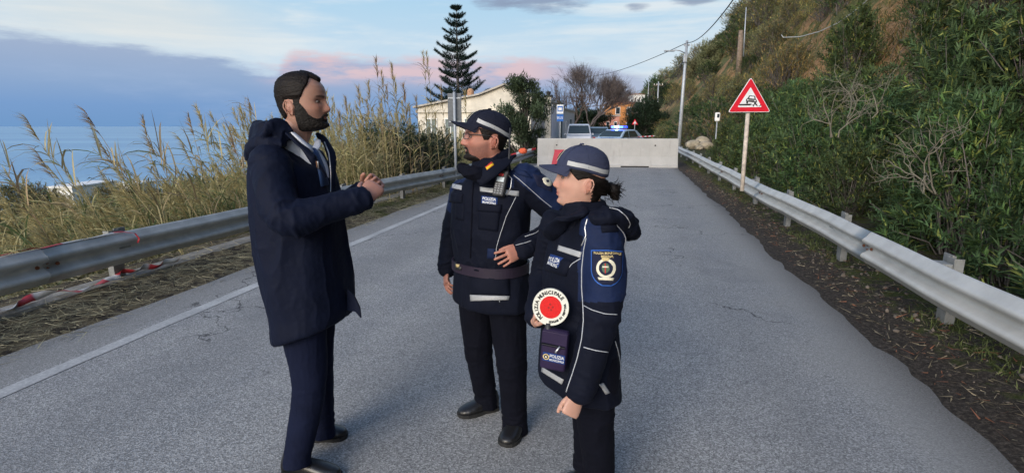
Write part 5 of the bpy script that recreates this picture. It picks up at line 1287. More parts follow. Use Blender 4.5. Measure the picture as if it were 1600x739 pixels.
def lerp2(c, a, b):
    """bilinear in a pixel quad: tl, tr, br, bl"""
    (x0, y0), (x1, y1), (x2, y2), (x3, y3) = c
    return ((x0*(1-a)+x1*a)*(1-b) + (x3*(1-a)+x2*a)*b, (y0*(1-a)+y1*a)*(1-b) + (y3*(1-a)+y2*a)*b)
def patch(surf, quad, name, m, parent, off=.003, nx=8, ny=6, shape=None, soft=True):
    """cloth patch laid on a garment, with its own thickness"""
    g = []
    for j in range(ny + 1):
        for i in range(nx + 1):
            a, b = i / nx, j / ny
            if shape: a, b = shape(a, b)
            h, nn = surf.hit(*lerp2(quad, a, b)); g.append((h, nn))
    nm = Vector((0, 0, 0))
    for h, nn in g: nm += nn
    nm.normalize()
    V = []
    for k, (h, nn) in enumerate(g):
        i, j = k % (nx + 1), k // (nx + 1); e = 1.0 if (0 < i < nx and 0 < j < ny) or not soft else .55
        V.append(h + (nn * .4 + nm * .6).normalized() * off * e)
    for h, nn in g: V.append(h - nn * .004)
    w = nx + 1; n = w * (ny + 1)
    Fs = [(j*w+i, (j+1)*w+i, (j+1)*w+i+1, j*w+i+1) for j in range(ny) for i in range(nx)]
    rim = [i for i in range(w)] + [j*w+nx for j in range(1, ny+1)] + [ny*w+i for i in range(nx-1, -1, -1)] + [j*w for j in range(ny-1, 0, -1)]
    for a, b in zip(rim, rim[1:] + rim[:1]): Fs.append((a, b, b + n, a + n))
    Fs += [tuple(k + n for k in f[::-1]) for f in Fs[:nx*ny]]
    return MB().add(V, Fs).build(name, m, parent, smooth=True)
def lettering(surf, quad, text, m, parent, off=.0055, bold=.02, name='lettering', arc=None):
    V, Fs = text_mesh(text, 1.0, bold); xs = [v.x for v in V]; ys = [v.y for v in V]; x0, x1, y0, y1 = min(xs), max(xs), min(ys), max(ys); W = []
    for v in V:
        a = (v.x - x0) / (x1 - x0); b = 1 - (v.y - y0) / max(1e-6, y1 - y0)
        h, nn = surf.hit(*(arc(a, b) if arc else lerp2(quad, a, b))); W.append(h + nn * off)
    return MB().add(W, Fs).build(name, m, parent)

# ---- head
HZ = np.array([-.128, -.120, -.108, -.09, -.07, -.05, -.03, -.01, .01, .03, .05, .07, .088, .103, .115, .122, .1255])
HF = np.array([.030, .070, .086, .089, .089, .090, .090, .089, .091, .096, .096, .090, .078, .061, .040, .020, .003])
HB = np.array([.050, .054, .058, .062, .071, .080, .088, .094, .098, .101, .102, .098, .089, .074, .051, .027, .003])
HW = np.array([.040, .048, .055, .061, .066, .069, .0715, .073, .0745, .076, .0765, .0745, .068, .057, .040, .022, .003])
def gau(x, s): return np.exp(-(x / s) ** 2)
NZ = np.array([-.056, -.050, -.045, -.038, -.030, -.018, -.004, .008, .018, .028])
NA = np.array([0, .007, .018, .028, .0305, .0255, .0175, .011, .005, 0])
def headpt(th, z, off=0.0, fem=0.0, feat=1.0, nose=1.0):
    f, b, w = np.interp(z, HZ, HF), np.interp(z, HZ, HB), np.interp(z, HZ, HW)
    jaw = np.clip((-z - .04) / .08, 0, 1)
    w = w * (1 - .10 * fem * jaw - .03 * fem); f = f - .003 * fem * jaw
    c, s = np.cos(th), np.sin(th)
    e = np.where(c > 0, 2.15 - .35 * jaw, 2.1)
    x = np.where(c > 0, f, b) * np.sign(c) * np.abs(c) ** (2 / e); y = w * np.sign(s) * np.abs(s) ** (2 / e)
    fr = np.clip(x / .05, 0, 1)
    d = np.interp(z, NZ, NA) * nose * (gau(y, .0075 + .0055 * gau(z + .038, .014)) * .8 + .2 * gau(y, .017))
    d = d + .006 * gau(np.abs(y) - .013, .006) * gau(z + .040, .007) * nose
    d = d - .012 * gau(np.abs(y) - .031, .015) * gau(z - .003, .012)
    d = d + .0045 * (1 - .7 * fem) * gau(z - .022, .008) * gau(y, .045)
    d = d + .004 * gau(np.abs(y) - .045, .018) * gau(z + .024, .018)
    d = d + .0075 * gau(z + .0595, .0055) * gau(y, .017) + .0085 * gau(z + .0725, .0060) * gau(y, .015) - .005 * gau(z + .066, .0022) * gau(y, .02)
    d = d - .0045 * gau(z + .086, .006) * gau(y, .02) + .006 * gau(z + .103, .011) * gau(y, .02)
    d = d + .0035 * gau(z - .006, .004) * gau(np.abs(y) - .030, .012) + .003 * gau(z + .006, .003) * gau(np.abs(y) - .030, .012)   # lids
    x = x + d * fr * feat
    if np.ndim(off) or off:
        L = np.sqrt((x / .097) ** 2 + (y / .075) ** 2 + (z / .124) ** 2) + 1e-6
        nx, ny, nz = x / .097 ** 2, y / .075 ** 2, z / .124 ** 2 * np.clip(z / .05, 0, 1) ** .5 if True else 0
        nz = np.where(z > 0, z / .124 ** 2 * .9, 0); q = np.sqrt(nx**2 + ny**2 + nz**2) + 1e-6
        x, y, z = x + nx / q * off, y + ny / q * off, z + nz / q * off
    return np.stack([x, y, z], -1)
def head_grid(nt=110, nz=90, z0=-.128, z1=.1255):
    th = np.linspace(-np.pi, np.pi, nt, endpoint=False); u = np.linspace(0, 1, nz)
    z = z0 + (z1 - z0) * (u * .6 + .4 * np.sin(u * np.pi / 2)); T_, Z = np.meshgrid(th, z); return T_, Z
def grid_faces(nt, nz, closed=True):
    F = [(j*nt+i, j*nt+(i+1)%nt, (j+1)*nt+(i+1)%nt, (j+1)*nt+i) for j in range(nz-1) for i in range(nt if closed else nt-1)]
    return F
class Head:
    def __init__(s, loc, facing, pitch=0.0, roll=0.0, sc=1.0, fem=0.0, nose=1.0, tw=None):
        """facing: horizontal unit vector the face looks along"""
        X = Vector((facing[0], facing[1], 0)).normalized(); Z = Vector((0, 0, 1)); Y = Z.cross(X)
        M = Matrix((X, Y, Z)).transposed() @ Matrix.Rotation(-pitch, 3, 'Y') @ Matrix.Rotation(roll, 3, 'X')
        s.M = np.array(M); s.Mm = M; s.o = arr(Vector(loc)); s.sc = sc; s.fem = fem; s.nose = nose; s.k = np.array([1.05 - .06 * fem, 1.0, .955])
    def w(s, P_): return (np.asarray(P_) * s.k * s.sc) @ s.M.T + s.o
    def tilted(s, pitch):
        import copy; h = copy.copy(s); X = Matrix.Rotation(-pitch, 3, 'Y'); h.Mm = s.Mm @ X; h.M = np.array(h.Mm); return h
    def p(s, *q): return Vector(s.w(np.array(q)))
    def add(s, mb):
        T_, Z = head_grid(); Q = headpt(T_, Z, 0.0, s.fem, 1.0, s.nose).reshape(-1, 3); nt, nz = T_.shape[1], T_.shape[0]
        F = grid_faces(nt, nz) + [tuple(range(nt))[::-1], tuple(range((nz-1)*nt, nz*nt))]
        mb.add([Vector(v) for v in s.w(Q)], F)
        for sd in (-1, 1):      # ears
            loop = []
            for k in range(17):
                a = math.radians(-70 + 300 * k / 16); r = 1.0 if math.sin(a) > 0 else .78
                lx = -.026 + .0165 * math.cos(a) * r - .005 * math.sin(a); lz = -.026 + .032 * math.sin(a)
                loop.append(s.p(lx, sd * (.073 + .011 * max(0, -math.cos(a)) + .004), lz))
            V, Fs = tube_geo(loop, [.0036 * s.sc] * 17, 8); mb.add(V, Fs)
            V, Fs = tube_geo([s.p(-.022, sd * .069, -.054), s.p(-.025, sd * .077, -.036), s.p(-.027, sd * .077, -.018), s.p(-.028, sd * .073, .000)], [(.007 * s.sc, .003 * s.sc), (.011 * s.sc, .0035 * s.sc), (.013 * s.sc, .0035 * s.sc), (.009 * s.sc, .003 * s.sc)], 12, side=s.p(1, 0, 0) - s.p(0, 0, 0)); mb.add(V, Fs)
    def tint(s, V, skin, hair, beard=0.0, stub=None):
        """skin colours for a body's vertices"""
        L = ((V - s.o) @ s.M) / s.sc / s.k; x, y, z = L.T; C = np.tile(np.array(skin), (len(V), 1)); inh = (np.abs(z) < .14) & (np.abs(x) < .14) & (np.abs(y) < .10)
        n = fbm(V * 45, 3)[:, None]; C *= .88 + .24 * n
        fr = (x > .03) & inh
        def mixc(mask, col):
            nonlocal C; C = C * (1 - mask[:, None]) + np.array(col) * mask[:, None]
        red = fr * (.30 * gau(np.abs(y) - .04, .025) * gau(z + .025, .022) + .45 * gau(y, .018) * gau(z + .034, .016)); mixc(red, (skin[0] * .95, skin[1] * .58, skin[2] * .52))
        ear = inh * gau(np.abs(y) - .080, .010) * gau(x + .026, .022) * gau(z + .026, .038); mixc(np.clip(ear * .6, 0, 1), (skin[0] * .95, skin[1] * .62, skin[2] * .56))
        lip = fr * gau(z + .066, .0125) ** 2 * gau(y, .026) ** 2 * (x > .084); mixc(np.clip(lip * 1.2, 0, .85), (skin[0] * .75, skin[1] * .36, skin[2] * .36))
        ay = np.abs(y); arch = .0200 + .0045 * np.sin(np.clip((ay - .012) / .036, 0, 1) * 2.4); wd = .0046 - .0024 * np.clip((ay - .03) / .02, 0, 1); br = fr * np.clip(1.6 * gau(z - arch, wd), 0, 1) * ss_(ay, .008, .014) * (1 - ss_(ay, .044, .054)) * (.65 + .7 * (fbm(V * 400, 2) - .2)); mixc(np.clip(br * (.9 - .45 * s.fem), 0, 1), hair)
        lash = fr * np.clip(1.5 * gau(z - .0075, .0028), 0, 1) * gau(np.abs(y) - .031, .015) ** 2; mixc(lash * .85, (.02, .013, .01)); crs = fr * gau(z + .0085, .0045) * gau(ay - .031, .014) + fr * gau(z - .010, .005) * gau(ay - .030, .016); mixc(np.clip(crs * .45, 0, 1), (skin[0] * .62, skin[1] * .50, skin[2] * .50)); con = inh * gau(x + .022, .0075) * gau(z + .028, .014) * (ay > .066); mixc(con * .55, (skin[0] * .5, skin[1] * .32, skin[2] * .28)); nos = fr * gau(ay - .009, .004) * gau(z + .0455, .003); mixc(nos * .8, (.05, .02, .015))  # lashes, then painted shade in the lid creases, ear hollow and nostrils
        shd = inh * min(beard, 1.5) * np.clip((-z - .030 + .35 * np.clip(.05 - x, 0, .06)) / .022, 0, 1) * ss_(x, -.018, .004) * (.75 + .5 * (fbm(V * 260, 2) - .3)); mixc(np.clip(shd * .52, 0, .9), (skin[0] * .35, skin[1] * .33, skin[2] * .36))
        return np.clip(C, 0, 1)
    def eyes(s, parent, look=0.0):
        for sd in (-1, 1):
            bm = bmesh.new(); bmesh.ops.create_uvsphere(bm, u_segments=24, v_segments=16, radius=.0108 * s.sc); g = Vector((math.cos(look), math.sin(look), 0))
            mi = [(2 if (f.calc_center_median().normalized().dot(g) > .93) else (1 if f.calc_center_median().normalized().dot(g) > .70 else 0)) for f in bm.faces]
            bm.verts.ensure_lookup_table(); Vv = np.array([v.co for v in bm.verts]) * [1, 1, .58]; Fs = [[v.index for v in f.verts] for f in bm.faces]; bm.free()
            c = s.w(np.array([.0728, sd * .0305, .0010])); V = Vv @ s.M.T + c
            o = mkobj('eye', V, Fs, [M_eye, M_iris, M_pupil], None, True, mi); put(o, parent)
    def shell(s, name, mats, parent, offs, rough=.003, seed=0, nt=180, nz=130, z0=-.128, keep=-.0046, streak=(9, 9, 60), feat=.3):
        """a layer over the head (hair, beard, cap): offs(th, z) -> height above the skin, < keep is cut away"""
        T_, Z = head_grid(nt, nz, z0); o = offs(T_, Z); Q = headpt(T_, Z, o, s.fem, feat, s.nose); flat = Q.reshape(-1, 3)
        if rough: 
            nn = .8 * (fbm(flat * np.array(streak) + seed, 3) - .5) + 1.0 * (fbm(flat * 330 + seed, 2) - .5); o2 = o + rough * 2 * nn.reshape(o.shape) * np.clip(o / .004, 0, 1); Q = headpt(T_, Z, o2, s.fem, feat, s.nose); flat = Q.reshape(-1, 3)
        of = o.ravel(); F = [f for f in grid_faces(nt, nz) if min(of[list(f)]) > keep]
        F.append(tuple(range((nz-1)*nt, nz*nt))) if of[-1] > keep else None
        used = sorted({i for f in F for i in f}); mp = {v: k for k, v in enumerate(used)}
        ob = mkobj(name, s.w(flat[used]), [tuple(mp[i] for i in f) for f in F], mats, None, True); put(ob, parent)
        return ob
def ss_(x, a, b): t = np.clip((x - a) / (b - a), 0, 1); return t * t * (3 - 2 * t)

# ---- hand
def add_hand(mb, wrist, d, palm, thumb_side, curl=(.5, .5, .5, .5), sc=1.0, spread=.06, thumb_curl=.4, thumb_out=.8, fore=None):
    """d: along the fingers, palm: direction the palm faces, thumb_side: +1/-1 along palm x d"""
    X = Vector(d).normalized(); Z = (Vector(palm) - X * Vector(palm).dot(X)).normalized(); Y = Z.cross(X) * thumb_side; w = Vector(wrist)
    def q(x, y, z): return w + (X * x + Y * y + Z * z) * sc
    V, Fs = tube_geo([q(-.03, 0, 0), q(0, 0, 0), q(.025, .002, 0), q(.055, .002, -.001), q(.082, 0, -.001), q(.094, 0, 0)], [(.024*sc, .019*sc), (.027*sc, .019*sc), (.036*sc, .017*sc), (.041*sc, .0145*sc), (.041*sc, .0125*sc), (.037*sc, .009*sc)], 20, side=Y); mb.add(V, Fs)
    V, Fs = tube_geo([q(.008, .020, .006), q(.03, .026, .010), q(.055, .024, .007)], [.012*sc, .015*sc, .009*sc], 10); mb.add(V, Fs)
    tips = []
    for k, (y, L, r) in enumerate(((.0305, .070, .0082), (.0105, .079, .0085), (-.0100, .073, .0082), (-.0290, .057, .0074))):
        p = q(.084 - .003 * abs(k - 1), y, 0); ang = 0; c = curl[k]; pts = [q(.06, y * .9, 0), p]; out = (spread * (1.2 - k)); rr = [r * 1.02 * sc, r * 1.05 * sc]
        for j, fr in enumerate((.45, .30, .25)):
            ang += c * (1.0, 1.15, .8)[j]
            dv = (X * math.cos(ang) + Z * math.sin(ang) + Y * out * math.cos(ang)).normalized(); m = p + dv * L * fr * sc * .5; p = p + dv * L * fr * sc; pts += [m, p]; rr += [r * (.94 - .06 * j) * sc, r * (.98 - .08 * j) * sc]
        e = p + dv * r * .5 * sc; pts.append(e); rr.append(r * .55 * sc); V, Fs = tube_geo(pts, rr, 12); mb.add(V, Fs); tips.append(p)
    p = q(.018, .026, .006); dv = (X * .75 + Y * thumb_out + Z * .35).normalized(); pts = [q(.005, .012, .004), p]; rr = [.012 * sc, .0125 * sc]
    for j, L in enumerate((.040, .032, .024)):
        p = p + dv * L * sc; pts.append(p); rr.append((.0108, .0098, .0082)[j] * sc); dv = (dv + X * thumb_curl * .7 - Y * thumb_curl * .55 + Z * thumb_curl * .35).normalized()
    pts.append(p + dv * .004 * sc); rr.append(.005 * sc); V, Fs = tube_geo(pts, rr, 12); mb.add(V, Fs)
    return tips

# ---- materials for people
def skinmat(name, rough=.48):
    m = bpy.data.materials.new(name); m.use_nodes = True; T = NT(m.node_tree); bs = T.n['Principled BSDF']; at = T.n.new('ShaderNodeAttribute'); at.attribute_name = 'tint'
    T.link(at.outputs['Color'], bs.inputs['Base Color']); bs.inputs['Roughness'].default_value = rough; bs.inputs['Subsurface Weight'].default_value = .12; bs.inputs['Subsurface Radius'].default_value = (.012, .004, .002); bs.inputs['Specular IOR Level'].default_value = .4
    tc = T.n.new('ShaderNodeTexCoord'); b = T.n.new('ShaderNodeBump'); b.inputs['Strength'].default_value = .25; b.inputs['Distance'].default_value = .001; T.link(T.noise(tc.outputs['Object'], 420, 3, .6), b.inputs['Height']); T.link(b.outputs[0], bs.inputs['Normal']); return m
M_skin = skinmat('skin')
M_eye = mat('eye_white', (.13, .11, .10), .35, var=0); M_iris = mat('iris_brown', (.05, .03, .018), .15, var=0); M_pupil = mat('pupil', (.005, .005, .005), .1, var=0)
def hairmat(name, c, grey=None):
    m = bpy.data.materials.new(name); m.use_nodes = True; T = NT(m.node_tree); bs = T.n['Principled BSDF']; bs.inputs['Roughness'].default_value = .6; bs.inputs['Specular IOR Level'].default_value = .2
    tc = T.n.new('ShaderNodeTexCoord'); v = tc.outputs['Object']; n = T.noise(T.mapping(v, (90, 420, 260)), 1, 4, .7); hi = grey or tuple(x * 2.4 + .004 for x in c)
    T.link(T.ramp(n, [(.35, tuple(x * .5 for x in c)), (.55, c), (.78, hi)]), bs.inputs['Base Color'])
    b = T.n.new('ShaderNodeBump'); b.inputs['Strength'].default_value = .5; b.inputs['Distance'].default_value = .002; T.link(n, b.inputs['Height']); T.link(b.outputs[0], bs.inputs['Normal']); return m
M_hair = hairmat('dark_brown_hair', (.009, .006, .005)); M_beard = hairmat('greying_beard', (.012, .010, .009), grey=(.075, .068, .062)); M_hair2 = hairmat('black_hair', (.007, .005, .0045))
def cloth(name, c, rough=.8, bump=.35, sc=420, sheen=.04, var=.18, spec=.25):
    m = bpy.data.materials.new(name); m.use_nodes = True; T = NT(m.node_tree); bs = T.n['Principled BSDF']; bs.inputs['Roughness'].default_value = rough; bs.inputs['Specular IOR Level'].default_value = spec
    bs.inputs['Sheen Weight'].default_value = sheen; bs.inputs['Sheen Roughness'].default_value = .5; bs.inputs['Sheen Tint'].default_value = (*[min(1, x * 8 + .1) for x in c], 1)
    tc = T.n.new('ShaderNodeTexCoord'); v = tc.outputs['Object']; n = T.noise(v, 7, 5, .6)
    T.link(T.ramp(n, [(.3, tuple(x * (1 - var) for x in c)), (.7, tuple(x * (1 + var) for x in c))]), bs.inputs['Base Color'])
    b = T.n.new('ShaderNodeBump'); b.inputs['Strength'].default_value = bump; b.inputs['Distance'].default_value = .0015; T.link(T.math('ADD', T.noise(v, sc, 2, .5), T.math('MULTIPLY', T.noise(v, 38, 4, .6), 1.6)), b.inputs['Height']); T.link(b.outputs[0], bs.inputs['Normal']); return m
M_coat = cloth('navy_rain_coat', (.0034, .0060, .0185), .72, spec=.14)
M_suit = cloth('navy_suit_wool', (.0050, .0078, .0235), .85, spec=.12)
M_polj = cloth('police_dark_navy', (.0042, .0058, .0135), .78, spec=.12)
M_poly = cloth('police_blue_yoke', (.0070, .0150, .050), .72, spec=.18)
M_polt = cloth('police_trousers', (.0034, .0040, .0085), .85, spec=.1)
M_cap1 = cloth('police_cap_navy', (.0075, .0095, .022), .85, sc=600)
M_cap2 = cloth('faded_police_cap', (.034, .041, .078), .9, sc=600)
M_silv = mat('reflective_grey_tape', (.35, .36, .37), .45, metal=.05, var=.08)
M_pipe = mat('white_piping', (.42, .44, .47), .5, var=.05)
M_patch = cloth('blue_name_patch', (.015, .04, .16), .8)
M_crest = cloth('dark_crest_patch', (.010, .013, .035), .85)
M_blueedge = mat('blue_patch_edge', (.03, .12, .45), .6, var=0)
M_ltxt = mat('white_thread', (.62, .64, .66), .8, var=0); M_gold = mat('gold_thread', (.55, .43, .20), .7, var=.1); M_cream = mat('cream_thread', (.66, .62, .48), .8, var=.05)
M_redth = mat('red_thread', (.45, .03, .03), .8, var=0)
M_belt = cloth('belt_webbing', (.022, .016, .030), .55, bump=.2)
M_shoe = mat('black_leather', (.010, .010, .011), .35, var=.2, bump=.15, bscale=90, coat=.15)
M_sole = mat('black_rubber_sole', (.014, .014, .014), .85, var=.1)
M_shirt = cloth('white_shirt', (.60, .62, .68), .8, sheen=0, var=.04)
M_tie = cloth('blue_tie', (.02, .045, .12), .6)
M_metal = mat('bright_metal', (.6, .6, .6), .3, metal=.8, var=0)

def shoe(parent, heel, toe, ankle, L=None, name='shoe', W=.047, boot=False):
    """leather shoe between two ground points"""
    heel, toe = Vector(heel), Vector(toe); d = (toe - heel); Lh = d.length; d.normalize(); s = Vector((-d.y, d.x, 0)); up = Vector((0, 0, 1))
    def c(t, z): return heel + d * Lh * t + up * z
    mb = MB(); V = []; rows = [(-.02, .055, .030, .042), (.03, .062, .034, .052), (.15, .066, .035, .056), (.30, .062, .038, .052), (.45, .055, .043, .045), (.62, .046, .048, .038), (.78, .040, .047, .031), (.90, .036, .038, .025), (.98, .032, .022, .018), (1.01, .028, .008, .008)]
    n = 20
    for t, zc, w, h in rows:
        for k in range(n):
            a = 2 * math.pi * k / n; ca, sa = math.cos(a), math.sin(a); V.append(c(t, max(.014, zc * .72 + h * .95 * sa * (1 if sa > 0 else .7))) + s * (w * W / .047 * math.copysign(abs(ca) ** .85, ca)))
    Fs = [(i*n+k, i*n+(k+1)%n, (i+1)*n+(k+1)%n, (i+1)*n+k) for i in range(len(rows)-1) for k in range(n)] + [tuple(range(n))[::-1], tuple(range((len(rows)-1)*n, len(rows)*n))]
    mb.add(V, Fs); a = Vector(ankle); mb2 = [c(.10, .055), c(.13, .085), Vector((a.x, a.y, .125 if boot else .105))]
    Vt, Ft = tube_geo(mb2, [(.036, .043), (.037, .044), (.040, .043)], 16, side=s); mb.add(Vt, Ft)
    V, N, F = remesh(mb, .006, 2); o = mkobj(name, V, F, M_shoe); put(o, parent)
    sl = MB(); poly = [(-.03, .02), (.0, .033), (.15, .037), (.35, .036), (.6, .048), (.8, .047), (.93, .036), (1.01, .016)]
    pts = [(t, w * W / .047) for t, w in poly] + [(t, -w * W / .047) for t, w in poly[::-1]]
    sl.prism(pts, 0.001, .020, lambda t, w, h: c(t, h) + s * w * 1.06); put(sl.build('sole', M_sole), o)
    return o

# ------------------------------------------------------------------ the three people
VOX_BODY, VOX_CLOTH = .0033, .0055
def garment(mb, name, m, parent, segs, voxel=None, smooth=3, mats=None, **kw):
    V, N, F = remesh(mb, voxel or VOX_CLOTH, smooth); V = folds(V, N, segs, **kw)
    o = mkobj(name, V, F, mats or m); srf = Surf(V, F); put(o, parent); return o, srf, V, F
def material_zone(o, fn, root):
    """second material on the faces fn (world centre) picks"""
    M = np.array(world_of(o)); me = o.data; n = len(me.polygons); c = np.zeros(n * 3); me.polygons.foreach_get('center', c); c = c.reshape(-1, 3) + M[:3, 3]
    me.polygons.foreach_set('material_index', fn(c).astype(np.int32))
def seg_t(C, a, b):
    a, b = arr(Vector(a)), arr(Vector(b)); ab = b - a; t = ((C - a) @ ab) / (ab @ ab); near = a + ab * np.clip(t, 0, 1)[:, None]; return t, np.linalg.norm(C - near, axis=1)

# ================= the bearded man in the long navy coat
def man():
    root = empty('person', (-.93, 2.36, 0)); tag(root, 'bearded man in a long navy coat and suit trousers talking with clasped hands', 'person')
    a = math.radians(-10); F = Vector((math.cos(a), math.sin(a), 0)); S = Vector((-F.y, F.x, 0)); Y = 2.36
    hd = Head(P(473, 161, Y), (math.cos(math.radians(-3)), math.sin(math.radians(-3))), pitch=.03, sc=1.0, nose=.84)
    shR, elR, wrR = P(424, 258, 2.19), P(450, 343, 2.06), P(571, 310, 2.19)
    shL, elL, wrL = P(480, 254, 2.55), P(492, 340, 2.60), P(574, 300, 2.42)
    hipR, knR, anR = P(476, 520, 2.29), P(483, 606, 2.27), P(466, 712, 2.23)
    hipL, knL, anL = P(492, 505, 2.46), P(498, 580, 2.48), P(508, 662, 2.50)
    body = MB(); hd.add(body)
    nb = P(453, 232, Y)
    limb(body, [hd.p(-.018, 0, -.03), hd.p(-.022, 0, -.09), nb, nb - Vector((0, 0, .06))], [(.058, .062), (.056, .060), (.062, .066), (.085, .075)], side=S)
    rings(body, interp_rows([(nb - Vector((0, 0, .02)), .07, .06, 0), (P(455, 250, Y), .16, .08, 0), (P(460, 290, Y), .175, .11, 0), (P(468, 380, Y), .15, .11, 0), (P(476, 440, Y), .15, .11, 0), (P(482, 500, Y), .165, .12, 0)]), F, n=28)
    limb(body, [shR, elR, wrR.lerp(elR, .1)], [.05, .042, .03]); limb(body, [shL, elL, wrL.lerp(elL, .1)], [.05, .042, .03])
    limb(body, [hipR, knR, anR], [.08, .055, .040]); limb(body, [hipL, knL, anL], [.08, .055, .040])
    # hands brought together, fingertips touching
    dR = (P(590, 284, 2.30) - wrR).normalized(); add_hand(body, wrR, dR + Vector((.12, .10, .10)), Vector((-.25, .90, -.30)), -1, curl=(.85, .80, .72, .66), sc=1.06, spread=.10, thumb_out=.55, thumb_curl=.5)
    dL = (P(592, 280, 2.38) - wrL).normalized(); add_hand(body, wrL, dL + Vector((.1, -.10, .1)), Vector((-.2, -.92, -.25)), 1, curl=(.85, .8, .78, .75), sc=1.05, spread=.10, thumb_out=.55, thumb_curl=.5)
    V, N, Fc = remesh(body, VOX_BODY, 2); C = hd.tint(V, (.37, .205, .150), (.015, .01, .008), beard=1.0)
    hz = np.linalg.norm(V - arr(wrR.lerp(P(592, 290, 2.32), .6)), axis=1) < .20; C[hz] = C[hz] * np.array([1.08, .98, .98])
    b = mkobj('body', V, Fc, M_skin, tint=C); put(b, root); hd.eyes(b)
    def hair(th, z):
        a = np.degrees(np.abs(th)); line = np.interp(a, [0, 10, 20, 32, 45, 58, 68, 76, 84, 91, 96, 116, 123, 140, 180], [.084, .088, .098, .104, .092, .066, .046, .016, -.030, -.030, .004, .004, -.060, -.070, -.080])
        k = ss_(z - line, -.004, .010); return -.006 + k * (.0135 + .006 * ss_(z, .06, .12) + .004 * gau(a, 40)) * (1 - .5 * ss_(.03 - z, 0, .02) * (a < 118))
    hd.shell('hair', M_hair, b, hair, rough=.0022, seed=3, streak=(26, 110, 70))
    def beard(th, z):
        a = np.degrees(np.abs(th)); y = np.interp(z, HZ, HW) * np.sin(th)
        up = np.interp(a, [0, 10, 17, 26, 38, 50, 62, 72, 82, 96, 104], [-.049, -.049, -.054, -.066, -.070, -.064, -.050, -.020, .004, .0, -.05]); k = ss_(up - z, -.002, .006) * (1 - ss_(a, 94, 100))
        k = k * (1 - np.clip(1.5 * gau(z + .0690, .0062), 0, 1) * (1 - ss_(np.abs(y), .010, .018))); return -.006 + k * (.0088 + .0065 * gau(z + .105, .022) * gau(a, 60) + .0045 * gau(z + .056, .005) * gau(a, 22))
    hd.shell('beard', M_beard, b, beard, rough=.0026, seed=9, streak=(150, 150, 90), feat=1.0, z0=-.128)
    # shirt, collar and tie
    sh = MB(); cc = hd.p(-.02, 0, -.150) - Vector((0, 0, .006)); col = []
    V_, Fs_ = [], []
    n = 40; base_c = nb + F * .008
    for k in range(n):
        t = 2 * math.pi * k / n; cs, sn = math.cos(t), math.sin(t)
        for (r, dz) in ((.064, .052), (.070, .050), (.078, -.01), (.070, -.02)):
            front = max(0, cs) ; V_.append(base_c + F * (r * 1.10 * cs) + S * (r * .98 * sn) + Vector((0, 0, dz + .012 - .062 * (front ** 1.5) + .016 * (cs < 0) * -cs)))
    Fs_ = [(k*4+j, k*4+(j+1)%4, ((k+1)%n)*4+(j+1)%4, ((k+1)%n)*4+j) for k in range(n) for j in range(4)]
    shirt = put(MB().add(V_, Fs_).build('shirt', M_shirt, None, smooth=True), root)
    sb = MB(); rings(sb, interp_rows([(P(478, 228, Y), .050, .055, -.03), (P(482, 245, Y), .06, .075, -.03), (P(484, 285, Y), .08, .095, 0), (P(480, 330, Y), .10, .100, 0)]), F, n=24); s2 = sb.build('shirt_front', M_shirt, None, smooth=True); put(s2, shirt)
    cl = MB(); limb(cl, [P(446, 197, 2.29), P(457, 207, 2.268), P(471, 220, 2.255), P(483, 231, 2.262), P(489, 237, 2.285)], [(.005, .014), (.006, .018), (.007, .020), (.007, .018), (.005, .010)], n=16, side=Vector((.7, 0, .7)))
    limb(cl, [P(489, 237, 2.29), P(495, 229, 2.33), P(497, 220, 2.38)], [(.005, .010), (.007, .016), (.006, .012)], n=14, side=Vector((.2, -.6, .7))); put(cl.build('shirt_collar', M_shirt, None, smooth=True), shirt)
    tp = [P(490, 234, 2.30), P(493, 240, 2.285), P(502, 262, 2.27), P(508, 290, 2.27)]; V, Fs = tube_geo(tp, [(.015, .010), (.020, .013), (.026, .010), (.032, .010)], 12, side=S); tie = MB().add(V, Fs).build('tie', M_tie, None, smooth=True); put(tie, root)
    # trousers
    tr = MB()
    open_limb(tr, [P(478, 480, 2.30), hipR, knR, P(466, 704, 2.225), P(465, 726, 2.215)], [(.116, .100), (.100, .095), (.074, .070), (.062, .058), (.066, .061)], side=F)
    open_limb(tr, [P(490, 470, 2.44), hipL, knL, P(505, 662, 2.50), P(506, 680, 2.50)], [(.112, .10), (.095, .09), (.070, .068), (.055, .058), (.058, .060)], side=F)
    garment(tr, 'trousers', M_suit, root, [(hipR, knR, .8), (knR, anR, 1.2), (hipL, knL, .8), (knL, anL, 1.2)], amp=.005, base=.003, seed=2, torso_scale=(14, 14, 2.5))
    shoe(root, G(446, 737, 0), G(532, 745, 0), anR); shoe(root, G(492, 686, 0), G(543, 681, 0), anL)
    # long coat
    ct = MB()
    rows = interp_rows([(P(452, 226, Y), .092, .070, -.040), (P(453, 240, Y), .160, .115, -.032), (P(455, 262, Y), .205, .160, -.01, .140), (P(461, 310, Y), .212, .188, 0, .160), (P(468, 370, Y), .214, .196, 0, .165),
                        (P(478, 435, Y), .214, .196, .01, .166), (P(486, 480, Y), .212, .186, .025, .152), (P(489, 506, Y), .216, .170, .045, .145), (P(489, 511, Y), .195, .155, .045, .130)])
    rings(ct, rows, F, n=48)
    limb(ct, [shR, shR.lerp(elR, .5) + Vector((-.012, -.01, 0)), elR, elR.lerp(wrR, .5), wrR.lerp(elR, .06)], [(.088, .085), (.080, .078), (.072, .070), (.064, .062), (.053, .052)], n=26)
    limb(ct, [shL, shL.lerp(elL, .5), elL, elL.lerp(wrL, .5), wrL.lerp(elL, .06)], [(.088, .085), (.080, .078), (.070, .068), (.060, .060), (.052, .052)], n=26)
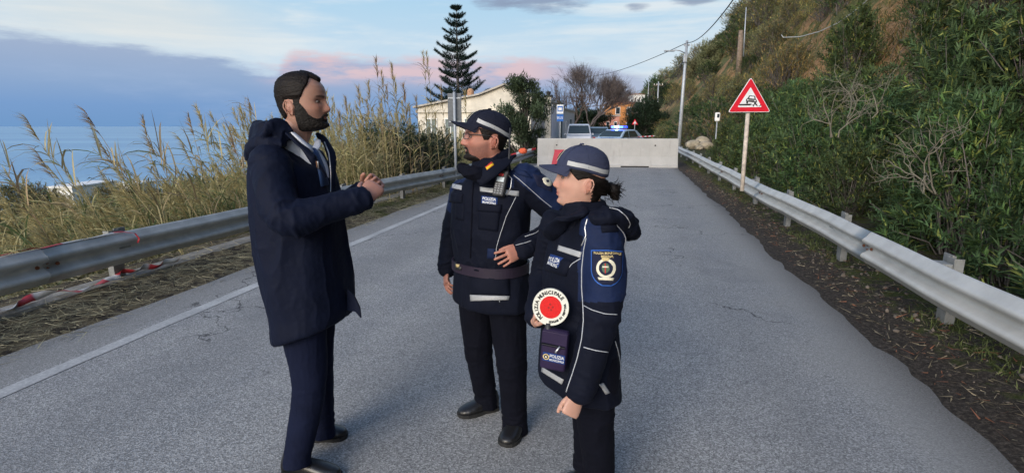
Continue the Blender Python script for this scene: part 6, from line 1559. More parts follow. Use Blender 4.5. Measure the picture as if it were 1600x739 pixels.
    limb(ct, [P(440, 200, 2.27), P(452, 211, 2.245), P(472, 229, 2.225), P(490, 249, 2.225), P(503, 263, 2.24), P(509, 275, 2.25)], [(.009, .018), (.011, .024), (.012, .028), (.012, .026), (.010, .02), (.008, .012)], n=16, side=Vector((.6, 0, .8)))
    limb(ct, [P(497, 210, 2.45), P(508, 220, 2.44), P(517, 238, 2.42), P(520, 262, 2.38), P(521, 290, 2.36)], [(.009, .014), (.011, .020), (.012, .022), (.012, .018), (.010, .014)], n=16, side=Vector((.6, 0, .8)))
    coat, srf, V, Fc = garment(ct, 'coat', M_coat, root, [(shR, elR, 1.0), (elR, wrR, 1.3), (shL, elL, 1.0), (elL, wrL, 1.2)], amp=.010, base=.007, seed=5, torso_scale=(8, 8, 2.2))
    # front flap corner blowing forward, hood, lapels
    fl = MB(); q = [P(542, 452, 2.33), P(553, 462, 2.32), P(562, 481, 2.31), P(564, 497, 2.30), P(555, 487, 2.31), P(541, 484, 2.33)]
    fl.add(q + [p + Vector((0, .012, 0)) for p in q], [(0,1,2,3,4,5), (11,10,9,8,7,6)] + [(i, (i+1)%6, 6+(i+1)%6, 6+i) for i in range(6)]); put(fl.build('hem_corner', M_coat), coat)
    hm = MB()
    limb(hm, [P(456, 210, 2.27), P(436, 204, 2.235), P(414, 207, 2.25), P(402, 214, 2.35), P(414, 207, 2.47), P(446, 206, 2.50)], [(.012, .026), (.024, .046), (.030, .056), (.034, .062), (.030, .052), (.016, .03)], n=20, side=F, per=6)
    limb(hm, [P(440, 226, 2.23), P(414, 226, 2.24), P(402, 238, 2.36), P(420, 228, 2.50)], [(.022, .035), (.036, .045), (.044, .060), (.03, .045)], n=18, per=6)
    hood, hs, _, _ = garment(hm, 'hood', M_coat, root, [], voxel=.006, smooth=9, amp=0, base=.008, seed=8, torso_scale=(13, 13, 13))
    trim_line(srf, [(496, 252), (499, 270), (505, 295), (511, 312)], 'zip', M_metal, coat, r=.0030)
    trim_line(srf, [(494, 252), (497, 270), (503, 296), (509, 314)], 'zip_tape', mat('rust_zip_tape', (.22, .10, .05), .7), coat, r=.0022)
    trim_line(srf, [(507, 222), (514, 240), (517, 265), (516, 300), (516, 312)], 'zip', M_metal, coat, r=.0026)
    trim_line(srf, [(524, 345), (531, 375), (539, 405), (545, 432), (544, 449)], 'zip', M_metal, coat, r=.0034)
    trim_line(srf, [(527, 345), (534, 375), (542, 405), (548, 432), (547, 452)], 'zip_tape', mat('pink_zip_tape', (.30, .16, .16), .7), coat, r=.0020)
    trim_line(srf, [(560, 334), (568, 331), (575, 325)], 'cuff_seam', M_suit, coat, r=.0022)
    return root
man()

# ================= the policeman
def officer():
    Y = 2.70; root = empty('person', (-.10, Y, 0)); tag(root, 'policeman in peaked cap and glasses resting one hand on his belt', 'person')
    F = Vector((-.57, -.82, 0)).normalized(); S = Vector((-F.y, F.x, 0))
    hd = Head(P(760, 215, 2.69), (-.985, -.17), pitch=.04, sc=1.02, nose=1.05)
    shR, elR, wrR = P(727, 299, 2.86), P(709, 362, 2.90), P(698, 421, 2.86)
    shL, elL, wrL = P(828, 281, 2.60), P(890, 352, 2.66), P(817, 389, 2.50)
    hipR, knR, anR = P(746, 480, 2.82), P(748, 548, 2.80), P(755, 612, 2.84)
    hipL, knL, anL = P(792, 480, 2.66), P(800, 570, 2.60), P(804, 652, 2.60)
    body = MB(); hd.add(body); nb = P(768, 268, 2.70)
    limb(body, [hd.p(-.018, 0, -.03), hd.p(-.022, 0, -.09), nb, nb - Vector((0, 0, .06))], [(.060, .062), (.058, .062), (.066, .066), (.085, .075)], side=S)
    rings(body, interp_rows([(nb - Vector((0, 0, .02)), .07, .06, 0), (P(768, 290, Y), .16, .08, 0), (P(767, 330, Y), .18, .12, 0), (P(767, 400, Y), .17, .13, 0), (P(770, 470, Y), .17, .13, 0)]), F, n=28)
    limb(body, [shR, elR, wrR], [.05, .042, .03]); limb(body, [shL, elL, wrL.lerp(elL, .1)], [.05, .042, .03])
    limb(body, [hipR, knR, anR], [.08, .055, .040]); limb(body, [hipL, knL, anL], [.08, .055, .040])
    # right hand hanging loosely, left hand spread on the belt
    add_hand(body, wrR, P(697, 447, 2.80) - wrR, Vector((.8, .35, 0)), 1, curl=(.35, .4, .45, .5), sc=.95, thumb_out=.5)
    add_hand(body, wrL, P(786, 404, 2.44) - wrL, Vector((.05, .95, -.1)), 1, curl=(.22, .16, .2, .28), sc=.94, spread=.13, thumb_out=.25, thumb_curl=.3)
    V, N, Fc = remesh(body, VOX_BODY, 2); C = hd.tint(V, (.40, .180, .130), (.015, .01, .008), beard=1.5)
    b = mkobj('body', V, Fc, M_skin, tint=C); put(b, root); hd.eyes(b)
    def hair(th, z):
        a = np.degrees(np.abs(th)); line = np.interp(a, [0, 60, 68, 78, 90, 100, 112, 124, 140, 180], [.09, .06, .03, -.015, -.015, .016, .016, -.055, -.065, -.07]); return -.006 + ss_(z - line, -.004, .008) * .0095 * ss_(np.interp(a, [0, 50, 90, 135, 180], [.060, .055, .050, .030, .022]) - z, 0, .012)
    hd.shell('hair', M_hair, b, hair, rough=.002, seed=3)
    def beard(th, z):
        a = np.degrees(np.abs(th)); y = np.interp(z, HZ, HW) * np.sin(th)
        up = np.interp(a, [0, 10, 17, 26, 38, 52, 66, 76, 86, 100], [-.047, -.047, -.054, -.076, -.084, -.088, -.10, -.12, -.13, -.13]); k = ss_(up - z, -.003, .012) * (1 - ss_(a, 60, 74))
        k = k * (1 - np.clip(1.5 * gau(z + .0690, .0062), 0, 1) * (1 - ss_(np.abs(y), .010, .018))); return -.006 + k * (.0074 + .0060 * gau(a, 28) + .0050 * gau(z + .108, .020) * gau(a, 42) + .0045 * gau(z + .056, .005) * gau(a, 22)) 
    hd.shell('beard', M_hair, b, beard, rough=.0024, seed=9, streak=(150, 150, 90), feat=1.0)
    cap(hd.tilted(.12), root, M_cap1, lift=.014)
    # rectangular glasses
    gl = MB(); fr_ = []
    gx, gz = .106, .003
    for sd in (-1, 1):
        q = [hd.p(gx - .020 * (abs(y) > .045) , sd * y, z) for y, z in ((.012, .016), (.052, .017), (.054, -.002), (.048, -.010), (.018, -.010), (.012, -.002), (.012, .016))]; gl.tube(q, .0016, 6)
        gl.tube([hd.p(gx - .018, sd * .054, .013), hd.p(.05, sd * .077, .013), hd.p(-.005, sd * .080, .010), hd.p(-.02, sd * .079, .002)], [.0024, .0024, .0022, .002], 6)
    gl.tube([hd.p(gx, -.012, .010), hd.p(gx + .004, 0, .012), hd.p(gx, .012, .010)], .0016, 6)
    g = gl.build('glasses', M_black, None, smooth=True); put(g, root)
    for sd in (-1, 1):
        q = [hd.p(gx - .001 - .016 * (abs(y) > .045), sd * y, z) for y, z in ((.013, .015), (.051, .016), (.053, -.002), (.047, -.009), (.018, -.009), (.013, -.002))]; put(MB().add(q, [(0,1,2,3,4,5)]).build('lens', M_lens, None), g)
    # trousers and boots
    tr = MB()
    open_limb(tr, [P(752, 440, 2.80), hipR, knR, P(758, 612, 2.83), P(758, 634, 2.83)], [(.115, .115), (.102, .10), (.075, .075), (.062, .064), (.068, .072)], side=F)
    open_limb(tr, [P(788, 440, 2.68), hipL, knL, P(804, 648, 2.60), P(804, 674, 2.60)], [(.115, .115), (.104, .102), (.079, .079), (.060, .064), (.067, .072)], side=F)
    garment(tr, 'trousers', M_polt, root, [(hipR, knR, .9), (knR, anR, 1.4), (hipL, knL, .9), (knL, anL, 1.4)], amp=.008, base=.004, seed=12, torso_scale=(14, 14, 2.5))
    shoe(root, G(776, 637, 0), G(716, 650, 0), anR, W=.052, boot=True); shoe(root, G(815, 668, 0), G(787, 698, 0), anL, W=.052, boot=True)
    # jacket
    jk = MB()
    rows = interp_rows([(P(769, 262, Y), .082, .080, 0), (P(769, 275, Y), .120, .095, 0), (P(768, 287, Y), .205, .120, 0), (P(767, 312, Y), .218, .150, 0), (P(766, 350, Y), .215, .160, 0), (P(766, 390, Y), .205, .160, 0),
                        (P(766, 413, Y), .196, .152, 0), (P(768, 440, Y), .218, .165, 0), (P(770, 468, Y), .228, .168, 0), (P(770, 473, Y), .215, .155, 0)])
    rings(jk, rows, F, n=48)
    limb(jk, [shR, elR, wrR], [(.078, .078), (.070, .068), (.052, .052)], n=24); limb(jk, [shL + Vector((-.03, 0, .0)), shL.lerp(elL, .5), elL, elL.lerp(wrL, .5), wrL], [(.086, .082), (.082, .080), (.074, .070), (.066, .064), (.052, .052)], n=24)
    jacket, srf, V, Fc = garment(jk, 'jacket', None, root, [(shR, elR, 1.0), (elR, wrR, 1.2), (shL, elL, 1.0), (elL, wrL, 1.3)], mats=[M_polj, M_poly], amp=.010, base=.006, seed=15, torso_scale=(9, 9, 5))
    def zone(c):
        t, d = seg_t(c, shL + Vector((-.03, 0, 0)), elL); t2, d2 = seg_t(c, shR, elR); zt = P(768, 292, Y).z
        front = (c - arr(P(768, 300, Y))) @ arr(F)
        up = (c[:, 2] > zt - .012 + .35 * np.clip(front, -.2, .2)) & (np.abs((c - arr(P(768, 300, Y))) @ arr(S)) > .10)
        p0 = P(803, 277, 2.55); ab = (c[:, 0] < p0.x) | (c[:, 2] > p0.z - .85 * (c[:, 0] - p0.x))
        return (up & ab) | (ab & (t < .62) & (t > -.1) & (d < .11) & (((c - arr(P(768, 300, Y))) @ arr(S)) > .19)) | ((t2 < .5) & (d2 < .10) & (((c - arr(P(768, 300, Y))) @ arr(S)) < -.19))
    material_zone(jacket, zone, root)
    # stand collar with a neck warmer inside
    cm = MB(); rings(cm, interp_rows([(P(768, 284, 2.69), .115, .105, -.01), (P(766, 268, 2.69), .095, .100, -.02), (P(766, 254, 2.69), .085, .094, -.02), (P(768, 243, 2.70), .080, .088, -.025), (P(768, 240, 2.70), .070, .076, -.025)]), Vector((-.80, -.60, 0)), n=36)
    col, cs, _, _ = garment(cm, 'collar', M_polj, root, [], voxel=.005, amp=0, base=.006, seed=21, torso_scale=(20, 20, 12))
    cf = MB(); limb(cf, [P(800, 246, 2.62), P(786, 254, 2.55), P(766, 268, 2.50), P(750, 284, 2.50)], [(.010, .030), (.013, .040), (.013, .040), (.012, .025)], n=16, side=F); cfo = cf.build('collar_flap', M_polj, None, smooth=True); put(cfo, col)
    patch(Surf([v.co + Vector(world_of(cfo).translation) for v in cfo.data.vertices], [tuple(p.vertices) for p in cfo.data.polygons]), [(757, 259), (768, 252), (772, 258), (761, 266)], 'flag_patch', mat('flag_red', (.50, .03, .02), .8, var=.05), col, off=.004, nx=4, ny=3)
    patch(Surf([v.co + Vector(world_of(cfo).translation) for v in cfo.data.vertices], [tuple(p.vertices) for p in cfo.data.polygons]), [(759, 262.5), (770, 255), (772, 258), (761, 266)], 'flag_stripe', mat('flag_yellow', (.70, .42, .02), .8, var=.05), col, off=.0055, nx=4, ny=3)
    nw = MB(); limb(nw, [P(722, 262, 2.60), P(732, 268, 2.54), P(745, 272, 2.52), P(757, 280, 2.52)], [(.02, .028), (.03, .035), (.03, .036), (.02, .03)], n=14); garment(nw, 'neck_warmer', M_polt, root, [], voxel=.005, amp=0, base=.006, seed=33, torso_scale=(14, 14, 26))
    # reflective bands, piping, patches, pockets
    patch(srf, [(707, 287), (722, 290), (721, 297), (706, 294)], 'reflective_band', M_silv, jacket, off=.003)
    patch(srf, [(750, 292), (811, 299), (811, 307), (750, 299)], 'reflective_band', M_silv, jacket, off=.003, nx=14)
    trim_line(srf, [(803, 274), (812, 281), (830, 297), (848, 313), (862, 324)], 'piping', M_pipe, jacket)
    trim_line(srf, [(806, 308), (800, 320), (791, 338), (783, 362), (776, 385), (774, 405)], 'piping', M_pipe, jacket)
    trim_line(srf, [(778, 422), (776, 440), (777, 458), (781, 472)], 'piping', M_pipe, jacket)
    trim_line(srf, [(820, 370), (838, 364), (850, 352), (862, 360)], 'piping', M_pipe, jacket, r=.0018)
    trim_line(srf, [(806, 383), (822, 379), (830, 376)], 'piping', M_pipe, jacket, r=.0016)
    trim_line(srf, [(741, 272), (738, 310), (737, 350), (735, 403)], 'zip_placket', M_polt, jacket, r=.004)
    pk = patch(srf, [(746, 317), (785, 320), (783, 333), (745, 330)], 'pocket_flap', M_polj, jacket, off=.009); 
    patch(srf, [(749, 328), (782, 331), (778, 362), (747, 358)], 'pocket', M_polj, jacket, off=.006)
    patch(srf, [(706, 300), (724, 303), (722, 318), (703, 316)], 'pocket_flap', M_polj, jacket, off=.010)
    patch(srf, [(712, 316), (726, 318), (725, 345), (712, 342)], 'pocket', M_polj, jacket, off=.006)
    patch(srf, [(762, 388), (774, 389), (773, 405), (761, 404)], 'waist_tab', M_poly, jacket, off=.004, nx=4, ny=4)
    npch = patch(srf, [(753, 306), (778, 309), (777, 322), (752, 319)], 'name_patch', M_patch, jacket, off=.006)
    lettering(srf, [(755.5, 308), (776, 310.5), (775.5, 315), (755, 312.5)], 'POLIZIA', M_ltxt, npch, off=.0085, bold=.03); lettering(srf, [(755, 314), (775.5, 316.5), (775, 320), (755, 317.5)], 'MUNICIPALE', M_ltxt, npch, off=.0085, bold=.03)
    cp = patch(srf, [(832, 272), (862, 278), (862, 300), (840, 291)], 'sleeve_patch', M_crest, jacket, off=.004)
    patch(srf, [(846, 277), (862, 280), (861, 293), (849, 289)], 'crest', M_cream, cp, off=.0065, nx=6, ny=6, shape=lambda a, b: (.5 + (a - .5) * math.sqrt(max(0, 1 - (2*b-1)**2 * .5)) * 1.1, .5 + (b - .5) * math.sqrt(max(0, 1 - (2*a-1)**2 * .5)) * 1.1))
    patch(srf, [(851, 280), (858, 281.5), (857, 288), (852, 286.5)], 'crest_emblem', M_crest, cp, off=.008, nx=3, ny=3)
    patch(srf, [(735, 460), (797, 462), (795, 468), (736, 470)], 'reflective_hem', M_silv, jacket, off=.013, nx=12)
    patch(srf, [(735, 430), (796, 432), (797, 462), (735, 460)], 'cargo_pocket', M_polj, jacket, off=.010, nx=10)
    # epaulette
    patch(srf, [(800, 262), (822, 268), (832, 279), (808, 273)], 'epaulette', M_poly, jacket, off=.008, nx=6, ny=4)
    # belt with buckle and loops
    bm_ = MB(); V_, Fs_ = [], []; n = 60
    for k in range(n):
        a = 2 * math.pi * k / n; ca, sa = math.cos(a), math.sin(a); e = 2 / 2.3
        for r, z in ((.004, .025), (.013, .025), (.013, -.025), (.004, -.025)):
            V_.append(P(766, 413, Y) + S * ((.198 + r) * math.copysign(abs(ca) ** e, ca)) + F * ((.154 + r) * math.copysign(abs(sa) ** e, sa)) + Vector((0, 0, z)))
    belt = MB().add(V_, [(k*4+j, k*4+(j+1)%4, ((k+1)%n)*4+(j+1)%4, ((k+1)%n)*4+j) for k in range(n) for j in range(4)]).build('belt', M_belt, None, smooth=False); put(belt, root)
    bsf = Surf(V_, [(k*4+j, k*4+(j+1)%4, ((k+1)%n)*4+(j+1)%4, ((k+1)%n)*4+j) for k in range(n) for j in range(4)])
    patch(bsf, [(711, 405), (721, 406), (721, 422), (711, 421)], 'buckle', M_black, belt, off=.008, nx=3, ny=3); patch(bsf, [(713.5, 409), (718, 410), (718, 418), (713.5, 417)], 'buckle_crest', M_gold, belt, off=.011, nx=3, ny=3)
    for x in (741, 775): patch(bsf, [(x, 405), (x + 7, 405.5), (x + 7, 424), (x, 423)], 'belt_loop', M_polj, belt, off=.005, nx=3, ny=3)
    # radio clipped on the chest
    radio(srf)
    return root
def cap(hd, root, m, lift=0.0, emblem=True):
    """baseball style uniform cap: crown, visor, reflective side tape, badge"""
    def edge(a): return np.interp(a, [0, 50, 90, 135, 180], [.047, .045, .034, .012, .004])
    def crown(th, z):
        a = np.degrees(np.abs(th)); k = ss_(z - edge(a), -.002, .006); return -.004 + k * (.0110 + .0055 * gau(a, 55) * ss_(z, .05, .10) + .004 * ss_(z, .06, .125) + .003 * gau(a - 180, 50))
    def crown_hard(th, z):
        o = crown(th, z); return np.where(z < edge(np.degrees(np.abs(th))) - .004, -.02, o)
    c = hd.shell('cap', m, root, crown_hard, rough=.0016, seed=4, streak=(14, 14, 14), feat=0.0, z0=-.02, nt=160, nz=120, keep=-.006)
    # seams and top button
    def cpnt(th, z, ex=.001): return Vector(hd.w(headpt(np.array([th]), np.array([z]), crown(np.array([th]), np.array([z])) + ex, hd.fem, 0.0)[0]))
    for th in (math.radians(38), math.radians(-38), math.radians(100), math.radians(-100), math.pi):
        put(MB().tube([cpnt(th, z) for z in np.linspace(float(edge(math.degrees(abs(th)))) + .006, .1245, 26)], .0011, 5).build('seam', m, None, smooth=True), c)
    V, Fs = tube_geo([cpnt(0.3, .1255, -.001), cpnt(0.3, .1255, .003), cpnt(0.3, .1255, .005)], [.009, .009, .005], 12); put(MB().add(V, Fs).build('button', m, None, smooth=True), c)
    V = []; nr, na = 10, 28
    for j in range(nr + 1):
        r = j / nr
        for i in range(na + 1):
            ph = math.radians(-64 + 128 * i / na); a = abs(math.degrees(ph)); th = ph
            b0 = headpt(np.array([th]), np.array([float(edge(a)) + .003]), np.array([.016]), hd.fem, 0.0)[0]
            ext = .062 * max(0, math.cos(ph * .98 * math.pi / 2 / math.radians(64) * .98)) ** .55
            x = b0[0] + ext * r; y = b0[1] * (1 - .05 * r); z = b0[2] - .004 * r + .02 * ext * r - .036 * (math.sin(ph) ** 2) * r ** .7
            V.append(np.array([x, y, z]))
    V = np.array(V); Vt = hd.w(V + [0, 0, .0022]); Vb = hd.w(V - [0, 0, .0022]); w = na + 1; F = [(j*w+i, j*w+i+1, (j+1)*w+i+1, (j+1)*w+i) for j in range(nr) for i in range(na)]
    n = len(V); F2 = F + [tuple(k + n for k in f[::-1]) for f in F]; rim = list(range(nr*w, nr*w+w)); F2 += [(a, b, b + n, a + n) for a, b in zip(rim, rim[1:])]
    for col_ in (0, na): s = [j*w+col_ for j in range(nr+1)]; F2 += [(a, b, b + n, a + n) for a, b in zip(s, s[1:])]
    v = mkobj('visor', np.concatenate([Vt, Vb]), F2, m); put(v, c)
    # reflective tape running down each side towards the back
    for sd in (-1, 1):
        V, k = [], 16
        for i in range(k + 1):
            a = 52 + (158 - 52) * i / k; th = math.radians(a) * sd; zc = float(edge(a)) + .022 + lift * (.5 - i / k)
            for dz in (-.0085, .0085): V.append(cpnt(th, zc + dz, .0022))
        for i in range(k + 1):
            a = 52 + (158 - 52) * i / k; th = math.radians(a) * sd; zc = float(edge(a)) + .022 + lift * (.5 - i / k)
            for dz in (-.0085, .0085): V.append(cpnt(th, zc + dz, -.002))
        n = 2 * (k + 1); Fs = [(2*i, 2*i+2, 2*i+3, 2*i+1) for i in range(k)] + [(2*i+n, 2*i+1+n, 2*i+3+n, 2*i+2+n) for i in range(k)] + [(2*i, 2*i+2, 2*i+2+n, 2*i+n) for i in range(k)] + [(2*i+1, 2*i+3, 2*i+3+n, 2*i+1+n) for i in range(k)] + [(0, 1, 1+n, n), (2*k, 2*k+1, 2*k+1+n, 2*k+n)]
        put(MB().add(V, Fs).build('reflective_tape', M_silv, None, smooth=False), c)
    # front badge
    for r, ex, mm, nm in ((.024, .0030, M_cream, 'badge'), (.017, .0042, M_crest, 'badge_field'), (.009, .0054, M_gold, 'badge_emblem')):
        V = [cpnt(0, .088, ex)]
        for i in range(24): a = 2 * math.pi * i / 24; V.append(cpnt(r / .085 * math.cos(a), .088 + r * .9 * math.sin(a), ex))
        put(MB().add(V, [(0, 1 + i, 1 + (i + 1) % 24) for i in range(24)]).build(nm, mm, None), c)
    return c
M_lens = bpy.data.materials.new('lens_glass'); M_lens.use_nodes = True
def _lens():
    T = NT(M_lens.node_tree); T.n.clear(); o = T.n.new('ShaderNodeOutputMaterial'); t = T.n.new('ShaderNodeBsdfTransparent'); g = T.n.new('ShaderNodeBsdfGlossy'); g.inputs['Roughness'].default_value = .05; m = T.n.new('ShaderNodeMixShader'); m.inputs[0].default_value = .10
    T.link(t.outputs[0], m.inputs[1]); T.link(g.outputs[0], m.inputs[2]); T.link(m.outputs[0], o.inputs[0])
_lens()
def radio(srf):
    h, n = srf.hit(786, 290); n = (n * .5 + Vector((-.4, -.85, 0)) * .5).normalized(); up = (P(788, 262, h.y) - P(784, 306, h.y)).normalized(); up = (up - n * up.dot(n)).normalized(); s = up.cross(n).normalized(); M = Matrix((s, n, up)).transposed(); c = (P(785, 290, h.y)); c = h + n * .032 + up * .0
    root = empty('two_way_radio', c); tag(root, 'black two way radio with keypad clipped on the policeman chest', 'radio')
    def w(x, y, z): return c + s * x + n * y + up * z
    case = MB().box(c, (.056, .034, .125), M, bev=.006); case.box(w(0, -.002, .052), (.060, .036, .022), M, bev=.006); put(case.build('case', M_black, None), root)
    scr = MB().box(w(0, .018, .016), (.036, .003, .022), M); put(scr.build('screen', mat('pale_lcd', (.45, .52, .55), .3, var=0), None), root)
    put(MB().box(w(-.002, .018, .040), (.024, .003, .012), M).build('logo_plate', M_redth, None), root)
    kb = mat('radio_key', (.18, .19, .20), .5, var=0)
    for r in range(5):
        for k in range(3): put(MB().box(w(-.015 + .015 * k, .0185, -.006 - .011 * r), (.011, .003, .007), M, bev=.001).build('key', kb, None), root)
    put(MB().tube([w(.016, -.004, .06), w(.017, -.006, .10), P(797, 200, c.y + .03)], [.0065, .0050, .0035], 10).build('antenna', M_black, None, smooth=True), root)
    put(MB().tube([w(-.012, 0, .060), w(-.012, 0, .074)], [.009, .008], 12).build('knob', M_black, None), root)
    put(MB().tube([w(.030, 0, .045), w(.050, .004, .030), w(.052, 0, -.01), w(.038, -.01, -.05)], .0022, 6).build('clip_cord', M_metal, None, smooth=True), root)
officer()

# ================= the policewoman
def policewoman():
    Y = 2.10; root = empty('person', (.28, Y, 0)); tag(root, 'policewoman in a faded cap with ponytail holding a red and white signal disc', 'person')
    F = Vector((-.93, -.37, 0)).normalized(); S = Vector((-F.y, F.x, 0))
    hd = Head(P(908, 279, 2.08), (-.997, .04), pitch=.07, sc=.97, fem=1.0, nose=.80)
    shL, elL, wrL = P(946, 362, 1.96), P(940, 488, 1.91), P(904, 616, 1.86)
    shR, elR, wrR = P(868, 352, 2.30), P(851, 430, 2.34), P(838, 500, 2.04)
    hipR, knR, anR = P(912, 590, 2.15), Vector((P(918, 690, 2.15).x, 2.15, .44)), Vector((P(920, 690, 2.15).x, 2.17, .09))
    hipL, knL, anL = P(930, 590, 2.02), Vector((P(928, 700, 2.02).x, 2.02, .44)), Vector((P(932, 700, 2.02).x + .02, 2.03, .09))
    body = MB(); hd.add(body); nb = P(926, 332, 2.09)
    limb(body, [hd.p(-.020, 0, -.03), hd.p(-.026, 0, -.09), nb, nb - Vector((0, 0, .05))], [(.050, .052), (.047, .050), (.054, .054), (.075, .065)], side=S)
    rings(body, interp_rows([(nb - Vector((0, 0, .02)), .06, .05, 0), (P(925, 355, Y), .14, .08, 0), (P(915, 400, Y), .155, .11, 0), (P(907, 480, Y), .13, .10, 0), (P(906, 570, Y), .16, .12, 0)]), F, n=28)
    limb(body, [shR, elR, wrR], [.045, .036, .026]); limb(body, [shL, elL, wrL], [.045, .036, .026])
    limb(body, [hipR, knR, anR], [.078, .052, .038]); limb(body, [hipL, knL, anL], [.078, .052, .038])
    add_hand(body, wrL, P(889, 650, 1.83) - wrL, Vector((-.15, .95, .1)), 1, curl=(1.42, 1.45, 1.45, 1.4), sc=.92, thumb_out=.25, thumb_curl=.75)
    add_hand(body, wrR, P(842, 476, 1.96) - wrR, Vector((.75, -.5, .1)), 1, curl=(1.0, 1.0, 1.0, 1.0), sc=.88, thumb_out=.4, thumb_curl=.5)
    V, N, Fc = remesh(body, VOX_BODY, 2); C = hd.tint(V, (.50, .285, .215), (.03, .018, .014))
    b = mkobj('body', V, Fc, M_skin, tint=C); put(b, root); hd.eyes(b)
    def hair(th, z):
        a = np.degrees(np.abs(th)); line = np.interp(a, [0, 50, 60, 70, 80, 92, 104, 116, 126, 180], [.08, .05, .026, .008, -.006, .002, .004, -.02, -.095, -.10]); return -.006 + ss_(z - line, -.004, .010) * (.0115 + .010 * ss_(a, 110, 150)) * ss_(np.interp(a, [0, 50, 90, 135, 180], [.060, .055, .045, .018, .008]) - z, 0, .012) - .004 * (z > .05)
    hair_o = hd.shell('hair', M_hair2, b, hair, rough=.0016, seed=13, streak=(60, 60, 200))
    R = np.random.default_rng(8); st = Batch()
    for i in range(90):     # low ponytail, loosely gathered, wavy ends
        o = R.normal(size=3) * [.010, .010, .012]; p0 = hd.p(-.125 + o[0], o[1], -.042 + o[2]); pts = [p0]; dv = Vector((.95, .05, .12 + R.normal() * .22)).normalized(); L = R.uniform(.03, .065)
        for k in range(5): dv = (dv + Vector((R.normal() * .35, R.normal() * .35, -.20 + R.normal() * .38))).normalized(); pts.append(pts[-1] + dv * L / 5)
        t = R.uniform(.6, 1.5); st.stem(pts, [.0010, .0014, .0014, .0012, .0009, .0004], 4, tint=(t, t, t))
    for i in range(240):
        a = R.uniform(2.05, 2.9) * 1.0; z0 = R.uniform(-.06, .0); p0 = headpt(np.array([a]), np.array([z0]), np.array([.012]), 1.0)[0]; p0 = hd.p(*p0); e = hd.p(-.098, R.normal() * .01, -.035 + R.normal() * .008); m = p0.lerp(e, .5) + hd.p(-.02, .012, -.006) - hd.p(0, 0, 0)
        t = R.uniform(.6, 1.4); st.stem([p0, m, e], [.0014, .0020, .0014], 4, tint=(t, t, t))
    core = MB()
    limb(core, [hd.p(-.098, 0, -.034), hd.p(-.118, 0, -.032), hd.p(-.140, 0, -.044), hd.p(-.146, 0, -.070)], [.014, .024, .026, .014], n=12)
    Vc, Nc, Fc2 = remesh(core, .004, 1); Vc = Vc + Nc * ((fbm(Vc * 70, 3) - .5) * .014)[:, None]; put(mkobj('bun', Vc, Fc2, M_hair2), b)
    pony = st.build('ponytail', M_hair2); put(pony, b)
    V_, Fs_ = tube_geo([hd.p(-.100, 0, -.033), hd.p(-.114, 0, -.030)], [(.016, .016), (.015, .015)], 14); put(MB().add(V_, Fs_).build('hair_tie', M_redth, None, smooth=True), b)
    cap(hd.tilted(-.05), root, M_cap2)
    # trousers and shoes
    tr = MB()
    open_limb(tr, [P(912, 560, 2.14), hipR, knR, anR + Vector((0, 0, .06)), anR], [(.11, .11), (.108, .105), (.080, .080), (.062, .062), (.066, .066)], side=F)
    open_limb(tr, [P(926, 560, 2.04), hipL, knL, anL + Vector((0, 0, .06)), anL], [(.11, .11), (.100, .100), (.078, .078), (.062, .062), (.066, .066)], side=F)
    garment(tr, 'trousers', M_polt, root, [(hipR, knR, 1.0), (knR, anR, 1.3), (hipL, knL, 1.0), (knL, anL, 1.3)], amp=.008, base=.004, seed=42, torso_scale=(14, 14, 2.5))
    for an in (anR, anL): h = Vector((an.x + .05, an.y, 0)); shoe(root, h, h + Vector((-.24, -.05, 0)), an, W=.044, boot=True)
    # jacket
    jk = MB()
    rows = interp_rows([(P(926, 322, 2.09), .068, .068, 0), (P(926, 334, Y), .095, .085, 0), (P(924, 350, Y), .165, .105, 0), (P(917, 375, Y), .185, .128, 0), (P(909, 420, Y), .180, .140, 0), (P(904, 480, Y), .175, .138, 0),
                        (P(903, 540, Y), .190, .150, -.01), (P(905, 590, Y), .200, .158, .02), (P(906, 603, Y), .200, .156, .03), (P(906, 606, Y), .188, .145, .03)])
    rings(jk, rows, F, n=48)
    limb(jk, [shL + Vector((-.02, .03, 0)), shL.lerp(elL, .5) + Vector((.008, 0, 0)), elL, elL.lerp(wrL, .5), wrL.lerp(elL, .04)], [(.080, .080), (.083, .080), (.074, .070), (.066, .060), (.056, .052)], n=26)
    limb(jk, [shR, elR, wrR.lerp(elR, .08)], [(.075, .075), (.066, .064), (.048, .046)], n=22)
    jacket, srf, V, Fc = garment(jk, 'jacket', None, root, [(shL, elL, 1.0), (elL, wrL, 1.3), (shR, elR, 1.0), (elR, wrR, 1.0)], mats=[M_polj, M_poly], amp=.010, base=.006, seed=55, torso_scale=(9, 9, 5))
    def zone(c):
        t, d = seg_t(c, shL + Vector((-.02, .03, 0)), elL); t2, d2 = seg_t(c, shR, elR); cen = arr(P(918, 360, Y)); sd_ = (c - cen) @ arr(S)
        return ((t < .86) & (d < .115) & (sd_ > .135)) | ((c[:, 2] > P(918, 356, Y).z) & (sd_ > .10))
    material_zone(jacket, zone, root)
    # tall open collar, hood roll at the back
    cm = MB(); rings(cm, interp_rows([(P(922, 352, 2.10), .105, .105, -.04), (P(916, 336, 2.10), .088, .100, -.03), (P(913, 322, 2.10), .078, .092, .0), (P(912, 313, 2.10), .072, .085, .005), (P(914, 311, 2.10), .060, .072, .005)]), Vector((-.99, -.1, 0)), n=36)
    limb(cm, [P(915, 330, 1.99), P(895, 338, 1.99), P(873, 352, 2.02), P(858, 370, 2.10)], [(.012, .034), (.015, .042), (.015, .040), (.012, .03)], n=16, side=Vector((-.4, 0, -.9)))
    garment(cm, 'collar', M_polj, root, [], voxel=.005, amp=0, base=.005, seed=23, torso_scale=(9, 9, 16))
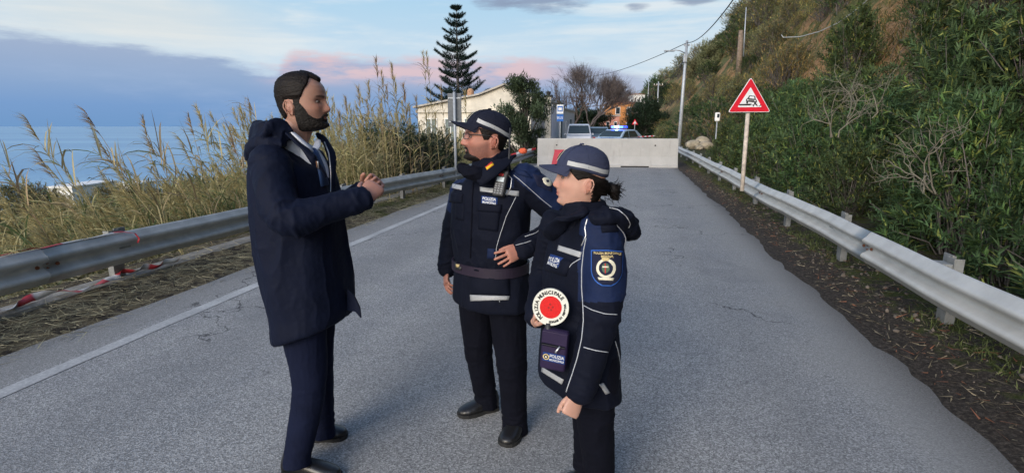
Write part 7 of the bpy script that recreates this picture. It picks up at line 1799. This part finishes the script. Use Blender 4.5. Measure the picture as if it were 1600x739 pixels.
    hm = MB(); limb(hm, [P(928, 340, 1.95), P(955, 338, 1.97), P(974, 345, 2.08), P(968, 340, 2.22), P(940, 335, 2.28)], [(.022, .04), (.034, .055), (.038, .060), (.034, .055), (.02, .04)], n=18, per=6); limb(hm, [P(960, 350, 1.99), P(981, 358, 2.06), P(984, 366, 2.16)], [(.025, .035), (.030, .045), (.025, .035)], n=16)
    hood, hs, _, _ = garment(hm, 'hood', M_polj, root, [], voxel=.005, amp=0, base=.008, seed=29, torso_scale=(18, 18, 18))
    trim_line(hs, [(952, 325), (966, 328), (978, 338), (985, 350), (982, 356)], 'piping', M_pipe, hood, r=.0018)
    # trims
    patch(srf, [(873, 383), (909, 394), (907, 403), (871, 391)], 'reflective_band', M_silv, jacket, off=.003, nx=10)
    trim_line(srf, [(916, 372), (912, 392), (909, 420), (909, 450), (911, 472), (912, 500), (909, 530), (902, 560), (894, 585), (887, 605), (885, 612)], 'piping', M_pipe, jacket, r=.0020)
    trim_line(srf, [(912, 477), (925, 484), (945, 490), (964, 491)], 'piping', M_pipe, jacket, r=.0017)
    trim_line(srf, [(912, 542), (930, 547), (950, 550)], 'piping', M_pipe, jacket, r=.0020)
    trim_line(srf, [(961, 533), (966, 550), (970, 575), (968, 592)], 'piping', M_pipe, jacket, r=.0020)
    trim_line(srf, [(963, 352), (974, 364), (980, 380), (979, 395)], 'piping', M_pipe, jacket, r=.0020)
    trim_line(srf, [(888, 420), (894, 412), (907, 404)], 'piping', M_pipe, jacket, r=.0018)
    patch(srf, [(862, 398), (894, 408), (885, 432), (852, 422)], 'pocket_flap', M_polj, jacket, off=.008)
    npch = patch(srf, [(862, 397), (881, 403), (875, 421), (856, 414)], 'name_patch', M_patch, jacket, off=.010)
    lettering(srf, [(863, 401), (879, 406), (877, 412), (861, 407)], 'POLIZIA', M_ltxt, npch, off=.0125, bold=.03); lettering(srf, [(861, 408), (876, 413), (874, 418), (859, 413)], 'MUNICIPALE', M_ltxt, npch, off=.0125, bold=.03)
    patch(srf, [(938, 352), (962, 350), (966, 362), (940, 364)], 'epaulette', M_polj, jacket, off=.008, nx=6, ny=4)
    trim_line(srf, [(918, 342), (914, 356), (916, 368), (909, 384)], 'cord', M_metal, jacket, r=.0030)
    # shield patch on the sleeve
    def shield(a, b): w = 1.0 if b < .55 else math.sqrt(max(.02, 1 - ((b - .55) / .47) ** 2)); return (.5 + (a - .5) * w, b + (.04 * abs(a - .5) if b < .1 else 0))
    Q = [(925, 391), (972, 393), (970, 446), (925, 444)]
    e = patch(srf, [(923.5, 389.5), (973.5, 391.5), (971.5, 448), (923.5, 446)], 'patch_edge', M_blueedge, jacket, off=.0035, nx=16, ny=16, shape=shield, soft=False)
    sp = patch(srf, Q, 'sleeve_patch', M_crest, jacket, off=.0055, nx=16, ny=16, shape=shield, soft=False)
    lettering(srf, [(929, 393.5), (968, 395), (968, 399), (929, 397.5)], 'POLIZIA MUNICIPALE', M_gold, sp, off=.0085, bold=.02); lettering(srf, [(940, 399), (957, 400), (957, 403.5), (940, 402.5)], 'MESSINA', M_gold, sp, off=.0085, bold=.02)
    def disc(cx, cy, rx, ry, nm, mm, off, hole=0, n=28):
        V = []; 
        for k in range(n):
            a = 2 * math.pi * k / n
            for r in (hole, 1.0): h, nn = srf.hit(cx + rx * r * math.cos(a), cy + ry * r * math.sin(a)); V.append(h + nn * off)
        return MB().add(V, [(2*k, 2*((k+1)%n), 2*((k+1)%n)+1, 2*k+1) for k in range(n)]).build(nm, mm, sp)
    disc(946.5, 419, 13.5, 15, 'wreath', M_cream, .0085, .72); disc(946.5, 419, 9.0, 10.0, 'crest_field', M_crest, .0082, .02); disc(946.5, 419, 6.2, 7.2, 'crest_shield', mat('crest_green', (.05, .10, .06), .8), .0092, .02)
    patch(srf, [(945.6, 412), (947.4, 412), (947.4, 427), (945.6, 427)], 'cross', M_redth, sp, off=.0105, nx=2, ny=5, soft=False); patch(srf, [(941.8, 416.5), (951.2, 416.5), (951.2, 418.6), (941.8, 418.6)], 'cross', M_cream, sp, off=.0112, nx=3, ny=2, soft=False)
    patch(srf, [(940, 402.8), (953, 403.2), (951, 408), (942, 408)], 'crown', M_gold, sp, off=.0092, nx=4, ny=2, soft=False)
    patch(srf, [(934, 433), (959, 434), (957, 438), (936, 437)], 'ribbon', M_cream, sp, off=.0092, nx=6, ny=2, soft=False)
    patch(srf, [(847, 573), (881, 593), (878, 600), (846, 580)], 'reflective_hem', M_silv, jacket, off=.004)
    patch(srf, [(936, 600), (943, 598), (953, 613), (946, 616)], 'reflective_hem', M_silv, jacket, off=.004, nx=4, ny=4)
    trim_line(srf, [(868, 612), (884, 609), (902, 604)], 'cuff_seam', M_polt, jacket, r=.002) if False else None
    # ---- signal disc in her hand
    c = P(860.5, 479.5, 1.90); nrm = Vector((-.10, -.99, .06)).normalized(); up = Vector((-.16, 0, 1)); up = (up - nrm * up.dot(nrm)).normalized(); s = up.cross(nrm) * -1; s = nrm.cross(up) * -1
    if s.x < 0: s = -s
    paddle = empty('signal_disc', c); tag(paddle, 'round red and white traffic signal disc lettered around its rim held by the policewoman', 'signal disc')
    R1 = .0715
    def q(x, y, z): return c + s * x + up * y + nrm * z
    def dsk(r, z0, z1, nm, mm, n=56):
        V = [q(r * math.cos(2*math.pi*k/n) * .95, r * math.sin(2*math.pi*k/n), z) for z in (z0, z1) for k in range(n)]; return put(MB().add(V, [tuple(range(n))[::-1], tuple(range(n, 2*n))] + [(k, (k+1)%n, n+(k+1)%n, n+k) for k in range(n)]).build(nm, mm, None), paddle)
    dsk(R1, -.008, .003, 'disc', mat('cream_plastic', (.66, .66, .58), .45, var=.04)); red = dsk(R1 * .60, .003, .0052, 'red_lens', mat('red_reflex', (.62, .012, .012), .3, var=.15, scale=180))
    rm = dsk(R1 * .98, .0031, .0036, 'rim_face', mat('cream_rim', (.70, .70, .62), .5, var=.03))
    def arc_text(t, a0, a1, rad, size, nm):
        n = len(t)
        for i, ch in enumerate(t):
            if ch == ' ': continue
            a = math.radians(a0 + (a1 - a0) * i / (n - 1)); flip = a1 > a0
            V, Fs = text_mesh(ch, size, .001); tx = math.cos(a), math.sin(a); d = 1 if not flip else -1
            ux = (math.sin(a) * d, -math.cos(a) * d); uy = (math.cos(a) * d, math.sin(a) * d); W = [q((tx[0] * rad + ux[0] * v.x + uy[0] * v.y) * .95, tx[1] * rad + ux[1] * v.x + uy[1] * v.y, .0046) for v in V]
            put(MB().add(W, Fs).build('letter', M_kpaint, None), paddle)
    arc_text('POLIZIA MUNICIPALE', 218, 30, R1 * .79, .0185, 'upper'); arc_text('COMUNE DI MESSINA', 258, 362, R1 * .80, .0105, 'lower')
    for k, (x, y) in enumerate(((0, .012), (-.008, 0), (.008, 0), (0, -.010))): put(MB().tube([q(x, y, .005), q(x, y, .0058)], .0042, 8).build('lens_emblem', mat('dark_red', (.30, .01, .01), .4, var=0), None), paddle)
    put(MB().tube([q(-.018, -.060, -.004), q(-.026, -.11, -.006), q(-.034, -.17, -.01)], [.012, .013, .013], 12).build('handle', M_black, None, smooth=True), paddle)
    # ---- pouch on her belt
    A = P(848, 508, 1.905); B = P(890, 514, 1.875); Cc = P(887, 585, 1.885); D = P(842, 573, 1.92); cen = (A + B + Cc + D) / 4
    pou = empty('belt_pouch', cen); tag(pou, 'dark purple zipped police pouch hanging under the signal disc', 'pouch'); ex = ((B - A) + (Cc - D)).normalized(); ey = ((A - D) + (B - Cc)).normalized(); ey = (ey - ex * ey.dot(ex)).normalized(); en = ex.cross(ey); en = en if en.y < 0 else -en; M = Matrix((ex, ey, en)).transposed()
    if M.determinant() < 0: M = Matrix((ex, ey, en)).transposed()
    M_pur = cloth('purple_nylon', (.022, .014, .045), .6, sheen=.05); W, Hh = .100, .165
    def w(x, y, z): return cen + ex * x + ey * y + en * z
    mb = MB(); mb.box(cen, (W, Hh, .036), M, bev=.010); case = put(mb.build('case', M_pur, None, smooth=True), pou)
    put(MB().box(w(0, .052, .020), (W * .98, .056, .008), M, bev=.003).build('flap', M_pur, None), pou)
    put(MB().box(w(-.002, .026, .0255), (W * .9, .010, .003), M).build('zip_tape', M_polt, None), pou); put(MB().tube([w(-.046, .026, .0275), w(.044, .026, .0275)], .0018, 6).build('zip', mat('black_zip', (.03, .03, .035), .4), None), pou)
    put(MB().tube([w(.024, .030, .028), w(.012, .008, .032), w(.010, .002, .032)], [.003, .0045, .003], 8).build('zip_puller', M_metal, None, smooth=True), pou)
    lb = put(MB().box(w(.004, -.026, .0205), (.086, .036, .004), M, bev=.001).build('label', M_patch, None), pou)
    for t, y, h, wd in (('POLIZIA', -.0185, .0135, .056), ('MUNICIPALE', -.0345, .0085, .056)):
        V, Fs = text_mesh(t, 1, .02); xs = [v.x for v in V]; ys = [v.y for v in V]; X0, X1, Y0, Y1 = min(xs), max(xs), min(ys), max(ys)
        put(MB().add([w(-.012 + wd * (v.x - X0) / (X1 - X0), y - h / 2 + h * (v.y - Y0) / (Y1 - Y0), .0234) for v in V], Fs).build('lettering', M_ltxt, None), lb)
    for r, z, mm, nm in ((.0125, .0232, M_gold, 'crest'), (.0085, .0238, M_crest, 'crest_field'), (.004, .0244, M_cream, 'crest_emblem')):
        put(MB().add([w(-.026 + r * math.cos(a * .3927), -.026 + r * math.sin(a * .3927), z) for a in range(16)], [tuple(range(16))]).build(nm, mm, None), lb)
    return root
policewoman()
